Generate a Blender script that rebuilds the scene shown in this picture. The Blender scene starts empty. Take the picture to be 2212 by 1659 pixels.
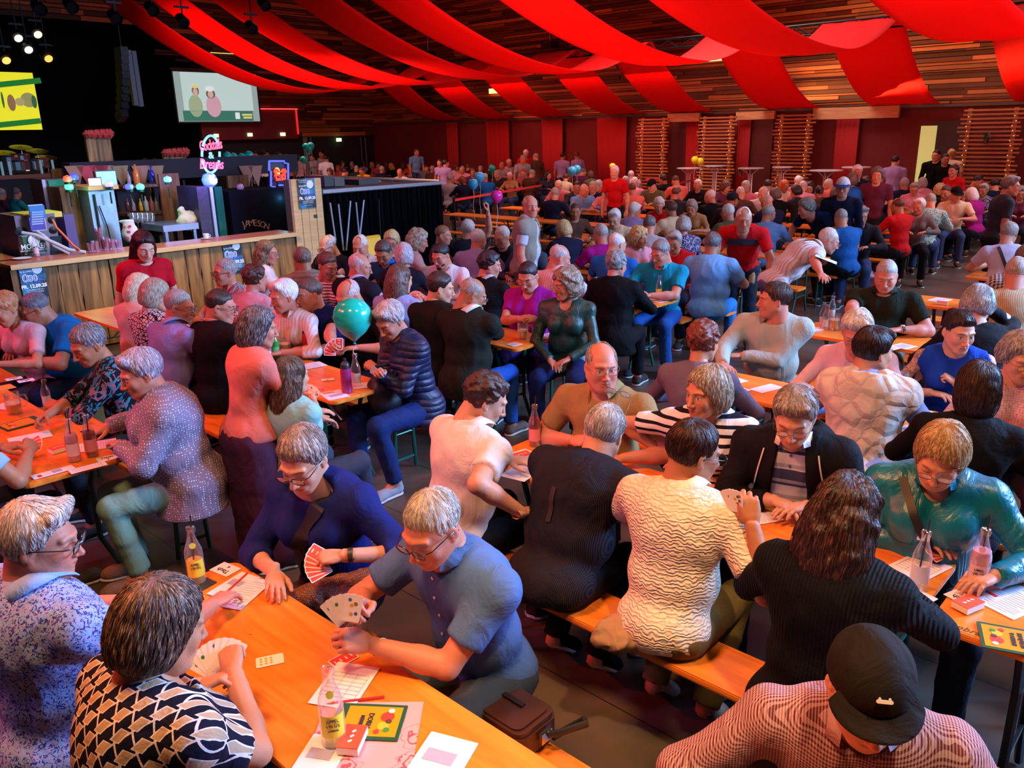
import bpy, math, random
import numpy as np
from mathutils import Vector, Matrix
random.seed(7)
RNG = np.random.RandomState(5)
SC = bpy.context.scene
COL = SC.collection
# ------------------------------------------------------------------ camera
F_PX, PITCH, ROLL, AZ, CAM_H = 1764.03, .299768, -.019829, .818118, 2.42
IW, IH = 2212, 1659
fw = np.array([0, math.cos(PITCH), -math.sin(PITCH)])
up0 = np.array([0, math.sin(PITCH), math.cos(PITCH)])
rt0 = np.array([1., 0, 0])
c_, s_ = math.cos(ROLL), math.sin(ROLL)
rt, up = c_*rt0 + s_*up0, -s_*rt0 + c_*up0
cam_d = bpy.data.cameras.new('camera')
cam = bpy.data.objects.new('camera', cam_d)
COL.objects.link(cam)
cam_d.sensor_width = 36.0
cam_d.lens = F_PX / IW * 36.0
cam_d.clip_start = 0.05
cam_d.clip_end = 300
cam.matrix_world = Matrix(((rt[0], up[0], -fw[0], 0), (rt[1], up[1], -fw[1], 0), (rt[2], up[2], -fw[2], CAM_H), (0, 0, 0, 1)))
SC.camera = cam
SC.view_settings.view_transform = 'Standard'
SC.view_settings.look = 'None'
SC.view_settings.gamma = 1
SC.view_settings.use_curve_mapping = False
SC.view_settings.exposure = -.22
SC.cycles.max_bounces = 6
SC.cycles.diffuse_bounces = 3
SC.cycles.glossy_bounces = 2
SC.cycles.transmission_bounces = 3
# hall axes: A runs along the tables (away to the left), B across them (away to the right)
A = np.array([-math.sin(AZ), math.cos(AZ), 0.])
B = np.array([math.cos(AZ), math.sin(AZ), 0.])
def W(a, b, z=0.):
 return Vector(A*a + B*b + np.array([0, 0, z]))
def ray(u, v):
 return (u-IW/2)/F_PX*rt - (v-IH/2)/F_PX*up + fw
def at(u, v, z):
 d = ray(u, v)
 return Vector(np.array([0, 0, CAM_H]) + d*((z-CAM_H)/d[2]))
def on(u, v, axis, val):
 """where the view line meets the upright plane a=val or b=val -> (a, b, z)"""
 d = ray(u, v)
 X = A if axis == 'a' else B
 p = np.array([0, 0, CAM_H]) + d*(val/(d @ X))
 return float(p @ A), float(p @ B), float(p[2])
YAW_B = AZ          # rotation about z that turns local +X into B (and +Y into A)
# ------------------------------------------------------------------ light
LK = .40
wd = bpy.data.worlds.new('world')
SC.world = wd
wd.use_nodes = True
wd.node_tree.nodes['Background'].inputs[0].default_value = (.30, .34, .5, 1)
wd.node_tree.nodes['Background'].inputs[1].default_value = .07
def area(name, loc, target, size, col, power, spread=180, sy=None):
 d = bpy.data.lights.new(name, 'AREA')
 d.shape = 'RECTANGLE' if sy else 'DISK'
 d.size = size
 if sy:
  d.size_y = sy
 d.color = col
 d.energy = power*LK
 d.spread = math.radians(spread)
 o = bpy.data.objects.new(name, d)
 COL.objects.link(o)
 o.location = loc
 o.rotation_euler = (Vector(target)-Vector(loc)).to_track_quat('-Z', 'Y').to_euler()
 return o
def spot(name, loc, target, col, power, ang=50, blend=.4, r=.12):
 d = bpy.data.lights.new(name, 'SPOT')
 d.color = col
 d.energy = power*LK
 d.spot_size = math.radians(ang)
 d.spot_blend = blend
 d.shadow_soft_size = r
 o = bpy.data.objects.new(name, d)
 COL.objects.link(o)
 o.location = loc
 o.rotation_euler = (Vector(target)-Vector(loc)).to_track_quat('-Z', 'Y').to_euler()
 return o
# daylight from the glazed side of the hall, off frame to the right
area('daylight_side', W(-4.4, 9.6, 4.6), W(2.6, 3.2, 1.0), 4, (.26, .50, 1.0), 3600, 110, 2.4)
area('daylight_far', W(-3.0, 16.0, 5.0), W(6.0, 9.0, 1.0), 5, (.55, .70, 1.0), 1300, 120, 2.4)
# stage wash in red from the left
spot('red_wash_left', W(11.0, -2.5, 6.0), W(4.6, 3.0, .8), (1, .035, .015), 5200, 56, .5, .2)
spot('red_wash_mid', W(9.5, 2.0, 7.5), W(3.2, 3.6, .8), (1, .07, .03), 3000, 60, .6, .2)
spot('orange_wash', W(7.5, -2.5, 5.5), W(1.6, 2.2, .8), (1, .22, .07), 1500, 62, .6, .2)
spot('pink_wash', W(6.5, -4.0, 6.5), W(5.4, 1.6, .8), (1, .30, .75), 2600, 52, .6, .2)
# warm lamps over the near tables
area('warm_lamp_near', W(2.2, .2, 5.5), W(1.6, 1.8, .8), 1.0, (1, .42, .16), 330, 110)
area('white_lamp_near', W(-.6, 3.2, 5.8), W(1.2, 3.2, .8), 1.2, (1, .66, .44), 200, 130)
spot('gangway_spot', W(-1.0, 1.0, 6.0), W(1.15, 1.9, 0), (1, .60, .28), 3200, 24, .5, .1)
area('lamp_middle', W(4.2, 8.0, 6.5), W(4.6, 8.5, .8), 2.5, (1, .74, .70), 420, 150)
area('lamp_right', W(0.5, 8.5, 6.2), W(1.5, 8.5, .8), 2.0, (1, .78, .64), 260, 150)
area('lamp_far', W(11.0, 17.5, 6.4), W(10.5, 17.5, .8), 4, (1, .76, .72), 1150, 150)
area('lamp_far_right', W(2.5, 16.5, 6.2), W(3.5, 16.0, .8), 3, (1, .72, .66), 700, 150)
area('lamp_far_left', W(22.0, 13.5, 6.4), W(22.0, 13.5, .8), 4, (1, .74, .74), 1500, 150)
area('bar_lamp', W(10.9, 3.0, 5.6), W(11.6, 4.4, .6), 1.2, (.75, .62, 1), 120, 140)
area('bar_front_lamp', W(7.4, 4.8, 4.6), W(10.2, 4.6, .3), 1.0, (1, .66, .36), 130, 80)
# floods that graze the timber wall and light the cloth, one of them an added fill
area('timber_flood', W(5.0, 20.9, 3.2), W(4.0, 23.5, 6.6), 12, (1, .50, .18), 480, 150, .4)
area('curtain_flood', W(18.0, 20.6, 3.9), W(18.0, 23.5, 1.2), 10, (1, .20, .14), 240, 120, .5)
area('cloth_flood_near', W(10.3, 10.6, 2.75), W(11.0, 15.0, 4.8), 4.0, (1, .22, .16), 520, 140, 1.5)
area('cloth_fill_end', W(19.0, 13.5, 2.7), W(20.0, 18.0, 4.6), 5.0, (1, .22, .16), 620, 150, 1.5)  # unseen fill, added to brighten the cloth strips at the stage end
area('cloth_flood_far', W(3.6, 10.8, 2.9), W(5.0, 15.5, 4.8), 4, (1, .22, .16), 450, 140, 1.5)
area('cloth_top_light', W(10.5, 18.4, 8.6), W(10.5, 18.4, 3.6), 14, (1, .80, .80), 900, 110, 1.5)
# ------------------------------------------------------------------ materials
MATS = {}
def nt(name, rough=.6, metal=0., spec=.5):
 m = bpy.data.materials.new(name)
 m.use_nodes = True
 t = m.node_tree
 b = t.nodes['Principled BSDF']
 b.inputs['Roughness'].default_value = rough
 b.inputs['Metallic'].default_value = metal
 b.inputs['Specular IOR Level'].default_value = spec
 return m, t, b
def N(t, typ, **kw):
 n = t.nodes.new(typ)
 for k, v in kw.items():
  if k.startswith('i_'):
   n.inputs[int(k[2:])].default_value = v
  else:
   setattr(n, k, v)
 return n
def L(t, a, b):
 t.links.new(a, b)
def c4(c):
 return (c[0], c[1], c[2], 1.)
def hx(s):
 """sRGB hex to linear"""
 v = [int(s[i:i+2], 16)/255 for i in (0, 2, 4)]
 return tuple(x/12.92 if x <= .04045 else ((x+.055)/1.055)**2.4 for x in v)
def plain(name, col, rough=.6, metal=0., emit=None, estr=0., noise=0., spec=.5, alpha=None, scale=12.):
 key = ('plain', name)
 if key in MATS:
  return MATS[key]
 m, t, b = nt(name, rough, metal, spec)
 b.inputs['Base Color'].default_value = c4(col)
 if emit:
  b.inputs['Emission Color'].default_value = c4(emit)
  b.inputs['Emission Strength'].default_value = estr
 if noise:
  tc = N(t, 'ShaderNodeTexCoord')
  n = N(t, 'ShaderNodeTexNoise')
  n.inputs['Scale'].default_value = scale
  n.inputs['Detail'].default_value = 4
  L(t, tc.outputs['Object'], n.inputs['Vector'])
  mx = N(t, 'ShaderNodeMix', data_type='RGBA', blend_type='MULTIPLY')
  mx.inputs[0].default_value = noise
  mx.inputs[6].default_value = c4(col)
  cr = N(t, 'ShaderNodeValToRGB')
  cr.color_ramp.elements[0].position = .3
  cr.color_ramp.elements[1].position = .7
  L(t, n.outputs[0], cr.inputs[0])
  L(t, cr.outputs[0], mx.inputs[7])
  L(t, mx.outputs[2], b.inputs['Base Color'])
 if alpha is not None:
  b.inputs['Alpha'].default_value = alpha
 MATS[key] = m
 return m
def glass(name, col=(1, 1, 1), rough=.02, alpha=.28):
 """thin clear glass: see-through head-on, glossy towards its rims"""
 key = ('glass', name)
 if key in MATS:
  return MATS[key]
 m = bpy.data.materials.new(name)
 m.use_nodes = True
 t = m.node_tree
 t.nodes.remove(t.nodes['Principled BSDF'])
 tr = N(t, 'ShaderNodeBsdfTransparent')
 tr.inputs[0].default_value = c4(tuple(.55+.42*x for x in col))
 gl = N(t, 'ShaderNodeBsdfGlossy')
 gl.inputs['Color'].default_value = c4(col)
 gl.inputs['Roughness'].default_value = max(rough, .04)
 df = N(t, 'ShaderNodeBsdfDiffuse')
 df.inputs[0].default_value = c4(col)
 lw = N(t, 'ShaderNodeLayerWeight')
 lw.inputs[0].default_value = .35
 mr = N(t, 'ShaderNodeMapRange')
 L(t, lw.outputs['Facing'], mr.inputs[0])
 mr.inputs[3].default_value = .05+alpha*.15
 mr.inputs[4].default_value = .75
 m1 = N(t, 'ShaderNodeMixShader')
 m1.inputs[0].default_value = .22
 L(t, gl.outputs[0], m1.inputs[1])
 L(t, df.outputs[0], m1.inputs[2])
 m2 = N(t, 'ShaderNodeMixShader')
 L(t, mr.outputs[0], m2.inputs[0])
 L(t, tr.outputs[0], m2.inputs[1])
 L(t, m1.outputs[0], m2.inputs[2])
 L(t, m2.outputs[0], t.nodes['Material Output'].inputs[0])
 MATS[key] = m
 return m
def wood(name, c1, c2, scale=1., rough=.35, axis=0, spec=.5, bump=.15):
 key = ('wood', name)
 if key in MATS:
  return MATS[key]
 m, t, b = nt(name, rough, 0, spec)
 tc = N(t, 'ShaderNodeTexCoord')
 mp = N(t, 'ShaderNodeMapping')
 sc = [14*scale]*3
 sc[axis] = 1.2*scale
 mp.inputs['Scale'].default_value = sc
 L(t, tc.outputs['Object'], mp.inputs['Vector'])
 n = N(t, 'ShaderNodeTexNoise')
 n.inputs['Scale'].default_value = 1.6
 n.inputs['Detail'].default_value = 6
 n.inputs['Distortion'].default_value = 1.2
 L(t, mp.outputs[0], n.inputs['Vector'])
 cr = N(t, 'ShaderNodeValToRGB')
 cr.color_ramp.elements[0].color = c4(c1)
 cr.color_ramp.elements[0].position = .32
 cr.color_ramp.elements[1].color = c4(c2)
 cr.color_ramp.elements[1].position = .68
 L(t, n.outputs[0], cr.inputs[0])
 # knots
 v = N(t, 'ShaderNodeTexVoronoi')
 v.inputs['Scale'].default_value = 2.3*scale
 mp2 = N(t, 'ShaderNodeMapping')
 s2 = [1.6]*3
 s2[axis] = .8
 mp2.inputs['Scale'].default_value = s2
 L(t, tc.outputs['Object'], mp2.inputs['Vector'])
 L(t, mp2.outputs[0], v.inputs['Vector'])
 cr2 = N(t, 'ShaderNodeValToRGB')
 cr2.color_ramp.elements[0].color = (.35, .25, .2, 1)
 cr2.color_ramp.elements[0].position = .02
 cr2.color_ramp.elements[1].color = (1, 1, 1, 1)
 cr2.color_ramp.elements[1].position = .075
 L(t, v.outputs['Distance'], cr2.inputs[0])
 mx = N(t, 'ShaderNodeMix', data_type='RGBA', blend_type='MULTIPLY')
 mx.inputs[0].default_value = .8
 L(t, cr.outputs[0], mx.inputs[6])
 L(t, cr2.outputs[0], mx.inputs[7])
 L(t, mx.outputs[2], b.inputs['Base Color'])
 bp = N(t, 'ShaderNodeBump')
 bp.inputs['Strength'].default_value = bump
 bp.inputs['Distance'].default_value = .004
 L(t, n.outputs[0], bp.inputs['Height'])
 L(t, bp.outputs[0], b.inputs['Normal'])
 MATS[key] = m
 return m
# ------------------------------------------------------------------ scene records
def tag(o, label=None, cat=None, group=None, kind=None):
 if label:
  o['label'] = label
 if cat:
  o['category'] = cat
 if group:
  o['group'] = group
 if kind:
  o['kind'] = kind
 return o
def empty(name, loc, rz=0., label=None, cat=None, group=None):
 o = bpy.data.objects.new(name, None)
 COL.objects.link(o)
 o.location = loc
 o.rotation_euler = (0, 0, rz)
 return tag(o, label, cat, group)
def link(name, me, mat=None, parent=None, M=None, olink=False):
 o = bpy.data.objects.new(name, me)
 COL.objects.link(o)
 if parent is not None:
  o.parent = parent
 if M is not None:
  o.matrix_local = M
 if mat is not None:
  if olink:
   if not me.materials:
    me.materials.append(None)
   o.material_slots[0].link = 'OBJECT'
   o.material_slots[0].material = mat
  elif not me.materials:
   for x in (mat if isinstance(mat, (list, tuple)) else [mat]):
    me.materials.append(x)
 return o
def copy_tree(o, parent=None):
 c = o.copy()
 COL.objects.link(c)
 c.parent = parent
 for ch in list(o.children):
  copy_tree(ch, c)
 return c
class MB:
 """collects shapes and links them as one mesh object"""
 def __init__(self):
  self.v, self.f, self.m = [], [], []
 def add(self, vs, fs, mi=0):
  n = len(self.v)
  self.v += [tuple(p) for p in vs]
  self.f += [tuple(i+n for i in f) for f in fs]
  self.m += [mi]*len(fs)
  return self
 def box(self, c, s, mi=0, rz=0., M=None, taper=1.):
  hx_, hy, hz = s[0]/2, s[1]/2, s[2]/2
  vs = [(x*hx_*(taper if z > 0 else 1), y*hy*(taper if z > 0 else 1), z*hz) for z in (-1, 1) for x, y in ((-1, -1), (1, -1), (1, 1), (-1, 1))]
  R = M or Matrix.Rotation(rz, 3, 'Z')
  vs = [R @ Vector(p) + Vector(c) for p in vs]
  return self.add(vs, [(3, 2, 1, 0), (4, 5, 6, 7), (0, 1, 5, 4), (1, 2, 6, 5), (2, 3, 7, 6), (3, 0, 4, 7)], mi)
 def bar(self, p, q, w, h=None, mi=0, n=4, up_=(0, 0, 1)):
  """straight bar from p to q; n=4 rectangular w x h, else a tube of radius w"""
  p, q = Vector(p), Vector(q)
  d = (q-p).normalized()
  u = Vector(up_)
  if abs(d.dot(u)) > .98:
   u = Vector((0, 1, 0))
  x = d.cross(u).normalized()
  y = x.cross(d).normalized()
  if n == 4:
   h = h or w
   off = [x*sx*w/2 + y*sy*h/2 for sx, sy in ((-1, -1), (1, -1), (1, 1), (-1, 1))]
  else:
   off = [(x*math.cos(a) + y*math.sin(a))*w for a in [2*math.pi*i/n for i in range(n)]]
  vs = [p+o for o in off] + [q+o for o in off]
  k = len(off)
  fs = [(i, (i+1) % k, (i+1) % k+k, i+k) for i in range(k)] + [tuple(range(k-1, -1, -1)), tuple(range(k, 2*k))]
  return self.add(vs, fs, mi)
 def tube(self, pts, r, n=8, mi=0, closed=False):
  pts = [Vector(p) for p in pts]
  rs = r if isinstance(r, (list, tuple)) else [r]*len(pts)
  rings = []
  ref = Vector((0, 0, 1))
  m = len(pts)
  for i, p in enumerate(pts):
   d = (pts[(i+1) % m if closed else min(i+1, m-1)] - pts[(i-1) % m if closed else max(i-1, 0)]).normalized()
   x = d.cross(ref)
   if x.length < 1e-3:
    x = d.cross(Vector((1, 0, 0)))
   x.normalize()
   y = x.cross(d)
   ref = y
   rings.append([p + (x*math.cos(a)+y*math.sin(a))*rs[i] for a in [2*math.pi*k/n for k in range(n)]])
  vs = [v for g in rings for v in g]
  fs = []
  for i in range(m if closed else m-1):
   j = (i+1) % m
   for k in range(n):
    fs.append((i*n+k, i*n+(k+1) % n, j*n+(k+1) % n, j*n+k))
  if not closed:
   fs += [tuple(range(n-1, -1, -1)), tuple((m-1)*n+k for k in range(n))]
  return self.add(vs, fs, mi)
 def lathe(self, prof, c=(0, 0, 0), n=24, mi=0, M=None):
  vs, fs = [], []
  for r, z in prof:
   for k in range(n):
    a = 2*math.pi*k/n
    vs.append(Vector((r*math.cos(a), r*math.sin(a), z)))
  if M is not None:
   vs = [M @ v for v in vs]
  vs = [v + Vector(c) for v in vs]
  for i in range(len(prof)-1):
   for k in range(n):
    fs.append((i*n+k, i*n+(k+1) % n, (i+1)*n+(k+1) % n, (i+1)*n+k))
  if prof[0][0] > 1e-5:
   fs.append(tuple(range(n-1, -1, -1)))
  if prof[-1][0] > 1e-5:
   fs.append(tuple((len(prof)-1)*n+k for k in range(n)))
  return self.add(vs, fs, mi)
 def poly(self, pts, mi=0):
  return self.add(pts, [tuple(range(len(pts)))], mi)
 def slab(self, pts, z0, z1, mi=0):
  n = len(pts)
  vs = [(p[0], p[1], z0) for p in pts] + [(p[0], p[1], z1) for p in pts]
  return self.add(vs, [tuple(range(n-1, -1, -1)), tuple(range(n, 2*n))] + [(i, (i+1) % n, (i+1) % n+n, i+n) for i in range(n)], mi)
 def mesh(self, name, smooth=False):
  me = bpy.data.meshes.new(name)
  me.from_pydata([tuple(p) for p in self.v], [], self.f)
  me.polygons.foreach_set('material_index', self.m)
  if smooth:
   me.polygons.foreach_set('use_smooth', [True]*len(self.f))
   try:
    me.set_sharp_from_angle(angle=math.radians(40))
   except Exception:
    pass
  me.update()
  return me
 def build(self, name, mat, parent=None, smooth=False, M=None):
  return link(name, self.mesh(name, smooth), mat, parent, M)
def rrect(w, h, r, n=4, cx=0., cy=0.):
 """outline of a rounded rectangle, counter-clockwise"""
 out = []
 for sx, sy, a0 in ((1, 1, 0), (-1, 1, 90), (-1, -1, 180), (1, -1, 270)):
  for i in range(n+1):
   a = math.radians(a0 + 90*i/n)
   out.append((cx + sx*(w/2-r) + r*math.cos(a), cy + sy*(h/2-r) + r*math.sin(a)))
 return out
def text(name, s, size, mat, parent, M, align='CENTER', bold=0., ext=.0006, spacing=1., shear=0.):
 cu = bpy.data.curves.new(name, 'FONT')
 cu.body = s
 cu.size = size
 cu.align_x = align
 cu.align_y = 'CENTER'
 cu.extrude = ext
 cu.offset = bold
 cu.space_character = spacing
 cu.shear = shear
 cu.resolution_u = 2
 tmp = bpy.data.objects.new('tmp_text', cu)
 me = bpy.data.meshes.new_from_object(tmp)
 bpy.data.objects.remove(tmp)
 bpy.data.curves.remove(cu)
 return link(name, me, mat, parent, M)
# ------------------------------------------------------------------ smooth solids for people
class Field:
 def __init__(s, lo, hi, h):
  s.lo = np.array(lo, float)
  s.h = h
  s.n = np.ceil((np.array(hi, float)-s.lo)/h).astype(int)+1
  s.ax = [(s.lo[i] + h*np.arange(s.n[i])).astype(np.float32) for i in range(3)]
  s.F = np.full(s.n, .2, np.float32)
 def win(s, lo, hi, pad):
  sl = []
  for i in range(3):
   a = int(max(0, math.floor((lo[i]-pad-s.lo[i])/s.h)))
   b = int(min(s.n[i], math.ceil((hi[i]+pad-s.lo[i])/s.h)+1))
   if b <= a:
    return None
   sl.append(slice(a, b))
  return tuple(sl)
 def xyz(s, sl):
  return (s.ax[0][sl[0]][:, None, None], s.ax[1][sl[1]][None, :, None], s.ax[2][sl[2]][None, None, :])
 def put(s, sl, d, k, sub=False):
  F = s.F[sl]
  if sub:
   d = -d
   hh = np.clip(.5 + .5*(d-F)/k, 0, 1)
   s.F[sl] = F*(1-hh) + d*hh + k*hh*(1-hh)
  else:
   hh = np.clip(.5 + .5*(d-F)/k, 0, 1)
   s.F[sl] = d*(1-hh) + F*hh - k*hh*(1-hh)
 def cap(s, a, b, ra, rb, k=.02, sub=False, cut=None, sq=None):
  a, b = np.array(a, float), np.array(b, float)
  m = max(ra, rb)
  sl = s.win(np.minimum(a, b)-m, np.maximum(a, b)+m, k+3*s.h)
  if sl is None:
   return
  x, y, z = s.xyz(sl)
  d = b-a
  L2 = float(d @ d)+1e-12
  t = ((x-a[0])*d[0] + (y-a[1])*d[1] + (z-a[2])*d[2])/L2
  tc = np.clip(t, 0, 1)
  px, py, pz = x-a[0]-tc*d[0], y-a[1]-tc*d[1], z-a[2]-tc*d[2]
  if sq is not None:      # (axis vector, factor): flatten the section along that axis
   ax, fac = np.array(sq[0], float), sq[1]
   q = px*ax[0] + py*ax[1] + pz*ax[2]
   px, py, pz = px+q*(fac-1)*ax[0], py+q*(fac-1)*ax[1], pz+q*(fac-1)*ax[2]
  D = np.sqrt(px*px + py*py + pz*pz) - (ra + (rb-ra)*tc)
  if cut:                 # flat end at b
   D = np.maximum(D, (t-cut)*math.sqrt(L2))
  s.put(sl, D.astype(np.float32), k, sub)
 def ell(s, c, r, k=.02, R=None, sub=False):
  c, r = np.array(c, float), np.array(r, float)
  m = np.full(3, r.max()) if R is not None else r
  sl = s.win(c-m, c+m, k+3*s.h)
  if sl is None:
   return
  x, y, z = s.xyz(sl)
  x, y, z = x-c[0], y-c[1], z-c[2]
  if R is not None:
   x, y, z = (R[0][0]*x+R[1][0]*y+R[2][0]*z, R[0][1]*x+R[1][1]*y+R[2][1]*z, R[0][2]*x+R[1][2]*y+R[2][2]*z)
  q0 = np.sqrt((x/r[0])**2 + (y/r[1])**2 + (z/r[2])**2)
  q1 = np.sqrt((x/r[0]**2)**2 + (y/r[1]**2)**2 + (z/r[2]**2)**2)+1e-9
  s.put(sl, (q0*(q0-1)/q1).astype(np.float32), k, sub)
 def full(s):
  return s.xyz((slice(None),)*3)
 def plane(s, p, n, k=.004):
  """keep the side the normal points away from"""
  x, y, z = s.full()
  d = ((x-p[0])*n[0] + (y-p[1])*n[1] + (z-p[2])*n[2]).astype(np.float32)
  s.F = np.maximum(s.F, d)
 def nets(s, skip=None):
  F = s.F
  S = F < 0
  nx, ny, nz = F.shape
  c = S[:-1, :-1, :-1].astype(np.int8)
  tot = np.zeros_like(c)
  for i in (0, 1):
   for j in (0, 1):
    for k in (0, 1):
     tot += S[i:nx-1+i, j:ny-1+j, k:nz-1+k]
  act = (tot > 0) & (tot < 8)
  I = np.argwhere(act)
  idx = np.full(act.shape, -1, np.int64)
  idx[act] = np.arange(len(I))
  cv = {}
  for i in (0, 1):
   for j in (0, 1):
    for k in (0, 1):
     cv[(i, j, k)] = F[I[:, 0]+i, I[:, 1]+j, I[:, 2]+k]
  acc = np.zeros((len(I), 3))
  cnt = np.zeros(len(I))
  for p in cv:
   for ax in range(3):
    if p[ax] == 0:
     q = list(p)
     q[ax] = 1
     fa, fb = cv[p], cv[tuple(q)]
     m = (fa < 0) != (fb < 0)
     t = np.where(m, fa/(fa-fb+1e-12*(fa == fb)), 0)
     e = np.array(p, float)[None, :].repeat(len(I), 0)
     e[:, ax] += t
     acc += e*m[:, None]
     cnt += m
  V = s.lo + (I + acc/np.maximum(cnt, 1)[:, None])*s.h
  Q = []
  for ax in range(3):
   o = [1, 2] if ax == 0 else ([2, 0] if ax == 1 else [0, 1])
   sl0, sl1 = [slice(None)]*3, [slice(None)]*3
   sl0[ax], sl1[ax] = slice(0, -1), slice(1, None)
   S0, S1 = S[tuple(sl0)], S[tuple(sl1)]
   E = np.argwhere(S0 != S1)
   ok = np.ones(len(E), bool)
   for a_ in o:
    ok &= (E[:, a_] > 0) & (E[:, a_] < F.shape[a_]-1)
   E = E[ok]
   if not len(E):
    continue
   ins = S0[E[:, 0], E[:, 1], E[:, 2]]
   def g(d1, d2):
    e = E.copy()
    e[:, o[0]] -= d1
    e[:, o[1]] -= d2
    return idx[e[:, 0], e[:, 1], e[:, 2]]
   q = np.stack([g(1, 1), g(0, 1), g(0, 0), g(1, 0)], 1)
   q[~ins] = q[~ins][:, ::-1]
   Q.append(q)
  Q = np.concatenate(Q) if Q else np.zeros((0, 4), int)
  Q = Q[(Q >= 0).all(1)]
  if skip is not None:
   keep = ~skip(V)
   Q = Q[keep[Q].all(1)]
  used = np.unique(Q)
  mp = np.full(len(V), -1)
  mp[used] = np.arange(len(used))
  return V[used], mp[Q]
def npmesh(name, V, Q, attr=None, smooth=True):
 me = bpy.data.meshes.new(name)
 me.vertices.add(len(V))
 me.vertices.foreach_set('co', np.asarray(V, np.float32).ravel())
 me.loops.add(4*len(Q))
 me.polygons.add(len(Q))
 me.loops.foreach_set('vertex_index', np.asarray(Q, np.int32).ravel())
 me.polygons.foreach_set('loop_start', np.arange(0, 4*len(Q), 4, dtype=np.int32))
 try:
  me.polygons.foreach_set('loop_total', np.full(len(Q), 4, dtype=np.int32))
 except Exception:
  pass
 if smooth:
  me.polygons.foreach_set('use_smooth', np.ones(len(Q), bool))
 if attr:
  for k, v in attr.items():
   at_ = me.attributes.new(k, 'FLOAT_VECTOR', 'POINT')
   at_.data.foreach_set('vector', np.asarray(v, np.float32).ravel())
 me.update(calc_edges=True)
 me.validate()
 return me
def wob(P, seed, freq):
 """cheap smooth noise in about -1..1 for points or broadcast axes"""
 r = np.random.RandomState(seed)
 x, y, z = P
 out = 0
 for i in range(5):
  w = r.normal(size=3)
  w /= np.linalg.norm(w)
  w *= freq*(1+.35*i)
  out = out + np.sin(x*w[0]+y*w[1]+z*w[2] + r.rand()*6.28 + 1.3*np.sin(x*w[1]*.7-z*w[0]*.8+y*w[2]*.6))/(1+.4*i)
 return out/2.6
# ---- head (local: y ahead, z up, origin between the ears)
HEADS = {}
def head_geo(kind, h):
 key = (kind, h)
 if key in HEADS:
  return HEADS[key]
 fem = kind.startswith('f')
 heavy = 'h' in kind[1:]
 f = Field((-.115, -.13, -.20), (.115, .155, .15), h)
 jw = .052 if fem else .060
 if heavy:
  jw += .008
 f.ell((0, -.022, .032), (.074, .095, .086), .02)
 f.ell((0, .012, -.005), (.068, .078, .09), .03)
 f.ell((0, .030, -.052), (jw, .058, .062), .03)
 for s in (-1, 1):
  f.cap((s*jw*.88, -.005, -.050), (s*.024, .068, -.094), .022, .017, .03)
  f.ell((s*.036, .066, -.024), (.024, .020, .026), .025)
  f.cap((s*.012, .090, .030), (s*.048, .074, .028), .0085 if not fem else .006, .007, .018)
 f.ell((0, .078, -.098), (.021, .019, .018), .022)
 for s in (-1, 1):
  f.ell((s*.032, .101, .005), (.020, .017, .014), .014, sub=True)
  f.ell((s*.032, .0745, .004), (.0165, .0145, .0130), .006)
 # nose
 f.cap((0, .090, .016), (0, .113, -.026), .008, .0105, .014)
 f.ell((0, .117, -.031), (.0115, .011, .0095), .008)
 for s in (-1, 1):
  f.ell((s*.0135, .104, -.034), (.0085, .0105, .0075), .006)
  f.ell((s*.0065, .112, -.0405), (.0035, .005, .003), .003, sub=True)
 # mouth
 f.ell((0, .086, -.062), (.030, .016, .020), .016)
 f.cap((-.019, .0925, -.0585), (0, .1005, -.0565), .0045, .0055, .005)
 f.cap((.019, .0925, -.0585), (0, .1005, -.0565), .0045, .0055, .005)
 f.cap((-.016, .0925, -.068), (.016, .0925, -.068), .0058, .0058, .007)
 f.cap((-.024, .099, -.0628), (.024, .099, -.0628), .0017, .0017, .003, sub=True)
 if heavy:
  f.ell((0, .035, -.10), (.05, .045, .03), .03)
 # ears
 for s in (-1, 1):
  R = Matrix.Rotation(math.radians(s*22), 3, 'Z') @ Matrix.Rotation(math.radians(-10), 3, 'X')
  R = [[R[i][j] for j in range(3)] for i in range(3)]
  f.ell((s*.0795, -.012, -.006), (.0085, .0185, .031), .006, R=R)
  f.ell((s*.089, -.006, -.002), (.006, .009, .017), .004, R=R, sub=True)
  f.ell((s*.077, -.004, -.032), (.006, .009, .009), .006)
 # neck
 nr = .050 if fem else .060
 if heavy:
  nr += .008
 f.cap((0, -.028, -.04), (0, -.034, -.150), nr, nr, .025)
 V, Q = f.nets()
 HEADS[key] = (V, Q)
 return HEADS[key]
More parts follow.
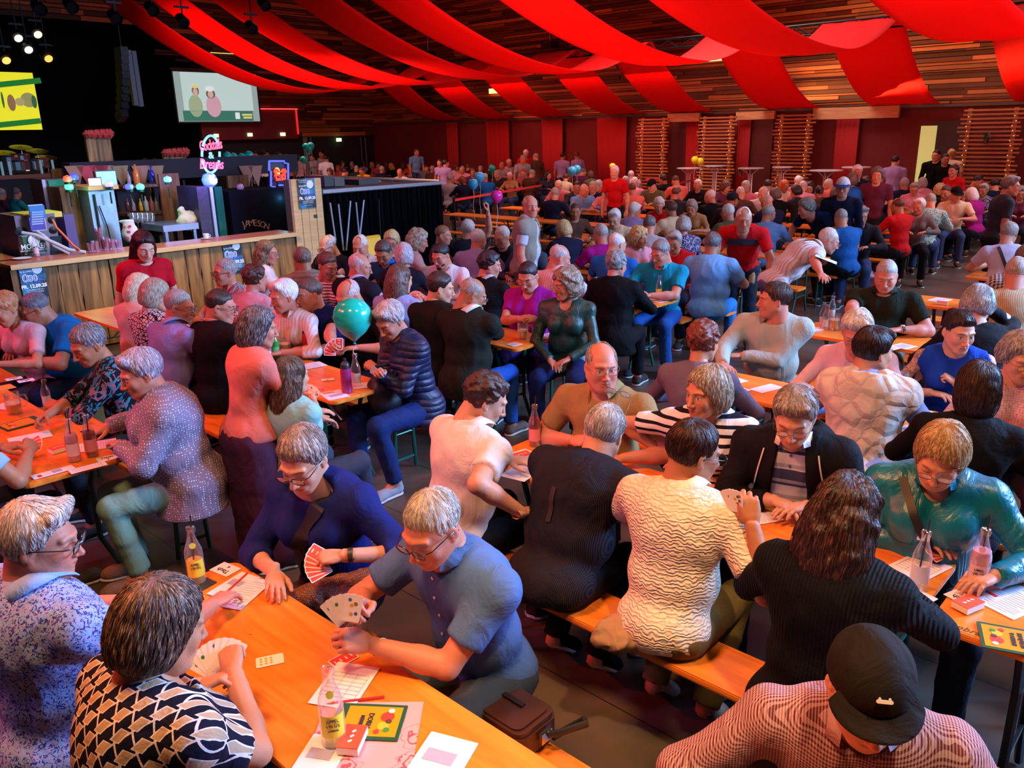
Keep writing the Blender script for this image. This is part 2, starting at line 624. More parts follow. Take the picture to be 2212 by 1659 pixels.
def hand_geo(pose, h):
 """right hand: wrist at the origin, fingers along +y, back of the hand +z, thumb towards -x"""
 key = ('hand', pose, h)
 if key in HEADS:
  return HEADS[key]
 f = Field((-.10, -.05, -.12), (.075, .215, .06), h)
 f.cap((0, -.06, 0), (0, .012, 0), .027, .024, .015, sq=((0, 0, 1), 1.35))
 f.ell((-.002, .050, -.002), (.041, .050, .0165), .018)
 bx = [-.030, -.0105, .0095, .0285]
 by = [.086, .092, .088, .078]
 ln = [.072, .081, .075, .059]
 curl = {'rest': (14, 22, 14), 'flat': (4, 8, 6), 'hold': (48, 62, 26), 'fist': (74, 88, 50), 'pinch': (38, 50, 26), 'wrap': (40, 52, 34)}[pose]
 for i in range(4):
  p = np.array([bx[i], by[i], 0.])
  f.cap((bx[i]*.55, .03, .002), p, .0125, .0108, .010)
  a = 0
  sp = math.radians((-7, -2, 3, 9)[i] * (1 if pose in ('rest', 'flat') else .4))
  for j, (fr, cu) in enumerate(zip((.46, .31, .23), curl)):
   a += math.radians(cu*(1+.08*i if pose != 'pinch' else (1+.25*i)))
   d = np.array([math.sin(sp)*math.cos(a), math.cos(a)*math.cos(sp), -math.sin(a)])
   q = p + d*ln[i]*fr
   r0 = (.0098, .0088, .0079)[j] - (.001 if i == 3 else 0)
   f.cap(p, q, r0, r0-.0008, .0035)
   p = q
 th = {'rest': [(-.026, .018, -.006), (-.052, .050, -.014), (-.063, .080, -.020), (-.066, .104, -.026)],
  'flat': [(-.026, .018, -.004), (-.056, .045, -.010), (-.074, .070, -.012), (-.086, .092, -.014)],
  'hold': [(-.024, .018, -.008), (-.046, .044, -.026), (-.044, .070, -.042), (-.030, .090, -.050)],
  'pinch': [(-.024, .018, -.008), (-.046, .046, -.028), (-.046, .076, -.046), (-.036, .098, -.058)],
  'wrap': [(-.024, .018, -.008), (-.050, .042, -.026), (-.054, .064, -.048), (-.044, .078, -.068)],
  'fist': [(-.024, .018, -.008), (-.046, .044, -.026), (-.040, .066, -.042), (-.016, .070, -.050)]}[pose]
 for j in range(3):
  f.cap(th[j], th[j+1], (.0155, .0118, .0102)[j], (.0125, .0105, .0088)[j], .008 if j == 0 else .004)
 V, Q = f.nets()
 HEADS[key] = (V, Q)
 return HEADS[key]
HAIRS = {}
def hair_mesh(style, h=.0045, seed=0):
 key = (style, h, seed)
 if key in HAIRS:
  return HAIRS[key]
 lo, hi = (-.17, -.20, -.22), (.17, .15, .19)
 if style in ('long', 'longwavy', 'pony'):
  lo = (-.19, -.24, -.43)
 f = Field(lo, hi, h)
 x, y, z = f.full()
 grow = {'short': .013, 'crop': .007, 'thin': .006, 'bald': .006, 'side': .018, 'volume': .026, 'bob': .017, 'longbob': .018, 'long': .014, 'longwavy': .022, 'curly': .028, 'curlyshort': .016, 'bun': .010, 'pony': .010, 'back': .015}[style]
 f.ell((0, -.020, .034), (.075+grow, .095+grow, .086+grow*1.1), .01)
 if style in ('short', 'crop', 'side', 'back', 'thin'):
  f.ell((0, .045, -.02), (.075+grow, .062, .11), .02, sub=True) if False else None
 if style in ('bob', 'longbob', 'long', 'longwavy', 'curly', 'volume'):
  zl = {'bob': -.045, 'longbob': -.08, 'long': -.12, 'longwavy': -.12, 'curly': -.055, 'volume': -.02}[style]
  f.ell((0, -.040, zl*.55), (.078+grow, .080+grow, .085-zl*.55), .03)
  if style in ('long', 'longwavy'):
   f.ell((0, -.075, -.13), (.118 if style == 'longwavy' else .100, .070, .19 if style == 'longwavy' else .24), .04)
   for s in (-1, 1):
    f.cap((s*.072, -.02, -.03), (s*.100, -.05, -.22), .032, .026, .03)
 if style == 'bun':
  f.ell((0, -.115, .055), (.042, .036, .040), .012)
 if style == 'pony':
  f.ell((0, -.125, .03), (.030, .028, .030), .012)
  f.cap((0, -.145, .02), (0, -.165, -.20), .030, .016, .02)
 if style == 'back':
  f.ell((0, -.02, .060), (.066, .085, .075), .02)
 if style == 'side':
  f.cap((-.05, .055, .105), (.05, .045, .100), .028, .024, .03)
 # keep only what grows: hairline over brow, round ears, down the nape
 x = x + 0*y + 0*z
 y = y + 0*x
 z = z + 0*x
 top = {'bob': .058, 'longbob': .064, 'volume': .076, 'curly': .062, 'curlyshort': .072, 'long': .068, 'longwavy': .070}.get(style, .080)
 ear = {'bob': -.10, 'longbob': -.13, 'long': -.5, 'longwavy': -.5, 'curly': -.11, 'volume': -.03}.get(style, -.004)
 nap = {'bob': -.10, 'longbob': -.14, 'long': -.5, 'longwavy': -.5, 'curly': -.12, 'volume': -.07, 'crop': -.075, 'bun': -.075, 'pony': -.07}.get(style, -.085)
 yy = [-.12, -.045, -.010, .022, .048, .075, .12]
 zz = [nap, nap, ear, .010 if ear > -.02 else ear*.75, .045, top, top+.012]
 if style in ('bob', 'longbob', 'long', 'longwavy', 'curly'):
  zz = [nap, nap, ear, ear, .020, top, top+.01]
 line = np.interp(y, yy, zz)
 if style in ('short', 'crop', 'side', 'back', 'thin', 'bun', 'pony', 'bald'):
  line = line + .016*np.clip((np.abs(x)-.022)/.03, 0, 1)*np.clip((y-.03)/.03, 0, 1)
 if style in ('bob', 'longbob', 'long', 'longwavy'):
  line = line + (.026*np.clip((x+.035)/.05, -.2, 1))*np.clip((y-.035)/.03, 0, 1)
  grv = np.exp(-((x-.022)/.006)**2)*np.clip((z-.06)/.03, 0, 1)*np.clip((y+.05)/.03, 0, 1)
  f.F = (f.F + .007*grv).astype(np.float32)
 fr = (line - z)*.72
 f.F = (f.F + (grow*.62*np.clip(1-(z-line)/.045, 0, 1)*np.clip((y+.03)/.06, 0, 1)*(0 if style in ('bob', 'longbob', 'curly') else 1)).astype(np.float32)).astype(np.float32)
 side = np.abs(x) < .058
 if style in ('bob', 'longbob', 'long', 'longwavy', 'curly'):
  # curtains hang beside the face, the face itself stays clear
  face = np.sqrt((x/.066)**2 + ((z+.03)/.102)**2) - 1
  fr = np.where(y > .02, np.maximum(fr, -face*.06), fr)
 if style == 'bald':
  q = np.sqrt((x/.066)**2 + ((y-.018)/.092)**2 + ((z-.10)/.080)**2)-1
  fr = np.maximum(fr, -q*.07)
 if style == 'thin':
  q = np.sqrt((x/.045)**2 + ((y-.052)/.055)**2 + ((z-.105)/.05)**2)-1
  fr = np.maximum(fr, -q*.05)
 amp = {'curly': .010, 'curlyshort': .008, 'longwavy': .006, 'volume': .004}.get(style, .0022)
 if style in ('curly', 'curlyshort'):
  disp = wob((x, y, z), 3+seed, 130)*amp*.7 + wob((x, y, z), 8+seed, 60)*amp
 else:
  ph = np.arctan2(x, -(y+.06))
  disp = (np.sin(ph*34 + wob((x, y, z), seed, 30)*4)*.5 + np.sin(ph*61+z*40+wob((x, y, z), 4+seed, 45)*3)*.3)*amp + wob((x, y, z), 11+seed, 45)*amp*1.2
 f.F = f.F + disp.astype(np.float32)
 f.F = np.maximum(f.F, (fr + wob((x, y, z), 21+seed, 120)*.006).astype(np.float32))
 V, Q = f.nets()
 me = npmesh('hair_'+style, V, Q)
 HAIRS[key] = me
 return me
def cap_parts(kind='cap'):
 """cap: crown and peak in head space"""
 if kind in HAIRS:
  return HAIRS[kind]
 f = Field((-.13, -.16, 0.), (.13, .14, .17), .004)
 f.ell((0, -.018, .036), (.093, .113, .104), .01)
 f.plane((0, .02, .036), (0, .20, -1))
 x, y, z = f.full()
 ph = np.arctan2(x, y+.018)
 f.F = (f.F + (.0014*np.exp(-(np.sin(ph*3)/.06)**2)).astype(np.float32) + (wob((x, y, z), 5, 40)*.0022).astype(np.float32)).astype(np.float32)
 a = npmesh('cap_crown', *f.nets())
 V, Q = [], []
 n, m = 22, 8
 for t in (0, .003):
  for i in range(m+1):
   for j in range(n+1):
    an = math.radians(-60 + 120*j/n)
    r = .096 + (.052*i/m)*max(0, math.cos(an*1.25))**.5
    X, Y = r*math.sin(an)*.93, r*math.cos(an)*1.02-.004
    V.append((X, Y-.006, .050 - .26*(Y-.07) - 2.2*X*X*(i/m*.8+.2) + t))
 k = (m+1)*(n+1)
 for i in range(m):
  for j in range(n):
   p = i*(n+1)+j
   Q.append((p, p+1, p+n+2, p+n+1))
   Q.append((k+p, k+p+n+1, k+p+n+2, k+p+1))
 for j in range(n):
  p = m*(n+1)+j
  Q.append((p, p+1, k+p+1, k+p))
 b = npmesh('cap_peak', V, Q)
 HAIRS[kind] = (a, b)
 return a, b
def glasses_mesh(kind='thin'):
 if ('g', kind) in HAIRS:
  return HAIRS[('g', kind)]
 mb = MB()
 r = .0022 if kind == 'thick' else (.0026 if kind == 'sun' else .0013)
 hw, hh = (.0265, .0175) if kind != 'thin' else (.0245, .0155)
 for s in (-1, 1):
  ring = []
  for i in range(20):
   a = 2*math.pi*i/20
   cx_, sz = math.cos(a), math.sin(a)
   ring.append((s*.034 + hw*np.sign(cx_)*abs(cx_)**.7, .112 - .012*abs(hw*cx_/.03 + s*0)*0 - .10*(abs(s*.034+hw*cx_)-.01)*.35, .004 + hh*np.sign(sz)*abs(sz)**.75))
  mb.tube(ring, r, 6, 0, True)
  mb.tube([(s*.060, .101, .009), (s*.074, .085, .010), (s*.085, .01, .006), (s*.085, -.022, -.004), (s*.082, -.035, -.018)], r*.95, 6, 0)
  mb.add([(p[0], p[1]-.0005, p[2]) for p in ring], [tuple(range(20))], 1)
 mb.tube([(-.010, .111, .006), (0, .117, .009), (.010, .111, .006)], r, 6, 0)
 me = mb.mesh('glasses', True)
 HAIRS[('g', kind)] = me
 return me
# ---- person materials
def skin_mat(tone, brow, eyes='down', lip=.35, age=0.):
 key = ('skin', tone, brow, eyes, lip)
 if key in MATS:
  return MATS[key]
 base = hx(tone)
 m, t, b = nt('skin', .52, 0, .35)
 at_ = N(t, 'ShaderNodeAttribute', attribute_name='hc')
 tc = N(t, 'ShaderNodeTexCoord')
 nz = N(t, 'ShaderNodeTexNoise')
 nz.inputs['Scale'].default_value = 22
 nz.inputs['Detail'].default_value = 5
 L(t, tc.outputs['Object'], nz.inputs['Vector'])
 col = N(t, 'ShaderNodeMix', data_type='RGBA')
 col.inputs[6].default_value = c4(tuple(x*.88 for x in base))
 col.inputs[7].default_value = c4((min(1, base[0]*1.10), base[1]*1.0, base[2]*.98))
 L(t, nz.outputs[0], col.inputs[0])
 sep = N(t, 'ShaderNodeSeparateXYZ')
 L(t, at_.outputs['Vector'], sep.inputs[0])
 absx = N(t, 'ShaderNodeMath', operation='ABSOLUTE')
 L(t, sep.outputs[0], absx.inputs[0])
 def M_(op, a, c=None, c2=None):
  n = N(t, 'ShaderNodeMath', operation=op)
  for i, v in enumerate((a, c, c2)):
   if v is None:
    continue
   if isinstance(v, (int, float)):
    n.inputs[i].default_value = v
   else:
    L(t, v, n.inputs[i])
  return n.outputs[0]
 X, Y, Z = absx.outputs[0], sep.outputs[1], sep.outputs[2]
 front = M_('GREATER_THAN', Y, .045)
 def ellm(cx_, cz, rx, rz, soft, warp=None):
  zz = Z if warp is None else M_('SUBTRACT', Z, warp)
  dx = M_('DIVIDE', M_('SUBTRACT', X, cx_), rx)
  dz = M_('DIVIDE', M_('SUBTRACT', zz, cz), rz)
  d = M_('SQRT', M_('ADD', M_('MULTIPLY', dx, dx), M_('MULTIPLY', dz, dz)))
  mr = N(t, 'ShaderNodeMapRange', interpolation_type='SMOOTHSTEP')
  L(t, d, mr.inputs[0])
  mr.inputs[1].default_value = 1+soft
  mr.inputs[2].default_value = 1-soft
  mr.inputs[3].default_value = 0
  mr.inputs[4].default_value = 1
  return M_('MULTIPLY', mr.outputs[0], front)
 def layer(prev, mask, c, amt):
  mx = N(t, 'ShaderNodeMix', data_type='RGBA')
  L(t, M_('MULTIPLY', mask, amt), mx.inputs[0])
  L(t, prev, mx.inputs[6])
  mx.inputs[7].default_value = c4(c)
  return mx.outputs[2]
 cur = col.outputs[2]
 red = (base[0]*.95, base[1]*.55, base[2]*.50)
 cur = layer(cur, ellm(.036, -.026, .026, .024, .6), red, .30)
 cur = layer(cur, ellm(0, -.030, .016, .014, .6), red, .28)
 cur = layer(cur, ellm(0, -.0635, .024, .0105, .25), (base[0]*.72, base[1]*.32, base[2]*.32), lip)
 cur = layer(cur, ellm(0, -.0628, .024, .0016, .5), (.12, .03, .03), .8)
 arch = M_('MULTIPLY', M_('MULTIPLY', M_('SUBTRACT', X, .034), M_('SUBTRACT', X, .034)), -9)
 cur = layer(cur, ellm(.034, .030, .020, .0042, .5, arch), hx(brow), .75)
 if eyes == 'open':
  cur = layer(cur, ellm(.032, .0035, .0135, .0068, .15, arch), (.62, .60, .58), .95)
  cur = layer(cur, ellm(.032, .0040, .0058, .0064, .12), (.06, .05, .045), .97)
  cur = layer(cur, ellm(.032, .0105, .0150, .0022, .5, arch), (.05, .03, .025), .8)
 else:
  arch2 = M_('MULTIPLY', M_('MULTIPLY', M_('SUBTRACT', X, .032), M_('SUBTRACT', X, .032)), 12)
  cur = layer(cur, ellm(.032, -.0035, .0150, .0019, .5, arch2), (.06, .035, .03), .85)
 L(t, cur, b.inputs['Base Color'])
 bp = N(t, 'ShaderNodeBump')
 bp.inputs['Strength'].default_value = .25
 bp.inputs['Distance'].default_value = .003
 nz2 = N(t, 'ShaderNodeTexNoise')
 nz2.inputs['Scale'].default_value = 120
 L(t, tc.outputs['Object'], nz2.inputs['Vector'])
 L(t, nz2.outputs[0], bp.inputs['Height'])
 L(t, bp.outputs[0], b.inputs['Normal'])
 b.inputs['Subsurface Weight'].default_value = 0
 MATS[key] = m
 return m
def hair_mat(c1, c2=None):
 key = ('hair', c1, c2)
 if key in MATS:
  return MATS[key]
 a, c = hx(c1), hx(c2 or c1)
 m, t, b = nt('hair', .42, 0, .4)
 tc = N(t, 'ShaderNodeTexCoord')
 sep = N(t, 'ShaderNodeSeparateXYZ')
 L(t, tc.outputs['Object'], sep.inputs[0])
 at2 = N(t, 'ShaderNodeMath', operation='ARCTAN2')
 ad = N(t, 'ShaderNodeMath', operation='ADD')
 ad.inputs[1].default_value = .05
 L(t, sep.outputs[1], ad.inputs[0])
 L(t, sep.outputs[0], at2.inputs[0])
 L(t, ad.outputs[0], at2.inputs[1])
 cmb = N(t, 'ShaderNodeCombineXYZ')
 L(t, at2.outputs[0], cmb.inputs[0])
 mz = N(t, 'ShaderNodeMath', operation='MULTIPLY')
 mz.inputs[1].default_value = .9
 L(t, sep.outputs[2], mz.inputs[0])
 L(t, mz.outputs[0], cmb.inputs[1])
 my = N(t, 'ShaderNodeMath', operation='MULTIPLY')
 my.inputs[1].default_value = 3.
 L(t, sep.outputs[1], my.inputs[0])
 L(t, my.outputs[0], cmb.inputs[2])
 n = N(t, 'ShaderNodeTexNoise')
 n.inputs['Scale'].default_value = 34
 n.inputs['Detail'].default_value = 6
 n.inputs['Distortion'].default_value = .3
 L(t, cmb.outputs[0], n.inputs['Vector'])
 cr = N(t, 'ShaderNodeValToRGB')
 cr.color_ramp.elements[0].color = c4(tuple(x*.55 for x in a))
 cr.color_ramp.elements[0].position = .32
 cr.color_ramp.elements[1].color = c4(tuple(min(1, x*1.25) for x in c))
 cr.color_ramp.elements[1].position = .66
 e = cr.color_ramp.elements.new(.5)
 e.color = c4(a)
 L(t, n.outputs[0], cr.inputs[0])
 L(t, cr.outputs[0], b.inputs['Base Color'])
 bp = N(t, 'ShaderNodeBump')
 bp.inputs['Strength'].default_value = .7
 bp.inputs['Distance'].default_value = .004
 L(t, n.outputs[0], bp.inputs['Height'])
 L(t, bp.outputs[0], b.inputs['Normal'])
 b.inputs['Anisotropic'].default_value = .4
 MATS[key] = m
 return m
def cloth(kind, c1, c2='ffffff', c3='000000', rough=.8, scale=1.):
 """woven cloth; kind picks the printed or knitted pattern"""
 key = ('cloth', kind, c1, c2, c3, rough, scale)
 if key in MATS:
  return MATS[key]
 m, t, b = nt('cloth_'+kind, rough, 0, .12 if rough > .6 else .5)
 tc = N(t, 'ShaderNodeTexCoord')
 O = tc.outputs['Object']
 sep = N(t, 'ShaderNodeSeparateXYZ')
 L(t, O, sep.inputs[0])
 def M_(op, a, c=None):
  n = N(t, 'ShaderNodeMath', operation=op)
  for i, v in enumerate((a, c)):
   if v is None:
    continue
   if isinstance(v, (int, float)):
    n.inputs[i].default_value = v
   else:
    L(t, v, n.inputs[i])
  return n.outputs[0]
 def mix(fac, a, c):
  mx = N(t, 'ShaderNodeMix', data_type='RGBA')
  L(t, fac, mx.inputs[0])
  for i, v in ((6, a), (7, c)):
   if isinstance(v, tuple):
    mx.inputs[i].default_value = c4(v)
   else:
    L(t, v, mx.inputs[i])
  return mx.outputs[2]
 A1, A2, A3 = hx(c1), hx(c2), hx(c3)
 h = None
 if kind in ('stripe', 'pin'):
  f = 2*math.pi/(.042*scale) if kind == 'stripe' else 2*math.pi/.006
  v = M_('SINE', M_('MULTIPLY', sep.outputs[2] if kind == 'stripe' else sep.outputs[0], f))
  col = mix(M_('GREATER_THAN', v, .35 if kind == 'stripe' else .2), A1, A2)
 elif kind == 'vstripe':
  v = M_('SINE', M_('MULTIPLY', sep.outputs[0], 2*math.pi/.028))
  col = mix(M_('GREATER_THAN', v, .2), A1, A2)
 elif kind in ('check', 'plaid'):
  w = .007*scale if kind == 'check' else .05*scale
  v1 = M_('GREATER_THAN', M_('SINE', M_('MULTIPLY', sep.outputs[0], 2*math.pi/w)), .0 if kind == 'plaid' else .1)
  v2 = M_('GREATER_THAN', M_('SINE', M_('MULTIPLY', M_('ADD', sep.outputs[2], sep.outputs[1]), 2*math.pi/w)), .0 if kind == 'plaid' else .1)
  col = mix(M_('MULTIPLY', M_('ADD', v1, v2), .5), A1, A2)
 elif kind == 'band':       # broad block stripes (rugby)
  v = M_('SINE', M_('MULTIPLY', sep.outputs[2], 2*math.pi/.16))
  v2 = M_('SINE', M_('MULTIPLY', sep.outputs[2], 2*math.pi/.08))
  col = mix(M_('GREATER_THAN', v, .1), A1, A2)
  col = mix(M_('GREATER_THAN', v2, .75), col, A3)
 elif kind in ('floral', 'leopard', 'swirl'):
  if kind == 'leopard':
   vo = N(t, 'ShaderNodeTexVoronoi', feature='DISTANCE_TO_EDGE')
   vo.inputs['Scale'].default_value = 34
   L(t, O, vo.inputs['Vector'])
   col = mix(M_('LESS_THAN', vo.outputs['Distance'], .09), A1, A2)
  else:
   n1 = N(t, 'ShaderNodeTexNoise')
   n1.inputs['Scale'].default_value = (38 if kind == 'floral' else 9)*scale
   n1.inputs['Detail'].default_value = 3
   n1.inputs['Distortion'].default_value = 1.6 if kind == 'floral' else 3.2
   L(t, O, n1.inputs['Vector'])
   col = mix(M_('GREATER_THAN', n1.outputs[0], .54), A1, A2)
   n2 = N(t, 'ShaderNodeTexNoise')
   n2.inputs['Scale'].default_value = (55 if kind == 'floral' else 12)*scale
   n2.inputs['Distortion'].default_value = 2.
   L(t, O, n2.inputs['Vector'])
   col = mix(M_('GREATER_THAN', n2.outputs[0], .60), col, A3)
 elif kind == 'zigzag':      # rows of slanted blocks linked by fine zigzag lines
  px_ = .056
  rz_ = .050
  zr = M_('DIVIDE', M_('ADD', sep.outputs[2], M_('MULTIPLY', sep.outputs[1], .8)), rz_)
  row = M_('FLOOR', zr)
  fz = M_('FRACT', zr)
  xx = M_('ADD', M_('DIVIDE', sep.outputs[0], px_), M_('MULTIPLY', row, .5))
  fx = M_('FRACT', xx)
  tri = M_('ABSOLUTE', M_('SUBTRACT', M_('MULTIPLY', fx, 2), 1.))     # V line
  dl = M_('ABSOLUTE', M_('SUBTRACT', tri, fz))
  line = M_('LESS_THAN', dl, .10)
  sh = M_('FRACT', M_('ADD', M_('SUBTRACT', fx, M_('MULTIPLY', fz, .28)), .05))
  inb = M_('MULTIPLY', M_('MULTIPLY', M_('GREATER_THAN', sh, .30), M_('LESS_THAN', sh, .66)), M_('MULTIPLY', M_('GREATER_THAN', fz, .14), M_('LESS_THAN', fz, .86)))
  ino = M_('MULTIPLY', M_('MULTIPLY', M_('GREATER_THAN', sh, .24), M_('LESS_THAN', sh, .72)), M_('MULTIPLY', M_('GREATER_THAN', fz, .08), M_('LESS_THAN', fz, .92)))
  col = mix(line, A1, A2)
  col = mix(ino, col, A2)
  col = mix(inb, col, A3)
 elif kind == 'lozenge':    # raised chevron knit
  col = None
  w = N(t, 'ShaderNodeTexWave', wave_type='BANDS', bands_direction='Z')
  w.inputs['Scale'].default_value = 22
  w.inputs['Distortion'].default_value = 9
  w.inputs['Detail'].default_value = 1.5
  w.inputs['Detail Scale'].default_value = 1.6
  L(t, O, w.inputs['Vector'])
  h = w.outputs[1]
  col = mix(h, tuple(x*.8 for x in A1), A1)
 elif kind in ('knit', 'sparkle'):
  vo = N(t, 'ShaderNodeTexVoronoi')
  vo.inputs['Scale'].default_value = 75*scale
  vo.inputs['Randomness'].default_value = .25
  L(t, O, vo.inputs['Vector'])
  h = vo.outputs['Distance']
  lo = M_('GREATER_THAN', h, .55) if kind == 'knit' else M_('LESS_THAN', h, .22)
  col = mix(lo, A1, A2)
 elif kind == 'rib':
  w = N(t, 'ShaderNodeTexWave', wave_type='BANDS', bands_direction='X')
  w.inputs['Scale'].default_value = 26
  w.inputs['Distortion'].default_value = .6
  L(t, O, w.inputs['Vector'])
  h = w.outputs[1]
  col = mix(h, tuple(x*.55 for x in A1), A1)
 elif kind == 'puff':
  vo = N(t, 'ShaderNodeTexVoronoi', feature='DISTANCE_TO_EDGE')
  vo.inputs['Scale'].default_value = 11*scale
  L(t, O, vo.inputs['Vector'])
  h = M_('MINIMUM', M_('MULTIPLY', vo.outputs['Distance'], 4.), 1.)
  col = mix(h, tuple(x*.8 for x in A1), A1)
 elif kind == 'quilt':
  br = N(t, 'ShaderNodeTexWave', wave_type='BANDS', bands_direction='Z')
  br.inputs['Scale'].default_value = 5.2*scale
  br.inputs['Distortion'].default_value = 1.2
  br.inputs['Detail'].default_value = .4
  L(t, O, br.inputs['Vector'])
  p = M_('POWER', br.outputs[1], .35)
  h = p
  col = mix(p, tuple(x*.85 for x in A1), A1)
 else:
  col = None
 nz = N(t, 'ShaderNodeTexNoise')
 nz.inputs['Scale'].default_value = 5
 nz.inputs['Detail'].default_value = 5
 nz.inputs['Distortion'].default_value = 1.4
 mp = N(t, 'ShaderNodeMapping')
 mp.inputs['Scale'].default_value = (1.5, 1.2, .75)
 mp.inputs['Rotation'].default_value = (.3, .5, .2)
 L(t, O, mp.inputs['Vector'])
 L(t, mp.outputs[0], nz.inputs['Vector'])
 fin = N(t, 'ShaderNodeMix', data_type='RGBA', blend_type='MULTIPLY')
 fin.inputs[0].default_value = .22
 if col is None:
  fin.inputs[6].default_value = c4(A1)
 else:
  L(t, col, fin.inputs[6])
 L(t, nz.outputs[0], fin.inputs[7])
 L(t, fin.outputs[2], b.inputs['Base Color'])
 bp = N(t, 'ShaderNodeBump')
 bp.inputs['Strength'].default_value = .9
 bp.inputs['Distance'].default_value = .020
 L(t, nz.outputs[0], bp.inputs['Height'])
 last = bp
 nw = N(t, 'ShaderNodeTexNoise')
 nw.inputs['Scale'].default_value = 260
 L(t, O, nw.inputs['Vector'])
 b2 = N(t, 'ShaderNodeBump')
 b2.inputs['Strength'].default_value = .25
 b2.inputs['Distance'].default_value = .002
 L(t, nw.outputs[0], b2.inputs['Height'])
 L(t, last.outputs[0], b2.inputs['Normal'])
 last = b2
 if h is not None:
  b3 = N(t, 'ShaderNodeBump')
  b3.inputs['Strength'].default_value = .8
  b3.inputs['Distance'].default_value = .010 if kind == 'quilt' else (.009 if kind == 'puff' else .004)
  L(t, h, b3.inputs['Height'])
  L(t, last.outputs[0], b3.inputs['Normal'])
  last = b3
 L(t, last.outputs[0], b.inputs['Normal'])
 MATS[key] = m
 return m
from mathutils.bvhtree import BVHTree
# ------------------------------------------------------------------ a person
def dvec(deg):
 a = math.radians(deg)
 return np.array([0, math.sin(a), math.cos(a)])
def skeleton(p):
 s, sw = p['s'], (.192 if p['sex'] == 'm' else .168)*p['s']*(1+.25*(p['build']-1))
 st = p['stand']
 J = {}
 lean = p['lean']
 hz = (.95 if st else .572)*(s if st else 1)
 if st and lean > 35:
  hz -= .03
 P0 = np.array([0, 0, hz])
 P1 = P0 + .18*s*dvec(lean*.8)
 P2 = P1 + .19*s*dvec(lean*1.05)
 P3 = P2 + .155*s*dvec(lean*1.2)
 sl = math.radians(p['roll'])
 for q in (P1, P2, P3):
  q[0] += math.sin(sl)*(q[2]-hz)
 J['P'] = [P0, P1, P2, P3]
 nk = min(lean*.9 + p['hp']*.30 + 8, 85)
 hc = P3 + .150*s*dvec(nk) + np.array([math.sin(sl)*.1, 0, 0])
 J['hc'] = hc
 J['HM'] = Matrix.Translation(Vector(hc)) @ Matrix.Rotation(math.radians(p['hy']), 4, 'Z') @ Matrix.Rotation(math.radians(-p['hp']), 4, 'X') @ Matrix.Rotation(math.radians(p['hr']), 4, 'Y') @ Matrix.Diagonal((s, s, s, 1))
 sh = P2 + .095*s*dvec(lean*1.1)
 J['S'] = {1: sh + np.array([sw, -.005, -.012]), -1: sh + np.array([-sw, -.005, -.012])}
 J['sw'] = sw
 return J
def ik(S, T, l1, l2, hint):
 S, T, hint = np.array(S), np.array(T), np.array(hint, float)
 d = T-S
 D = np.linalg.norm(d)
 if D > (l1+l2)*.985:
  T = S + d/D*(l1+l2)*.985
  D = (l1+l2)*.985
 D = max(D, abs(l1-l2)+.03)
 d = (T-S)/max(1e-6, np.linalg.norm(T-S))
 x = (l1*l1 - l2*l2 + D*D)/(2*D)
 y = math.sqrt(max(0, l1*l1-x*x))
 hp = hint - d*(hint @ d)
 hp /= max(1e-6, np.linalg.norm(hp))
 return S + d*x + hp*y, S+d*D
GEO = {}
STRANDS = {}
def strands(style, h):
 """loose strands lying over a hair mesh"""
 if style in STRANDS:
  return STRANDS[style]
 me = hair_mesh(style, h, 0)
 co = np.empty(len(me.vertices)*3, np.float32)
 me.vertices.foreach_get('co', co)
 co = co.reshape(-1, 3)
 bv = BVHTree.FromPolygons([Vector(c) for c in co.tolist()], [tuple(p.vertices) for p in me.polygons])
 r = random.Random(4)
 V_, F_ = [], []
 n = 900 if style != 'bald' else 350
 wh = Vector((.01, -.07, .125))
 for _ in range(n):
  p = Vector(co[r.randrange(len(co))])
  nr = bv.find_nearest(p)
  if nr[1] is None or (p.z < -.02 and nr[1].z < -.3):
   continue
  pts = []
  ln = r.uniform(.006, .011)*(1.6 if 'long' in style or style == 'bob' else 1)
  sw = Vector((r.uniform(-.5, .5), r.uniform(-.5, .5), r.uniform(-.3, .3)))
  for k in range(7):
   q, nn, _i, _d = bv.find_nearest(p)
   if q is None:
    break
   if nn.dot(q - Vector((0, -.02, .03))) < 0:
    nn = -nn
   pts.append(q + nn*(.0008+.0018*math.sin(k*.5)+.0006*r.random()))
   d = (q-wh).normalized() + sw*.35 + Vector((0, 0, -.5))
   d = (d - nn*d.dot(nn)).normalized()
   p = q + d*ln
  if len(pts) < 4:
   continue
  b0 = len(V_)
  for k, q in enumerate(pts):
   d = (pts[min(k+1, len(pts)-1)]-pts[max(k-1, 0)]).normalized()
   x = d.cross(Vector((.3, .2, .9))).normalized()
   y = x.cross(d)
   w_ = .0011*(1-(k/(len(pts)-1))**2*.85)
   for a in (0, 2.09, 4.19):
    V_.append(q + x*math.cos(a)*w_ + y*math.sin(a)*w_)
  for k in range(len(pts)-1):
   for a in range(3):
    F_.append((b0+k*3+a, b0+k*3+(a+1) % 3, b0+k*3+3+(a+1) % 3, b0+k*3+3+a))
 STRANDS[style] = npmesh('strands', [tuple(v) for v in V_], F_)
 return STRANDS[style]
DEF = dict(s=1., sex='m', build=1., stand=False, lean=14, roll=0, hy=0, hp=22, hr=0, sleeve='short', collar=None, neck='crew', hem=0., legs='sit', legcut='long', loose=0., feet=True, jacket=None, jsleeve='long', hood=False)
def arm_targets(p, J, side, spec):
 s = p['s']
 if spec is None:
  z = .835
  if p['stand']:
   return np.array([side*.27, .08, J['P'][0][2]-.12]), 'rest', (side*.4, -.6, -.2), np.array([0, .15, -1.]), np.array([side*1., .2, 0])
  y = J['S'][side][1] + .30
  return np.array([side*.13, y, z]), 'rest', (side*1., -.3, -.45), np.array([-side*.55, .8, -.05]), np.array([-side*.15, 0, 1.])
 return spec
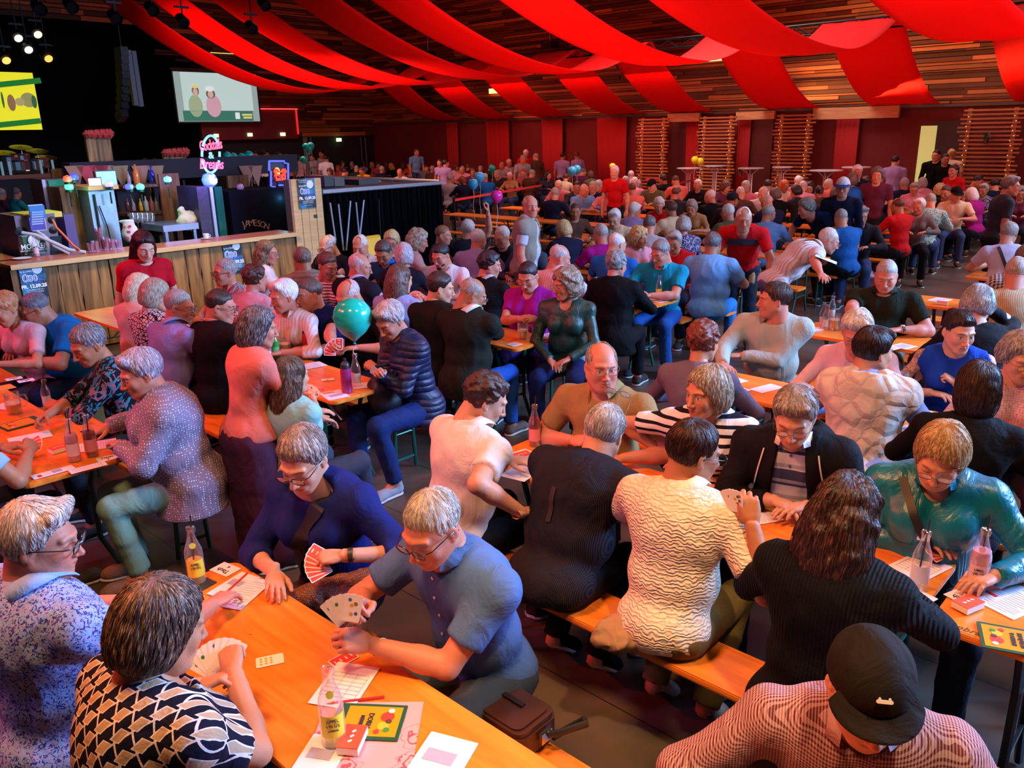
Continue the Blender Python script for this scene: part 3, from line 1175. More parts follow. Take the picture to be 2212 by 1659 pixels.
def person_geo(p, J, arms, res, hres):
 """meshes in the person's own space: list of (part name, mesh)"""
 s, bd = p['s'], p['build']
 fem = p['sex'] == 'f'
 P0, P1, P2, P3 = J['P']
 S = J['S']
 lo = np.array([-.62, -.50, -.05])
 hi = np.array([.62, .75, J['hc'][2]+.05])
 for sd in (1, -1):
  for q in (arms[sd]['E'], arms[sd]['T']):
   lo = np.minimum(lo, q-.12)
   hi = np.maximum(hi, q+.12)
 lo[2] = -.03
 lo = np.maximum(lo, np.minimum.reduce([P0-.36, P3-.36, S[1]-.16, S[-1]-.16, arms[1]['E']-.12, arms[-1]['E']-.12, arms[1]['T']-.1, arms[-1]['T']-.1, np.array([-.3, -.3, -.03])]))
 hi = np.minimum(hi, np.maximum.reduce([P0+.36, P3+.2, S[1]+.16, arms[1]['E']+.12, arms[-1]['E']+.12, arms[1]['T']+.1, arms[-1]['T']+.1, np.array([.3, .62, 0])]))
 hi[2] = max(J['hc'][2]+.02, arms[1]['T'][2]+.06, arms[-1]['T'][2]+.06, arms[1]['E'][2]+.1)
 w = bd
 # legs
 kn, an = {}, {}
 for sd in (1, -1):
  if p['stand']:
   kn[sd] = np.array([sd*.10, .03, .50*s])
   an[sd] = np.array([sd*.11, -.02 + .0*sd, .10])
  elif p['legs'] == 'back':
   kn[sd] = np.array([sd*.13, .40*s, .53])
   an[sd] = np.array([sd*.12, .16, .11])
  elif p['legs'] == 'in':
   kn[sd] = np.array([sd*.10, .43*s, .52])
   an[sd] = np.array([sd*.09, .34, .10])
  else:
   kn[sd] = np.array([sd*.15, .44*s, .54])
   an[sd] = np.array([sd*.15, .38 + .05*sd, .10])
 hip = {sd: P0 + np.array([sd*.09, 0, -.03 if not p['stand'] else -.06]) for sd in (1, -1)}
 lg = .92+.08*w*1.2
 def torso(f, g, k=.05):
  ca, sa = math.cos(math.radians(p['lean'])), math.sin(math.radians(p['lean']))
  R = [[1, 0, 0], [0, ca, sa], [0, -sa, ca]]
  cw = (.150 if fem else .168)*s
  f.ell(P2 + np.array([0, -.005, .01]), (cw*(.6+.4*w)+g, (.108*w)*s+g, .165*s+g), k, R)
  f.ell(P1 + np.array([0, .012*w + (w-1)*.10, 0]), ((.135 if fem else .145)*w*s+g, .108*w*s*(1+(w-1)*.4)+g, .15*s+g), k, R)
  f.ell(P0 + np.array([0, -.005, .00]), ((.170 if fem else .158)*(.5+.5*w)*s+g, .128*(.5+.5*w)*s+g, .105*s+g), k)
  for sd in (1, -1):
   f.cap(P3 + np.array([sd*.03, -.012, -.035]), S[sd] + np.array([0, 0, .004]), .050*s+g, .056*s*(.7+.3*w)+g, k)
   f.ell(P2 + np.array([sd*.075, .0, .035]), (.085*s+g, .085*w*s+g, .11*s+g), k, R)
   if fem:
    c = P2 + (np.array([sd*.070, .078*w, -.045]) @ np.array(R))
    f.ell(c, (.060*w*s+g, .058*w*s+g, .060*w*s+g), .03)
 # ---- body
 f = Field(lo, hi, res)
 torso(f, -.004)
 hl = np.array(J['HM'] @ Vector((0, -.032, -.10)))
 nr = (.050 if fem else .060)*s + (.008 if bd > 1.15 else 0)
 f.cap(P3 + np.array([0, -.005, -.05]), hl, nr+.012, nr, .03)
 for sd in (1, -1):
  E, T = arms[sd]['E'], arms[sd]['T']
  m = .5*(E+T)
  ar = (.82 if fem else 1.)*(.6+.4*bd)*s
  f.cap(S[sd], E, .052*ar, .041*ar, .03)
  f.cap(E, E+.35*(T-E), .041*ar, .041*ar, .015)
  f.cap(E+.3*(T-E), T, .041*ar, .0265*s, .015)
  f.cap(hip[sd], kn[sd], .080*lg, .052, .03)
  f.cap(kn[sd], kn[sd]+.4*(an[sd]-kn[sd]) + np.array([0, -.01, 0]), .052, .052, .02)
  f.cap(kn[sd]+.35*(an[sd]-kn[sd]), an[sd], .050, .034, .02)
  f.cap(an[sd], an[sd]+np.array([0, .06, -.04]), .034, .030, .02)
 V, Q = f.nets()
 hk = ('f' if fem else 'm') + ('h' if bd > 1.15 else '')
 HV, HQ = head_geo(hk, hres)
 HM = np.array(J['HM'])
 HW = HV @ HM[:3, :3].T + HM[:3, 3]
 Vs, Qs, hc = [V, HW], [Q, HQ+len(V)], [np.tile([0, -1, 0], (len(V), 1)), HV]
 n = len(V)+len(HV)
 for sd in (1, -1):
  hV, hQ = hand_geo(arms[sd]['pose'], hres)
  M = np.array(arms[sd]['M'])
  hv = hV*np.array([1 if sd == 1 else -1, 1, 1])
  Vs.append(hv @ M[:3, :3].T + M[:3, 3])
  Qs.append((hQ if sd == 1 else hQ[:, ::-1])+n)
  hc.append(np.tile([0, -1, 0], (len(hv), 1)))
  n += len(hv)
 out = [('body', npmesh('body', np.concatenate(Vs), np.concatenate(Qs), {'hc': np.concatenate(hc)}))]
 # ---- shirt
 f = Field(lo-np.array([.06, .06, 0]), hi+np.array([.06, .06, 0]), res)
 g = .013 + p['loose']
 torso(f, g)
 if p['hem']:
  hz = P0[2]-p['hem']
  f.cap(P0 + np.array([-.05, 0, -.02]), np.array([-.06, .02, hz]), .14*w, .15*w, .05)
  f.cap(P0 + np.array([.05, 0, -.02]), np.array([.06, .02, hz]), .14*w, .15*w, .05)
 sub_cut = []
 for sd in (1, -1):
  E, T = arms[sd]['E'], arms[sd]['T']
  ar = (.85 if fem else 1.)*(.6+.4*bd)*s
  lo_ = p['loose']*.6
  if p['sleeve'] == 'long':
   f.cap(S[sd], E, .062*ar+lo_, .052*ar+lo_, .035)
   f.cap(E, T, .052*ar+lo_, .037*s+lo_*.6, .012, cut=.99)
  elif p['sleeve'] == 'half':
   f.cap(S[sd], E, .064*ar+lo_, .056*ar+lo_, .035)
   f.cap(E, E+.4*(T-E), .056*ar+lo_, .050*ar+lo_, .01, cut=.99)
  elif p['sleeve'] == 'short':
   f.cap(S[sd], S[sd]+.68*(E-S[sd]), .062*ar+lo_, .061*ar+lo_, .030, cut=.99)
 if p['hood'] and not p['jacket']:
  f.ell(P3 + np.array([0, -.075, -.035]), (.135, .075, .085), .03)
  f.ell(P3 + np.array([0, -.060, .045]), (.085, .055, .040), .01, sub=True)
 x, y, z = f.full()
 if p['sleeve'] == 'none':
  for sd in (1, -1):
   E = arms[sd]['E']
   d = (E-S[sd])/np.linalg.norm(E-S[sd])
   c = S[sd]+d*.0
   f.cap(c+np.array([sd*.055, 0, .03]), c+d*.2+np.array([sd*.05, 0, 0]), .062, .062, .01, sub=True)
 # folds
 fold = wob((x*1.0, y*1.0, z*1.0), 31+p.get('seed', 0), 22)
 rid = (1-np.abs(wob((x*1.1, y*.9, z*.6), 41+p.get('seed', 0), 17)))**3
 f.F = (f.F + (fold*.0042 - rid*.0055 + .002)*(1 + 6*p['loose'])).astype(np.float32)
 if not p['stand'] and not p['hem']:
  f.F = np.maximum(f.F, (P0[2]-.085 - z + .02*np.sin(x*18) + 0*y).astype(np.float32))
 elif p['hem']:
  f.F = np.maximum(f.F, (P0[2]-p['hem'] - z + 0*x + 0*y).astype(np.float32))
 nd = {'crew': (.058, .02, .045), 'v': (.042, .06, .085), 'wide': (.105, .03, .06), 'deep': (.06, .07, .12), 'open': (.045, .10, .30), 'roll': None}[p['neck']]
 if nd:
  c = P3 + np.array([0, .058, .010])
  f.ell(c, (nd[0]+.012, .060, nd[2]), .006, sub=True)
 V, Q = f.nets()
 out.append(('shirt', npmesh('shirt', V, Q)))
 if p['jacket']:
  f = Field(lo-np.array([.07, .07, 0]), hi+np.array([.07, .07, 0]), res)
  torso(f, g+.016)
  for sd in (1, -1):
   E, T = arms[sd]['E'], arms[sd]['T']
   ar = (.88 if fem else 1.)*(.6+.4*bd)*s
   if p['jsleeve'] == 'long':
    f.cap(S[sd], E, .072*ar, .062*ar, .035)
    f.cap(E, E+.86*(T-E), .062*ar, .046*s, .012, cut=.99)
   elif p['jsleeve'] == 'cap':
    f.cap(S[sd], S[sd]+.25*(E-S[sd]), .070*ar, .070*ar, .03, cut=.99)
  if p['hood']:
   f.ell(P3 + np.array([0, -.110, -.045]), (.165, .085, .125), .02)
   f.ell(P3 + np.array([0, -.085, .070]), (.09, .06, .045), .015, sub=True)
  x, y, z = f.full()
  rid = (1-np.abs(wob((x*1.1, y*.9, z*.6), 77, 17)))**3
  f.F = (f.F - rid*.006 + wob((x, y, z), 71, 22)*.004).astype(np.float32)
  wd = .055 + .10*np.clip(P3[2]-z, 0, .45)
  opn = wd - np.abs(x + 0*y) + 0*z
  f.F = np.where((y > P1[1]+.015 + (z-P1[2])*(P3[1]-P1[1])/max(.05, P3[2]-P1[2])), np.maximum(f.F, opn), f.F).astype(np.float32)
  c = P3 + np.array([0, .035, .03])
  f.ell(c, (.075, .080, .07), .008, sub=True)
  f.F = np.maximum(f.F, (P0[2]-.10 - z + 0*x + 0*y).astype(np.float32))
  out.append(('jacket', npmesh('jacket', *f.nets())))
 # ---- trousers
 if p['legcut'] != 'none' and p['feet']:
  f = Field((-.36, -.26, .0), (.36, .62, P0[2]+.12), max(res, .012))
  f.ell(P0 + np.array([0, -.008, -.015]), ((.168 if fem else .160)*(.5+.5*w)*s+.006, .136*(.5+.5*w)*s, .10*s), .05)
  cut = .42 if p['legcut'] == 'shorts' else None
  for sd in (1, -1):
   if cut:
    f.cap(hip[sd], hip[sd]+.86*(kn[sd]-hip[sd]), .094*lg, .080, .05, cut=.99)
   else:
    f.cap(hip[sd], kn[sd], .092*lg, .066, .05)
    e = an[sd]+np.array([0, 0, .0])
    f.cap(kn[sd], e, .066, .056 if p['legcut'] != 'slim' else .046, .02, cut=.96)
  if p['legcut'] == 'skirt':
   f.cap(P0 + np.array([0, .0, -.05]), (kn[1]+kn[-1])/2 + np.array([0, .02, -.38 if not p['stand'] else -.3]), .15, .17, .06, sq=((1, 0, 0), .8))
  x, y, z = f.full()
  f.F = (f.F + wob((x, y, z), 51, 24)*.004 - (1-np.abs(wob((x, y, z*.8), 61, 26)))**3*.005).astype(np.float32)
  out.append(('trousers', npmesh('trousers', *f.nets())))
 J['an'] = an
 return out
def shoe_mesh(kind='shoe'):
 if ('shoe', kind) in HAIRS:
  return HAIRS[('shoe', kind)]
 f = Field((-.06, -.11, -.01), (.06, .23, .13), .006)
 f.cap((0, -.045, .045), (0, .12, .035), .040, .040, .02)
 f.ell((0, .135, .030), (.046, .058, .034), .03)
 f.cap((0, -.050, .05), (0, -.045, .095), .038, .036, .02, cut=.95)
 f.ell((0, -.045, .11), (.027, .034, .03), .008, sub=True)
 f.plane((0, 0, .002), (0, 0, -1))
 V, Q = f.nets()
 a = npmesh('shoe', V, Q)
 f = Field((-.07, -.12, -.02), (.07, .24, .05), .006)
 f.cap((0, -.045, .008), (0, .12, .008), .043, .042, .02, sq=((0, 0, 1), 2.6))
 f.ell((0, .135, .008), (.052, .064, .018), .02)
 f.plane((0, 0, .0), (0, 0, -1))
 V, Q = f.nets()
 b = npmesh('shoe_sole', V, Q)
 HAIRS[('shoe', kind)] = (a, b)
 return a, b
def collar_mesh():
 if 'collar' in HAIRS:
  return HAIRS['collar']
 V, Q = [], []
 n = 28
 for t in (0, .0028):
  for i in range(n+1):
   a = math.radians(28 + 304*i/n)          # measured from the front
   fr = max(0, 1 - min(a, 2*math.pi-a)/1.25)
   sx, cy = math.sin(a), math.cos(a)
   for r, z in ((.064, -.012), (.060, .026), (.066+t, .034), (.088+t+.02*fr, -.008-.034*fr)):
    V.append((sx*r*1.02, cy*r*1.0-.004, z+t*.4))
 k = (n+1)*4
 for i in range(n):
  for j in range(3):
   p = i*4+j
   Q.append((p, p+1, p+5, p+4))
   Q.append((k+p, k+p+4, k+p+5, k+p+1))
 for i in range(n):
  Q.append((i*4+3, k+i*4+3, k+(i+1)*4+3, (i+1)*4+3))
 for i in (0, n):
  for j in range(3):
   p = i*4+j
   Q.append((p, k+p, k+p+1, p+1) if i else (p, p+1, k+p+1, k+p))
 HAIRS['collar'] = npmesh('collar', V, Q)
 return HAIRS['collar']
TONE = {'pale': 'd8aa90', 'fair': 'c8957a', 'warm': 'bd8464', 'tan': 'a67052', 'ruddy': 'c0806a'}
PEOPLE = []
def P(label, u, v, face, top=('plain', '888888'), hair=('short', '777777'), bottom='26303f', rh=None, lh=None, glasses=None,
 tone='fair', eyes='down', brow=None, name='person', group=None, lib=False, cap=None, shoes=('3a3a3a', 'c8c8c8'), label_only=None, hz=None, **kw):
 p = dict(DEF)
 p.update(kw)
 J = skeleton(p)
 yaw = YAW_B + math.radians(face) - math.pi/2       # local +y -> facing direction (0 = B, 90 = A)
 hc = J['hc']
 tgt = at(u, v, hz or hc[2])
 Rz = Matrix.Rotation(yaw, 3, 'Z')
 off = Rz @ Vector((hc[0], hc[1], 0))
 dz = (hz - hc[2]) if hz else 0.
 root = Vector((tgt.x-off.x, tgt.y-off.y, dz))
 MR = Matrix.Translation(root) @ Matrix.Rotation(yaw, 4, 'Z')
 MI = MR.inverted()
 arms = {}
 for sd, sp in ((1, rh), (-1, lh)):
  hint = (sd*1., -.35, -.45)
  pose = 'rest'
  hd = hn = None
  if sp is None:
   T, pose, hint, hd, hn = arm_targets(p, J, sd, None)
  else:
   if sp[0] == 'L':
    T = np.array(sp[1:4], float)
    rest = sp[4:]
   else:
    T = np.array(MI @ at(sp[0], sp[1], sp[2]))
    rest = sp[3:]
   if len(rest) > 0 and rest[0]:
    pose = rest[0]
   if len(rest) > 1 and rest[1]:
    hd = np.array(rest[1], float)
   if len(rest) > 2 and rest[2]:
    hn = np.array(rest[2], float)
   if len(rest) > 3 and rest[3]:
    hint = rest[3]
  E, T2 = ik(J['S'][sd], T, .285*p['s'], .255*p['s'], hint)
  fa = (T2-E)/np.linalg.norm(T2-E)
  if hd is None:
   hd = fa.copy() if pose in ('hold', 'fist', 'pinch', 'wrap') else np.array([fa[0], fa[1], fa[2]*.3-.08])
  if hn is None:
   hn = np.array([-sd*.1, 0, 1.]) if pose in ('rest', 'flat') else np.array([sd*.75, .15, .6])
  hd = .85*hd/np.linalg.norm(hd) + .35*fa
  y = Vector(hd).normalized()
  z = Vector(hn)
  z = (z - y*z.dot(y)).normalized()
  x = y.cross(z)
  k = p['s']*(.90 if p['sex'] == 'f' else 1.)
  M = Matrix(((x.x*k, y.x*k, z.x*k, T2[0]), (x.y*k, y.y*k, z.y*k, T2[1]), (x.z*k, y.z*k, z.z*k, T2[2]), (0, 0, 0, 1)))
  arms[sd] = dict(E=E, T=T2, pose=pose, M=M)
 ppm_ = F_PX/max(.5, float((np.array(MR @ Vector(hc))-np.array([0, 0, CAM_H])) @ fw))
 res = .0115 if ppm_ > 330 else (.014 if ppm_ > 200 else .019)
 hres = .0038 if ppm_ > 330 else (.005 if ppm_ > 220 else .008)
 key = None
 if lib:
  key = (p['stand'], p['sex'], p['build'], p['lean'], p['hy'], p['hp'], p['sleeve'], p['legcut'], res, p['s'], p['neck'], p['jacket'] is not None, repr(rh), repr(lh))
 if key is not None and key in GEO:
  parts, J['an'] = GEO[key]
 else:
  parts = person_geo(p, J, arms, res, hres)
  if key is not None:
   GEO[key] = (parts, J['an'])
 o = empty(name, root, yaw, label, 'person', group)
 bc = brow or hair[1]
 mats = {'body': skin_mat(TONE.get(tone, tone), bc, eyes, .45 if p['sex'] == 'f' else .22),
   'shirt': cloth(*top) if isinstance(top, tuple) else top, 'trousers': cloth('plain', bottom)}
 if p['jacket']:
  mats['jacket'] = cloth(*p['jacket'])
 for nm, me in parts:
  link(nm, me, mats[nm], o, None, True)
 if hair[0] and hair[0] != 'none':
  hh = .0042 if ppm_ > 330 else (.006 if ppm_ > 200 else .009)
  ho = link('hair', hair_mesh(hair[0], hh, 0), hair_mat(*hair[1:3]), o, J['HM'], True)
  if ppm_ > 300 and not cap and 'curly' not in hair[0]:
   tag(link('hair_strands', strands(hair[0], hh), hair_mat(*hair[1:3]), ho, None, True), kind='stuff')
 if cap:
  a, b = cap_parts()
  c = link('cap', a, cloth('plain', cap), o, J['HM'], True)
  link('peak', b, cloth('plain', cap if cap != 'dddddd' else '2a4a9a'), c, None, True)
 if glasses:
  gm = glasses_mesh(glasses)
  g = link('glasses', gm, None, o, J['HM'])
  if not gm.materials:
   gm.materials.append(plain('glasses_frame_'+glasses, {'thick': (.015, .012, .012), 'thin': (.10, .08, .07), 'sun': (.02, .02, .02)}[glasses], .3))
   gm.materials.append(plain('dark_lens', (.02, .025, .03), .1) if glasses == 'sun' else glass('lens', (.9, .95, 1), .03, .10))
 if p['collar']:
  P3, P2 = J['P'][3], J['P'][2]
  hl = np.array(J['HM'] @ Vector((0, -.04, -.12)))
  ax = Vector(hl-(P3-np.array([0, 0, .04]))).normalized()
  Rm = Vector((0, 0, 1)).rotation_difference(ax).to_matrix().to_4x4()
  sc = p['s']*(1.08 if p['sex'] == 'm' else .94)*(1.1 if p['build'] > 1.15 else 1)
  link('collar', collar_mesh(), cloth('plain', p['collar']), o, Matrix.Translation(Vector(P3)+ax*.005) @ Rm @ Matrix.Scale(sc, 4), True)
 if p['feet'] and ppm_ > 60 and (u, v) and p.get('shoe', ppm_ > 110):
  a, b = shoe_mesh()
  for sd in (1, -1):
   an = J['an'][sd]
   tilt = math.radians(-38) if p['legs'] == 'back' and not p['stand'] else 0
   M = Matrix.Translation(Vector((an[0], an[1]+.03, an[2]-.098))) @ Matrix.Rotation(math.radians(-8*sd), 4, 'Z')
   if tilt:
    M = Matrix.Translation(Vector((an[0], an[1]+.03, an[2]-.06))) @ Matrix.Rotation(tilt, 4, 'X')
   so = link('shoe', a, cloth('plain', shoes[0]), o, M, True)
   link('shoe_sole', b, cloth('plain', shoes[1]), so, None, True)
 info = dict(o=o, MR=MR, J=J, hand={sd: MR @ arms[sd]['M'] for sd in arms}, root=root, p=p, yaw=yaw)
 PEOPLE.append(info)
 if 'DEBUGP' in globals():
  print('P %-60s a %.2f b %.2f  head %.0f px/m' % (label[:60], np.array(root) @ A, np.array(root) @ B, ppm_))
 return info
# ------------------------------------------------------------------ hall shell
HM3 = Matrix.Rotation(YAW_B, 4, 'Z')      # local x = B, local y = A
def hall(name, loc_ab=(0, 0, 0), **kw):
 """an Empty whose local x runs along B and local y along A"""
 return empty(name, W(loc_ab[0], loc_ab[1], loc_ab[2]), YAW_B, **kw)
def struct(name, mb, mat, smooth=False, label=None):
 o = mb.build(name, mat, None, smooth)
 o.rotation_euler = (0, 0, YAW_B)
 o['kind'] = 'structure'
 return o
def floor_mat():
 m, t, b = nt('floor', .32, 0, .5)
 tc = N(t, 'ShaderNodeTexCoord')
 n1 = N(t, 'ShaderNodeTexNoise')
 n1.inputs['Scale'].default_value = 1.3
 n1.inputs['Detail'].default_value = 8
 n1.inputs['Distortion'].default_value = .8
 L(t, tc.outputs['Object'], n1.inputs['Vector'])
 cr = N(t, 'ShaderNodeValToRGB')
 cr.color_ramp.elements[0].color = (.050, .040, .034, 1)
 cr.color_ramp.elements[0].position = .3
 cr.color_ramp.elements[1].color = (.115, .090, .070, 1)
 cr.color_ramp.elements[1].position = .7
 L(t, n1.outputs[0], cr.inputs[0])
 # thin seams between floor sheets
 sp = N(t, 'ShaderNodeSeparateXYZ')
 L(t, tc.outputs['Object'], sp.inputs[0])
 fr = N(t, 'ShaderNodeMath', operation='FRACT')
 dv = N(t, 'ShaderNodeMath', operation='DIVIDE')
 dv.inputs[1].default_value = .62
 L(t, sp.outputs[0], dv.inputs[0])
 L(t, dv.outputs[0], fr.inputs[0])
 lt = N(t, 'ShaderNodeMath', operation='LESS_THAN')
 lt.inputs[1].default_value = .012
 L(t, fr.outputs[0], lt.inputs[0])
 mx = N(t, 'ShaderNodeMix', data_type='RGBA')
 L(t, lt.outputs[0], mx.inputs[0])
 L(t, cr.outputs[0], mx.inputs[6])
 mx.inputs[7].default_value = (.02, .016, .014, 1)
 L(t, mx.outputs[2], b.inputs['Base Color'])
 rr = N(t, 'ShaderNodeMapRange')
 L(t, n1.outputs[0], rr.inputs[0])
 rr.inputs[3].default_value = .22
 rr.inputs[4].default_value = .46
 L(t, rr.outputs[0], b.inputs['Roughness'])
 return m
AMIN, AMAX, BMIN, BMAX, ZTOP = -9., 30., -7., 23.5, 10.5
ZS, KD = 2.88, 1.208
mb = MB().box(((BMIN+BMAX)/2, (AMIN+AMAX+7)/2, -.06), (BMAX-BMIN+.6, AMAX-AMIN+7.6, .12))
struct('floor', mb, floor_mat())
mb = MB().box(((BMIN+BMAX)/2, (AMIN+AMAX+7)/2, ZTOP+.1), (BMAX-BMIN+.6, AMAX-AMIN+7.6, .2))
struct('ceiling', mb, plain('ceiling_dark', (.012, .010, .010), .9))
dark = plain('dark_wall', (.014, .011, .012), .85)
struct('wall_near', MB().box(((BMIN+BMAX)/2, AMIN-.1, ZTOP/2), (BMAX-BMIN, .2, ZTOP)), plain('near_wall', (.10, .07, .06), .9))
struct('wall_stage_side', MB().box((BMIN-.1, (AMIN+AMAX+7)/2, ZTOP/2), (.2, AMAX+7-AMIN, ZTOP)), dark)
def boards(x0, x1, z0, z1, y, facing, rows=.155, holes=(), seed=3, tone=1., axis='B'):
 """rows of timber boards of uneven length, depth and tint; returns one mesh with a tint attribute"""
 r = random.Random(seed)
 vs, fs, tint = [], [], []
 z = z0
 while z < z1-.02:
  hgt = r.choice([rows*.45, rows*.7, rows, rows*1.05])
  hgt = min(hgt, z1-z)
  x = x0 - r.random()*1.5
  while x < x1:
   ln = r.choice([.7, 1.1, 1.7, 2.4, 3.2])
   xa, xb = max(x, x0), min(x+ln, x1)
   x += ln
   if xb-xa < .02:
    continue
   cx_, cz = (xa+xb)/2, z+hgt/2
   if any(h[0] < cx_ < h[1] and h[2] < cz < h[3] for h in holes):
    continue
   d = r.choice([.02, .04, .07, .10])
   g = .022
   t = r.choice([.22, .35, .5, .7, 1., 1.5])*tone
   n = len(vs)
   if axis == 'B':
    pts = [(xx, yy, zz) for yy in (y, y+facing*d) for zz in (z+g/2, z+hgt-g/2) for xx in (xa+.002, xb-.002)]
   else:
    pts = [(yy, xx, zz) for yy in (y, y+facing*d) for zz in (z+g/2, z+hgt-g/2) for xx in (xa+.002, xb-.002)]
   vs += pts
   fs += [tuple(n+i for i in q) for q in ((4, 5, 7, 6), (0, 1, 5, 4), (2, 6, 7, 3), (0, 4, 6, 2), (1, 3, 7, 5))]
   tint += [(t, r.random(), 0)]*8
  z += hgt
 me = bpy.data.meshes.new('boards')
 me.from_pydata(vs, [], fs)
 a = me.attributes.new('tint', 'FLOAT_VECTOR', 'POINT')
 a.data.foreach_set('vector', np.array(tint, np.float32).ravel())
 me.update()
 return me
def board_mat(name, c):
 m, t, b = nt(name, .55, 0, .3)
 at_ = N(t, 'ShaderNodeAttribute', attribute_name='tint')
 sp = N(t, 'ShaderNodeSeparateXYZ')
 L(t, at_.outputs['Vector'], sp.inputs[0])
 tc = N(t, 'ShaderNodeTexCoord')
 mp = N(t, 'ShaderNodeMapping')
 mp.inputs['Scale'].default_value = (2, 2, 22)
 L(t, tc.outputs['Object'], mp.inputs['Vector'])
 n = N(t, 'ShaderNodeTexNoise')
 n.inputs['Scale'].default_value = 1.
 n.inputs['Detail'].default_value = 5
 L(t, mp.outputs[0], n.inputs['Vector'])
 mr = N(t, 'ShaderNodeMapRange')
 L(t, n.outputs[0], mr.inputs[0])
 mr.inputs[3].default_value = .6
 mr.inputs[4].default_value = 1.3
 mu = N(t, 'ShaderNodeMath', operation='MULTIPLY')
 L(t, sp.outputs[0], mu.inputs[0])
 L(t, mr.outputs[0], mu.inputs[1])
 vm = N(t, 'ShaderNodeVectorMath', operation='SCALE')
 vm.inputs[0].default_value = c
 L(t, mu.outputs[0], vm.inputs['Scale'])
 L(t, vm.outputs[0], b.inputs['Base Color'])
 return m
BM = board_mat('timber_boards', (.36, .110, .030))
# long side wall: timber above, red below
me = boards(AMIN, AMAX, ZS, ZTOP, BMAX-.05, -1, .11, seed=4, axis='A')
o = link('wall_right', me, BM)
o.rotation_euler = (0, 0, YAW_B)
o['kind'] = 'structure'
mb = MB().box((BMAX+.05, (AMIN+AMAX)/2, ZTOP/2), (.2, AMAX-AMIN, ZTOP))
struct('wall_right_backing', mb, plain('red_wall', (.13, .006, .006), .8))
struct('trim_1', MB().box((BMAX-.14, (AMIN+AMAX)/2, ZS-.04), (.25, AMAX-AMIN, .07)), plain('soffit', (.05, .022, .014), .6))
# far wall: timber over doors, stage opening at its left
bS, _, _ = 0, 0, 0
_, bst, zst = on(402, 60, 'a', AMAX)
holes = [(BMIN-1, bst, -1, on(200, 50, 'a', AMAX)[2])]
_, bL, zd = on(645, 296, 'a', AMAX)
me = boards(BMIN, BMAX, zd, ZTOP, AMAX, -1, .17, holes=holes, seed=9, tone=.8, axis='B')
o = link('wall_far', me, BM)
o.rotation_euler = (0, 0, YAW_B)
o['kind'] = 'structure'
mb = MB()
mb.box(((bst+BMAX)/2, AMAX+.1, ZTOP/2), (BMAX-bst, .2, ZTOP))
struct('wall_far_backing', mb, dark)
mb = MB().box(((BMIN+bst)/2, AMAX+6.5, ZTOP/2), (bst-BMIN, .2, ZTOP))
mb.box((bst+.1, AMAX+3.2, ZTOP/2), (.2, 6.4, ZTOP))
mb.box(((BMIN+bst)/2, AMAX+.05, ZTOP-.3), (bst-BMIN, .1, .8))
struct('wall_stage_back', mb, plain('stage_black', (.006, .006, .008), .95))
def pbox(name, u0, v0, u1, v1, a, depth, mat, parent=None, axis='a', **kw):
 """an upright box whose front lies in the plane a (or b) = value between two picture corners"""
 p, q = on(u0, v0, axis, a), on(u1, v1, axis, a)
 z0, z1 = sorted((p[2], q[2]))
 if axis == 'a':
  x0, x1 = sorted((p[1], q[1]))
  mb_ = MB().box(((x0+x1)/2, a+depth/2, (z0+z1)/2), (x1-x0, depth, z1-z0))
 else:
  x0, x1 = sorted((p[0], q[0]))
  mb_ = MB().box((a+depth/2, (x0+x1)/2, (z0+z1)/2), (depth, x1-x0, z1-z0))
 if kw.get('floor'):
  mb_ = MB().box(((x0+x1)/2, a+depth/2, z1/2), (x1-x0, depth, z1)) if axis == 'a' else MB().box((a+depth/2, (x0+x1)/2, z1/2), (depth, x1-x0, z1))
 o_ = mb_.build(name, mat, parent)
 if parent is None:
  o_.rotation_euler = (0, 0, YAW_B)
 if kw.get('label'):
  tag(o_, kw['label'], kw['cat'], kw.get('group'))
 return o_, (x0, x1, z0, z1)
def face_text(s, u, v, a, size, mat, parent, axis='a', off=.012, spacing=1., shear=0., bold=0., roll=0., name='lettering', ext=.001, xs=1.):
 """lettering standing in the plane a = value, reading from the near side; parent at the hall frame"""
 p = on(u, v, axis, a)
 if axis == 'a':
  M = Matrix.Translation((p[1], a-off, p[2])) @ Matrix.Rotation(math.pi/2, 4, 'X') @ Matrix.Rotation(roll, 4, 'Z') @ Matrix.Scale(xs, 4, (1, 0, 0))
 else:
  M = Matrix.Translation((a-off, p[0], p[2])) @ Matrix.Rotation(-math.pi/2, 4, 'Z') @ Matrix.Rotation(math.pi/2, 4, 'X')
 return text(name, s, size, mat, parent, M, spacing=spacing, shear=shear, bold=bold, ext=ext)
# ------------------------------------------------------------------ red cloth strips over the hall
def drape_mat():
 m, t, b = nt('red_cloth', .75, 0, .15)
 b.inputs['Base Color'].default_value = (.85, .010, .010, 1)
 tr = N(t, 'ShaderNodeBsdfTranslucent')
 tr.inputs[0].default_value = (.95, .045, .04, 1)
 mx = N(t, 'ShaderNodeMixShader')
 mx.inputs[0].default_value = .42
 L(t, b.outputs[0], mx.inputs[1])
 L(t, tr.outputs[0], mx.inputs[2])
 L(t, mx.outputs[0], t.nodes['Material Output'].inputs[0])
 return m
DM = drape_mat()
B1, B2, BL = 6.3*KD, 16.3*KD, 14.0*KD
ZL, Z2 = CAM_H + (3.58-CAM_H)*KD, CAM_H + (4.28-CAM_H)*KD
def zprof(bb, ac):
 if bb <= BL:
  return ZL + (.040 + .0022*(ac/KD-6))/KD*(BL-bb)**2
 if bb <= B2:
  t = (bb-BL)/(B2-BL)
  return ZL + (Z2-ZL)*t*t*(1.25-.25*t)
 t = (bb-B2)/(BMAX-.3-B2)
 return Z2 + (ZS-Z2)*t - 4*.36*t*(1-t)
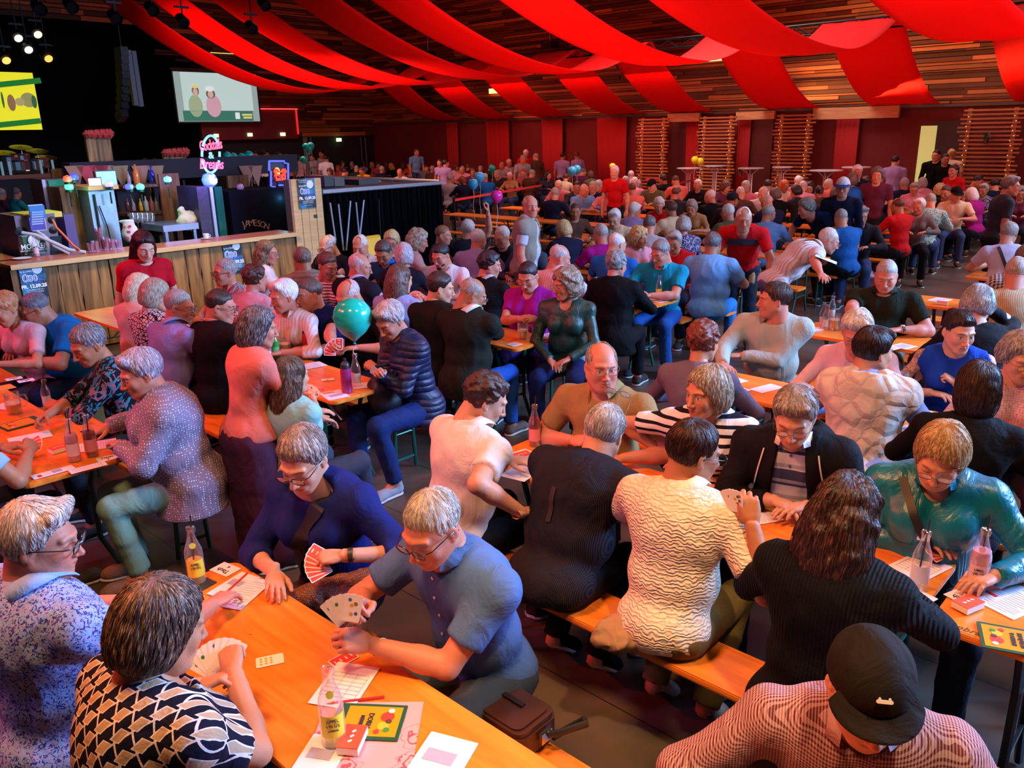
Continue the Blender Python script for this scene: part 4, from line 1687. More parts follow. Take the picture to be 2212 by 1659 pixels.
STR = [(x*KD, w*KD) for x, w in ((20.45, 1.35), (18.2, 1.3), (15.95, 1.3), (13.5, 1.25), (11.5, 1.25), (8.8, 1.3), (6.3, 1.4), (3.5, 1.5), (.8, 1.5))]
order = ['farthest', 'second', 'third', 'fourth', 'fifth', 'sixth', 'seventh', 'eighth', 'ninth']
for i, (ac, wd_) in enumerate(STR):
 vs, fs = [], []
 nb, na = 90, 10
 for sgn in (0,):
  for j in range(nb+1):
   bb = B1 + (BMAX-.3-B1)*j/nb
   for k in range(na+1):
    t = k/na-.5
    droop = -.06*(1-4*t*t)*math.sin(math.pi*min(1, max(0, (bb-B1)/(B2-B1)))) + .012*math.sin(t*18+i+bb*.6)
    vs.append((bb, ac + t*wd_*(1-.06*math.sin(math.pi*(bb-B1)/(B2-B1)) if bb < B2 else 1), zprof(bb, ac)+droop))
 for j in range(nb):
  for k in range(na):
   p = j*(na+1)+k
   fs.append((p, p+1, p+na+2, p+na+1))
 mb = MB().add(vs, fs)
 o = mb.build('red_cloth_strip', DM, None, True)
 o.rotation_euler = (0, 0, YAW_B)
 sm = o.modifiers.new('thick', 'SOLIDIFY')
 sm.thickness = .004
 tag(o, 'long red cloth strip slung under the ceiling, %s counted from the stage end' % order[i], 'drape', 'red cloth strips slung across the hall')
# battens / trusses carrying the cloth
steel = plain('black_steel', (.015, .015, .017), .45, .6)
def truss(b, z, a0, a1, label):
 r = hall('truss', (0, 0, 0), label=label, cat='truss')
 m1 = MB()
 cs = [(-.11, .11), (.11, .11), (0, -.10)]
 for dx, dz in cs:
  m1.bar((b+dx, a0, z+dz), (b+dx, a1, z+dz), .022, mi=0, n=6)
 m1.build('chord', steel, r)
 m2 = MB()
 n = int((a1-a0)/.35)
 for i in range(n):
  y0, y1 = a0+i*.35, a0+(i+1)*.35
  for p, q in ((0, 2), (1, 2), (0, 1)):
   c0, c1 = (cs[p], cs[q]) if i % 2 else (cs[q], cs[p])
   m2.bar((b+c0[0], y0, z+c0[1]), (b+c1[0], y1, z+c1[1]), .010, mi=0, n=5)
 m2.build('lattice', steel, r)
 return r
truss(B2, Z2-.14, -1, 27, 'black lattice truss carrying the red cloth, running before the timber wall')
truss(B1, 8.9, 0, 27, 'black lattice truss overhead holding the raised ends of the red cloth')
for uu, vv, bb in ((925, 118, 20.5), (1188, 98, 20.5)):
 p = on(uu, vv, 'b', bb)
 r = hall('hanging_projector', (p[0], bb, p[2]), label='black projector hung on a thin rod %s' % ('left of the middle cloth strips' if uu < 1000 else 'before the timber wall between two cloth strips'), cat='projector')
 MB().box((0, 0, 0), (.35, .42, .2)).lathe([(.05, -.26), (.06, -.2)], (0, 0, 0), 12).build('housing', steel, r)
 MB().bar((0, 0, .1), (0, 0, ZTOP-p[2]), .012, n=6).build('rod', plain('grey_rod', (.35, .35, .36), .4, .7), r)
# ------------------------------------------------------------------ long wall furniture: slatted screens, cloth falls, doors
brown = wood('slat_timber', (.30, .095, .028), (.48, .18, .06), 1., .5, 1)
lamp_em = plain('string_bulb', (1, .75, .45), .4, emit=(1, .50, .16), estr=1.6)
sl_names = ['slatted timber screen with fairy lights %s' % s for s in ('left of the dark red door', 'between the two dark red door panels', 'behind the white bar tables', 'right of the kitchen doorway with green plants')]
for i, (u0, u1, vt) in enumerate(((1376, 1442, 252), (1508, 1588, 246), (1672, 1756, 238), (2070, 2205, 218))):
 bpl = BMAX-.75
 a1_, a0_ = on(u0, 300, 'b', bpl)[0], on(u1, 300, 'b', bpl)[0]
 r = hall('slatted_screen', (0, 0, 0), label=sl_names[i], cat='screen', group='slatted timber screens along the long wall')
 m1 = MB()
 z = .05
 while z < 2.76:
  m1.box((bpl, (a0_+a1_)/2 + .04*math.sin(z*9), z), (.05, (a1_-a0_)*(1.0+.05*math.sin(z*23)), .043))
  z += .098
 m1.build('slats', brown, r)
 for yy in (a0_+.18, a1_-.18):
  MB().box((bpl+.05, yy, 1.35), (.06, .10, 2.78)).build('post', brown, r)
  m3 = MB()
  for k in range(22):
   m3.lathe([(0, -.014), (.014, 0), (0, .014)], (bpl-.05, yy+.04*math.sin(k*2.1), .2+k*.112), 6)
  m3.build('fairy_lights', lamp_em, r)
beam = wood('beam_timber', (.42, .20, .08), (.62, .32, .14), 1., .6, 1)
for u0, u1, v0, v1, s in ((1442, 1510, 246, 262, 'between the first and second slatted screens'), (1590, 1672, 242, 257, 'between the second and third slatted screens'), (1757, 1940, 234, 254, 'over the wide red opening right of the third screen')):
 pbox('header_beam', u0, v0, u1, v1, BMAX-.55, .12, beam, axis='b', label='rough timber header beam '+s, cat='beam')
redfall = plain('red_cloth_fall', (.34, .006, .006), .85)
for i, (u0, u1, s) in enumerate(((966, 990, 'at the corner beside the dark far wall'), (1050, 1100, 'next to the corner'), (1170, 1215, 'beside the small slatted niche'), (1288, 1352, 'left of the first slatted screen'), (1480, 1508, 'left of the second slatted screen'), (1590, 1618, 'right of the second slatted screen'), (1800, 1850, 'behind the white bar tables'))):
 a0_, a1_ = on(u1, 330, 'b', BMAX-.25)[0], on(u0, 330, 'b', BMAX-.25)[0]
 vs, fs = [], []
 n = 24
 for k in range(n+1):
  for zz in (0.02, 2.84):
   vs.append((BMAX-.25+.010*math.sin(k*1.3), a0_+(a1_-a0_)*k/n*(1 if zz > 1 else .92), zz))
 for k in range(n):
  fs.append((2*k, 2*k+1, 2*k+3, 2*k+2))
 o = MB().add(vs, fs).build('cloth_fall', redfall, None, True)
 o.rotation_euler = (0, 0, YAW_B)
 o.modifiers.new('thick', 'SOLIDIFY').thickness = .006
 tag(o, 'red cloth hanging down the long wall '+s, 'drape', 'red cloth falls on the long wall')
dred = plain('dark_red_door', (.085, .008, .008), .5)
for k, (u0, u1) in enumerate(((1600, 1668), (1444, 1506))):
 o, bb = pbox('door_%d' % (k+1), u0+8, 262, u1-6, 395, BMAX-.12, .06, dred, axis='b', floor=True)
 o['kind'] = 'structure'
# kitchen doorway with lit green frame
o, bb = pbox('door_3', 1990, 272, 2014, 356, BMAX-.16, .08, plain('green_lit_door', (.55, .62, .20), .4, emit=(.62, .72, .22), estr=.55), axis='b', floor=True)
o['kind'] = 'structure'
o, bb = pbox('door_4', 2016, 262, 2075, 395, BMAX-.14, .08, plain('door_dark', (.02, .012, .010), .5), axis='b', floor=True)
o['kind'] = 'structure'
o, bb = pbox('window_1', 1180, 286, 1218, 330, BMAX-.16, .06, plain('niche', (.03, .014, .01), .6), axis='b')
o['kind'] = 'structure'
# small plants on the right screen
leafm = plain('leaf_green', (.05, .14, .04), .5)
for uu, vv, s in ((2130, 300, 'fixed to the slatted screen by the kitchen doorway'), (1600, 372, 'on the glass bar table')):
 p = on(uu, vv, 'b', BMAX-.9)
 r = hall('potted_plant', (p[0], BMAX-.9, p[2]), label='small green plant '+s, cat='plant')
 m1 = MB()
 rr = random.Random(3)
 for k in range(40):
  aa, el = rr.random()*6.28, rr.random()*1.2-.1
  d = Vector((math.cos(aa)*math.cos(el), math.sin(aa)*math.cos(el), math.sin(el)))
  q = d*rr.uniform(.08, .22)
  sd = d.cross(Vector((0, 0, 1)))*.022
  m1.add([q*.3, q*.7+sd, q, q*.7-sd], [(0, 1, 2, 3)])
 m1.build('leaves', leafm, r)
 MB().lathe([(.04, -.12), (.055, 0), (.05, 0)], (0, 0, 0), 12).build('pot', plain('pot', (.08, .05, .04), .6), r)
# ------------------------------------------------------------------ far wall: exits, red panel, screens
o, bb = pbox('wall_panel_red', 430, 237, 645, 299, AMAX-.25, .15, plain('crimson_panel', (.16, .008, .012), .6))
tag(o, 'dark crimson panel over the far doors right of the projection screen', 'panel')
hl = hall('led_strip', (0, 0, 0), label='thin glowing red light strip edging the crimson panel', cat='light strip')
redem = plain('red_led', (1, .1, .08), .4, emit=(1, .03, .03), estr=5)
pbox('tube', 563, 234, 643, 236.5, AMAX-.3, .03, redem, hl)
pbox('tube', 641.5, 236, 643, 290, AMAX-.3, .03, plain('red_led_dim', (.6, .02, .02), .5, emit=(1, .03, .03), estr=.8), hl)
exm = plain('exit_green', (.5, .9, .4), .5, emit=(.55, .95, .35), estr=3)
for u, v, s in ((468, 293, 'first from the projection screen'), (541, 291, 'above the teal balloons'), (612, 290, 'at the end of the crimson panel'), (925, 282, 'on the dark wall beside the red cloth corner'), (733, 302, 'above the dark doorway of the far wall')):
 pbox('exit_sign', u-5, v-3.5, u+5, v+3.5, AMAX-(.16 if u > 700 else .31), .06, exm, label='small lit green exit sign '+s, cat='exit sign')
warm_em = plain('warm_slot', (1, .7, .3), .4, emit=(1, .55, .18), estr=3)
for k, (u0, v0, u1, v1, ax, val) in enumerate(((455, 113, 510, 117, 'a', AMAX-.15), (1056, 192, 1112, 199, 'b', BMAX-.2), (1520, 122, 1565, 130, 'b', BMAX-.2))):
 pbox('slot_light', u0, v0, u1, v1, val, .03, warm_em, axis=ax, label='warm slot light set in the timber wall, %s' % ('above the projection screen', 'between red strips near the far corner', 'right of the middle red strips')[k], cat='lamp')
for u0, u1, s in ((655, 668, 'left'), (672, 676, 'b'), (780, 784, 'c'), (790, 793, 'd'), (868, 872, 'e')):
 o, bb = pbox('trim_%d' % (int(u0)), u0, 297, u1, 352, AMAX-.3, .06, plain('frame_grey', (.16, .17, .18), .5), floor=True)
 o['kind'] = 'structure'
# projection screen with the picture of two people holding cards
r = hall('projection_screen', (0, 0, 0), label='projection screen hung on the timber wall showing two people over a green strip', cat='screen')
AS = AMAX-.6
pbox('screen_frame', 369, 150, 566, 265, AS+.02, .06, plain('screen_black', (.02, .02, .02), .5), r)
def em(name, c, k=1.):
 return plain('em_'+name, tuple(x*.3 for x in c), .6, emit=c, estr=k)
pbox('picture_field', 373, 154, 562, 262, AS, .02, em('field', (.40, .52, .50), .75), r)
pbox('picture_field', 388, 155, 548, 239, AS-.01, .01, em('field2', (.55, .70, .68), .95), r)
pbox('picture_band', 395, 239, 548, 261, AS-.02, .01, em('band', (.05, .22, .16), .8), r)
def blob(name, u, v, ru, rv, a, mat, par):
 p = on(u, v, 'a', a)
 q = on(u+ru, v+rv, 'a', a)
 rx, rz_ = abs(q[1]-p[1]), abs(q[2]-p[2])
 n = 20
 vs = [(p[1]+rx*math.cos(6.283*i/n), a, p[2]+rz_*math.sin(6.283*i/n)) for i in range(n)]
 vs += [(x, a+.008, z) for x, y, z in vs]
 MB().add(vs, [tuple(range(n)), tuple(range(2*n-1, n-1, -1))] + [(i, i+n, (i+1) % n+n, (i+1) % n) for i in range(n)]).build(name, mat, par)
blob('pictured_jumper', 423, 229, 18, 24, AS-.02, em('olive', (.34, .42, .26)), r)
blob('pictured_jumper', 462, 229, 19, 24, AS-.022, em('mauve', (.62, .34, .42)), r)
blob('pictured_hair', 422, 196, 9, 11, AS-.024, em('brownh', (.22, .14, .09)), r)
blob('pictured_hair', 455, 203, 11, 10, AS-.025, em('darkh', (.14, .10, .09)), r)
blob('pictured_face', 422, 199, 6, 8, AS-.03, em('face', (.62, .40, .32)), r)
blob('pictured_face', 455, 204, 7, 8, AS-.03, em('face', (.62, .40, .32)), r)
blob('pictured_hat', 421, 187, 8, 4, AS-.034, em('yel', (.75, .62, .20)), r)
blob('pictured_hat', 453, 192, 10, 6, AS-.034, em('whi', (.75, .80, .82)), r)
pbox('picture_emblem', 508, 243, 519, 257, AS-.03, .01, em('whi', (.75, .80, .82)), r)
pbox('picture_caption', 523, 246, 545, 250, AS-.03, .01, em('yel', (.75, .62, .20)), r)
pbox('picture_caption', 526, 252, 545, 256, AS-.03, .01, em('yel', (.75, .62, .20)), r)
# yellow picture wall on stage
r = hall('led_wall', (0, 0, 0), label='bright yellow led wall on the dark stage with green lines', cat='screen')
AY = 25.5
pbox('panel', -90, 152, 92, 280, AY, .08, em('yellowfield', (.88, .82, .02), 1.), r)
for v in (179, 266):
 p, q = on(-40, v+8, 'a', AY), on(86, v-5, 'a', AY)
 MB().bar((p[1], AY-.02, p[2]), (q[1], AY-.02, q[2]), .12, .14).build('green_line', em('grn', (.01, .22, .03), .8), r)
blob('printed_figure', 25, 222, 12, 18, AY-.03, em('fig', (.26, .13, .07)), r)
blob('printed_figure', 62, 216, 20, 16, AY-.032, em('fig2', (.30, .27, .10)), r)
blob('printed_figure', 74, 220, 8, 14, AY-.036, em('fig3', (.03, .12, .05)), r)
blob('printed_figure', 43, 220, 12, 9, AY-.038, em('fig4', (.42, .34, .16)), r)
blob('printed_figure', 6, 216, 6, 18, AY-.03, em('fig3', (.03, .12, .05)), r)
# stage deck, drum kit, music stands
deck = on(60, 378, 'a', 22.4)
zdk = max(.7, deck[2])
p = on(148, 378, 'a', 22.4)
struct('wall_stage_front', MB().box(((BMIN+p[1])/2, 27.6, zdk/2), (p[1]-BMIN, 10.4, zdk)), plain('deck_black', (.012, .012, .014), .7))
struct('trim_2', MB().box(((BMIN+p[1])/2, 22.37, zdk-.03), (p[1]-BMIN, .05, .09)), plain('deck_edge', (.40, .10, .05), .6))
chrome = plain('chrome', (.75, .76, .8), .15, 1.)
r = hall('drum_kit', (0, 0, 0), label='drum kit with chrome shells on the dark stage', cat='drums')
for u, v, rad, hg, nm in ((18, 360, .30, .42, 'floor_tom'), (45, 345, .22, .3, 'tom'), (70, 358, .26, .3, 'snare'), (36, 366, .34, .3, 'bass_drum'), (88, 352, .2, .26, 'tom')):
 q = on(u, v, 'a', 23.6)
 MB().lathe([(rad, -hg/2), (rad*1.03, -hg/2+.03), (rad, -hg/2+.05), (rad, hg/2-.05), (rad*1.03, hg/2-.03), (rad, hg/2)], (q[1], 23.6, max(q[2], zdk+hg/2+.04)), 20).build(nm, plain('drum_shell', (.22, .20, .2), .2, .8), r)
for u, v in ((8, 330), (45, 318), (80, 326), (100, 340)):
 q = on(u, v, 'a', 23.7)
 c = MB().lathe([(.0, .03), (.06, .02), (.26, 0), (.26, -.006), (.0, .01)], (q[1], 23.7, q[2]), 20, M=Matrix.Rotation(.25, 3, 'X')).build('cymbal', plain('brass', (.20, .14, .06), .35, 1.), r)
 MB().bar((q[1], 23.7, zdk), (q[1], 23.7, q[2]), .012, n=6).build('cymbal_stand', chrome, r)
for k, u in enumerate((5, 22, 90, 116)):
 q = on(u, 368, 'a', 22.9)
 o = MB().bar((q[1], 22.9, zdk), (q[1], 22.9, zdk+.32), .03, n=8).build('stage_light_tube', plain('tube_blue', (.3, .45, .5), .3, emit=(.25, .5, .6), estr=.35), None)
 o.rotation_euler = (0, 0, YAW_B)
 tag(o, 'short pale tube standing at the stage edge, %s from the frame edge' % ('first', 'second', 'third', 'fourth')[k], 'stage light')
# line array and lamps over the stage
r = hall('line_array', (0, 0, 0), label='curved black column of hanging loudspeakers before the dark stage', cat='loudspeaker')
m1, m2 = MB(), MB()
for k in range(9):
 u, v = 262+8*math.sin(k*.25), 112+k*17
 q = on(u, v, 'a', 19.)
 m = MB().box((q[1], 19.+.05*k*.4, q[2]), (.16, .34, .19), M=Matrix.Rotation(-.05*k, 3, 'X'))
 m.build('cabinet', plain('speaker_black', (.02, .02, .022), .5), r)
 q2 = on(u+9, v, 'a', 18.78)
q0 = on(262, 40, 'a', 19.)
q1 = on(262, 108, 'a', 19.)
MB().bar((q0[1], 19, ZTOP), (q1[1], 19, q1[2]), .012, n=6).build('chain', steel, r)
for k, (u0, v0, u1, v1) in enumerate(((283, 108, 291, 228), (294, 110, 302, 230))):
 pbox('pipe_column', u0, v0, u1, v1, 19.6, .12, plain('grey_column', (.10, .11, .13), .4, .3), label='thin grey column hanging beside the loudspeaker column, %s' % ('nearer it', 'farther from it')[k], cat='column speaker')
lampcol = [(38, 80, (1, .93, .8), 30), (60, 105, (1, .93, .8), 30), (12, 128, (1, .6, .12), 20), (103, 124, (1, .55, .1), 12), (80, 72, (.9, .8, .6), 4), (86, 20, None, 0), (155, 15, None, 0), (250, 40, None, 0), (330, 22, None, 0), (396, 48, None, 0), (545, 62, None, 0), (573, 12, None, 0)]
words = ['white lit, top of the stage group', 'white lit, right below the topmost', 'amber lit by the frame edge', 'amber lit beside the yellow wall', 'faintly lit behind the white pair', 'unlit, above the stage opening', 'unlit, second above the stage opening', 'unlit, above the loudspeaker column', 'unlit, by the first red strip', 'unlit, between the first two red strips', 'unlit, between two middle red strips', 'unlit, near the top between red strips']
for k, (u, v, c, st) in enumerate(lampcol):
 aa = 22.5 if k < 5 else 17.
 q = on(u, v, 'a', aa)
 r = hall('stage_lamp', (aa, q[1], q[2]), label='small stage lamp, '+words[k], cat='stage lamp', group='stage lamps hung over the hall')
 sc_ = 1.1 if k < 5 else .85
 M = Matrix.Rotation(math.radians(-55), 3, 'X')
 MB().lathe([(.07*sc_, .25*sc_), (.12*sc_, .2*sc_), (.14*sc_, -.05*sc_), (.13*sc_, -.05*sc_), (.12*sc_, 0)], (0, 0, 0), 16, M=M).build('can', steel, r)
 MB().bar((0, 0, .1), (0, 0, min(ZTOP-q[2], 2.5)), .015, n=6).build('hanger', steel, r)
 if c:
  MB().lathe([(.0, -.050*sc_), (.085*sc_, -.054*sc_)], (0, 0, 0), 16, M=M).build('lens', plain('lamp_lens%d' % k, c, .3, emit=c, estr=min(st, 1.6)), r)
 MB().box((0, 0, .28), (.3, .04, .04)).build('yoke', steel, r)
# ------------------------------------------------------------------ furniture
ttop = wood('table_wood', (.66, .165, .016), (.90, .27, .032), .8, .27, 1, .5, .06)
tedge = plain('table_edge', (.36, .14, .04), .4)
green = plain('green_steel', (.008, .11, .075), .4, .3)
blackleg = plain('black_leg', (.012, .012, .014), .4, .3)
def make_table(ln=2.2, w=.5, black=False):
 r = empty('beer_table', (0, 0, 0))
 out = rrect(w, ln, .045, 4)
 m1 = MB()
 n = len(out)
 for z0, z1, k in ((.735, .742, .992), (.742, .755, 1.0), (.755, .760, .994)):
  m1.slab([(x*k, y*(1-(1-k)*w/ln)) for x, y in out], z0, z1)
 m1.build('tabletop', ttop, r)
 lm = blackleg if black else green
 for sy in (1, -1):
  yb = sy*(ln/2-.28)
  for sx in (1, -1):
   MB().tube([(sx*w*.40, yb, .735), (sx*w*.36, yb, .66), (sx*w*.30, yb, .56), (sx*w*.30, yb, .35), (sx*w*.30, yb, .22), (sx*w*.46, yb+.0, .012)], .016, 6).build('leg', lm, r)
  m = MB().bar((-w*.30, yb, .50), (w*.30, yb, .50), .007, n=6).bar((-w*.30, yb, .24), (w*.30, yb, .24), .012, .02)
  m.bar((-w*.42, yb, .725), (w*.42, yb, .725), .03, .02)
  m.build('cross_bar', lm, r)
  MB().bar((0, yb, .50), (0, yb-sy*.42, .725), .008, n=6).build('brace', plain('zinc', (.6, .62, .64), .3, .9), r)
 return r
def make_bench(ln=2.2, black=False):
 r = empty('beer_bench', (0, 0, 0))
 out = rrect(.25, ln, .03, 4)
 m1 = MB()
 for z0, z1, k in ((.440, .447, .985), (.447, .463, 1.0), (.463, .470, .985)):
  m1.slab([(x*k, y*(1-(1-k)*.25/ln)) for x, y in out], z0, z1)
 m1.build('seat', ttop, r)
 lm = blackleg if black else green
 for sy in (1, -1):
  yb = sy*(ln/2-.26)
  for sx in (1, -1):
   MB().tube([(sx*.085, yb, .44), (sx*.085, yb, .3), (sx*.10, yb, .01)], .014, 6).build('leg', lm, r)
  MB().bar((-.09, yb, .30), (.09, yb, .30), .007, n=6).bar((-.095, yb, .10), (.095, yb, .10), .010, .018).bar((-.1, yb, .43), (.1, yb, .43), .025, .02).build('cross_bar', lm, r)
 return r
TPROTO, BPROTO = {}, {}
tcount = [0]
def table(a0, bc, label, black=False, ln=2.2, benches=(-.585, .585), bl=('bench on its near side', 'bench on its far side'), rot=0., bshift=0.):
 for kind, store, off, lab, cat in [('t', TPROTO, 0, label, 'table')] + [('b', BPROTO, x, y, 'bench') for x, y in zip(benches, bl)]:
  k = (kind, black, ln)
  if k not in store:
   store[k] = make_table(ln, black=black) if kind == 't' else make_bench(ln, black)
   o_ = store[k]
  else:
   o_ = copy_tree(store[k])
  o_.location = W(a0+ln/2 + (bshift if kind == 'b' else 0), bc+off, 0)
  o_.rotation_euler = (0, 0, YAW_B+rot)
  tag(o_, lab, cat, 'beer tables in rows' if kind == 't' else 'benches along the beer tables')
def bb(s):
 return ('near-side bench of ' + s, 'far-side bench of ' + s)
table(.69, 1.15, 'orange wooden table in the front corner with bottles, cards and a floral mat', benches=(-.50, .44), bl=bb('the table with the floral mat'))
table(.68, 3.045, 'long orange table where seven card players sit, papers at its end', bl=bb('the table with seven card players'))
table(-1.56, 3.03, 'orange table end with pink drink, card boxes and green booklet', True, bl=bb('the table with the pink drink'))
table(-1.55, 1.10, 'wooden table in the front corner before the person in the dark cap', bl=bb('the table before the dark cap'), benches=(.6,))
table(.66, 4.88, 'orange table with bare papers beside the person in the grey fleece', bl=bb('the table beside the grey fleece'))
table(-1.57, 4.86, 'orange table with a wine glass beside the blue sleeveless top', True, bl=bb('the table with the wine glass'))
table(.65, 6.75, 'orange table with a half full beer mug before the dark green polo', bl=bb('the table with the half full mug'))
table(-1.6, 6.75, 'orange table beside the striped shirt back at the frame edge', True, bl=bb('the table at the right frame edge'))
table(.35, 8.54, 'nearly empty orange table on black legs with one paper and a red pack', True, bl=bb('the nearly empty table on black legs'))
table(4.40, 1.33, 'reddish table with pink and dark drinks beside the lady in the lilac cardigan', bl=bb('the table with pink and dark drinks'), bshift=-.2)
table(6.65, 1.33, 'reddish table end by the person in the bright blue shirt, papers on it', bl=bb('the table by the bright blue shirt'))
table(4.30, 3.14, 'red lit table with the teal balloon and a clear bottle', benches=(-.56, .46), bl=bb('the table with the teal balloon'), bshift=-.08)
table(6.55, 3.14, 'table before the bar where the black shirt and striped blouse play', bl=bb('the table before the bar'))
table(4.28, 4.87, 'red lit table with a glass beer mug beside the magenta blouse', bl=bb('the table beside the magenta blouse'))
table(6.55, 4.87, 'table behind the bearded person in the white shirt', bl=bb('the table behind the white shirt'))
table(4.34, 6.91, 'table with a yellow drink before the turquoise polo', bl=bb('the table before the turquoise polo'), bshift=.1)
rows = ['third', 'fourth', 'fifth', 'sixth', 'seventh', 'eighth']
for i, bc in enumerate((8.7, 10.5, 12.2, 14.0, 15.7, 17.4, 19.1)):
 for j, a0 in enumerate((4.25, 6.5, 8.75, 11.0)):
  if (a0 > 8 and bc < 11):
   continue
  s = 'table in the %s row past the turquoise polo, %s' % (('first', 'second', 'third', 'fourth', 'fifth', 'sixth', 'seventh')[i], ('nearest the gangway', 'second in', 'third in', 'fourth in')[j])
  table(a0, bc, s, bl=bb('the '+s))
for i, bc in enumerate((10.4, 12.2, 14.0, 15.8)):
 for j, a0 in enumerate((.3, -1.95)):
  s = 'table in the %s row across the gangway, %s' % (('first', 'second', 'third', 'fourth')[i], ('nearest it', 'second in')[j])
  table(a0, bc, s, bl=bb('the '+s))
for i, bc in enumerate((13.2, 15.0)):
 for j, a0 in enumerate((19.5, 22.0)):
  s = 'wooden table beyond the black platform, %s row, %s' % (('first', 'second')[i], ('nearer the red cloth', 'nearer the dark doors')[j])
  table(a0, bc, s, bl=bb('the '+s))
# ------------------------------------------------------------------ bar island
rough = wood('rough_planks', (.06, .024, .008), (.44, .225, .07), .42, .6, 2, .3, .5)
rough2 = wood('rough_planks_dark', (.07, .03, .012), (.24, .11, .04), .9, .6, 2, .3, .5)
pale = wood('pale_timber', (.55, .33, .13), (.72, .48, .22), .7, .5, 0)
AF = 10.29
_, bl_, _ = on(27, 573, 'a', AF)
_, br_, _ = on(635, 503, 'a', AF)
r = hall('bar_counter', (0, 0, 0), label='long bar counter clad in rough upright planks with burnt streaks', cat='bar')
rr = random.Random(11)
x = bl_
m1 = MB()
pl = []
while x < br_-.02:
 w_ = min(rr.uniform(.13, .22), br_-x)
 m = MB()
 n = 9
 e0 = [rr.uniform(-.008, .008) for _ in range(n+1)]
 d_ = rr.uniform(0, .025)
 vs = []
 for k in range(n+1):
  z = .02 + 1.03*k/n
  vs += [(x+.004+e0[k], AF-d_, z), (x+w_-.004+e0[(k*3) % n], AF-d_, z), (x+.004, AF+.04, z), (x+w_-.004, AF+.04, z)]
 fs = []
 for k in range(n):
  p = 4*k
  fs += [(p, p+1, p+5, p+4), (p+2, p, p+4, p+6), (p+1, p+3, p+7, p+5)]
 fs.append((4*n, 4*n+1, 4*n+3, 4*n+2))
 m1.add(vs, fs)
 x += w_
m1.build('plank_front', rough, r)
MB().box(((bl_+br_)/2, AF+.06, .53), (br_-bl_, .05, 1.05)).build('front_backing', plain('crack_dark', (.02, .012, .008), .9), r)
MB().box((bl_-.02, AF+1.6, .53), (.06, 3.3, 1.05)).build('side_planks', rough2, r)
MB().box(((bl_+br_)/2, AF+.20, 1.085), (br_-bl_+.1, .56, .045)).build('counter_top', plain('counter_red', (.50, .14, .07), .3), r)
MB().box(((bl_+br_)/2, AF-.085, 1.085), (br_-bl_+.1, .03, .055)).build('top_edging', pale, r)
MB().box((bl_-.02, AF+1.9, 1.085), (.5, 3.0, .045)).build('counter_top', plain('counter_red', (.50, .14, .07), .3), r)
posterblue = None
def poster(u0, v0, u1, v1, a, label):
 r = hall('event_poster', (0, 0, 0), label=label, cat='poster')
 o, (x0, x1, z0, z1) = pbox('sheet', u0, v0, u1, v1, a, .006, None, r)
 m, t, b = nt('poster_print', .45)
 tc = N(t, 'ShaderNodeTexCoord')
 n = N(t, 'ShaderNodeTexNoise')
 n.inputs['Scale'].default_value = 5
 n.inputs['Detail'].default_value = 8
 L(t, tc.outputs['Object'], n.inputs['Vector'])
 cr = N(t, 'ShaderNodeValToRGB')
 cr.color_ramp.elements[0].color = (.005, .015, .035, 1)
 cr.color_ramp.elements[0].position = .42
 cr.color_ramp.elements[1].color = (.03, .30, .62, 1)
 cr.color_ramp.elements[1].position = .64
 L(t, n.outputs[0], cr.inputs[0])
 L(t, cr.outputs[0], b.inputs['Base Color'])
 o.data.materials.clear()
 o.data.materials.append(m)
 w_, h_ = x1-x0, z1-z0
 white = plain('print_white', (.85, .88, .9), .5)
 bluep = plain('print_blue', (.10, .16, .75), .5)
 def ln(s, fx, fz, sz, mt, **kw):
  M = Matrix.Translation((x0+fx*w_, a-.008, z0+fz*h_)) @ Matrix.Rotation(math.pi/2, 4, 'X')
  text('lettering', s, sz*h_, mt, r, M, **kw)
 ln('SA. SONNENKONIG 18:00', .45, .94, .050, white)
 ln('PARTY NIGHT', .30, .88, .045, white)
 ln('DJ B.LOPEZ', .25, .76, .06, white, bold=.001)
 ln('+ DJ', .18, .69, .05, white)
 m2 = MB()
 m2.lathe([(.15*w_, 0), (.20*w_, 0), (.20*w_, .003), (.15*w_, .003)], (0, 0, 0), 24)
 m2.build('round_emblem', white, r, M=Matrix.Translation((x0+.70*w_, a-.004, z0+.80*h_)) @ Matrix.Rotation(math.pi/2, 4, 'X'))
 ln('DAS ZWERG', .70, .80, .045, white)
 ln('\u00dc30', .36, .56, .22, white, bold=.006)
 ln('\u00dc30', .36, .56, .21, bluep, bold=.001, ext=.002)
 ln('PARTY', .72, .46, .10, bluep, bold=.001)
 ln('FR. 12.09.25', .48, .34, .13, white, bold=.003)
 ln('DORNBIRN HALLE 6', .5, .24, .05, white)
 ln('EINTRITT 12 EURO', .5, .18, .05, white)
 ln('WWW.PARTY.AT', .5, .10, .04, white)
 return r
poster(37, 570, 107, 640, AF-.03, 'blue party poster on the left end of the plank bar front')
poster(480, 520, 528, 588, AF-.03, 'blue party poster on the plank bar front beside the scarf wearer')
# posts
p = on(627, 388, 'a', AF-.02)
q = on(692, 388, 'a', AF-.02)
ztp = p[2]
r = hall('plank_post', (0, 0, 0), label='tall pale plank post at the bar corner with a blue poster', cat='post')
xs = np.linspace(p[1], q[1], 5)
m1 = MB()
for k in range(4):
 m1.box(((xs[k]+xs[k+1])/2, AF, ztp/2), (xs[k+1]-xs[k]-.008, .06+.006*(k % 2), ztp))
m1.build('plank', pale, r)
MB().box(((p[1]+q[1])/2, AF+.12, ztp/2), (q[1]-p[1]-.04, .16, ztp-.02)).build('box_body', plain('post_inner', (.06, .035, .02), .8), r)
pbox('socket_plate', 679, 464, 686, 470, AF-.045, .01, plain('socket_black', (.02, .02, .02), .4), r)
poster(642, 387, 684, 448, AF-.055, 'blue party poster on the tall pale plank post')
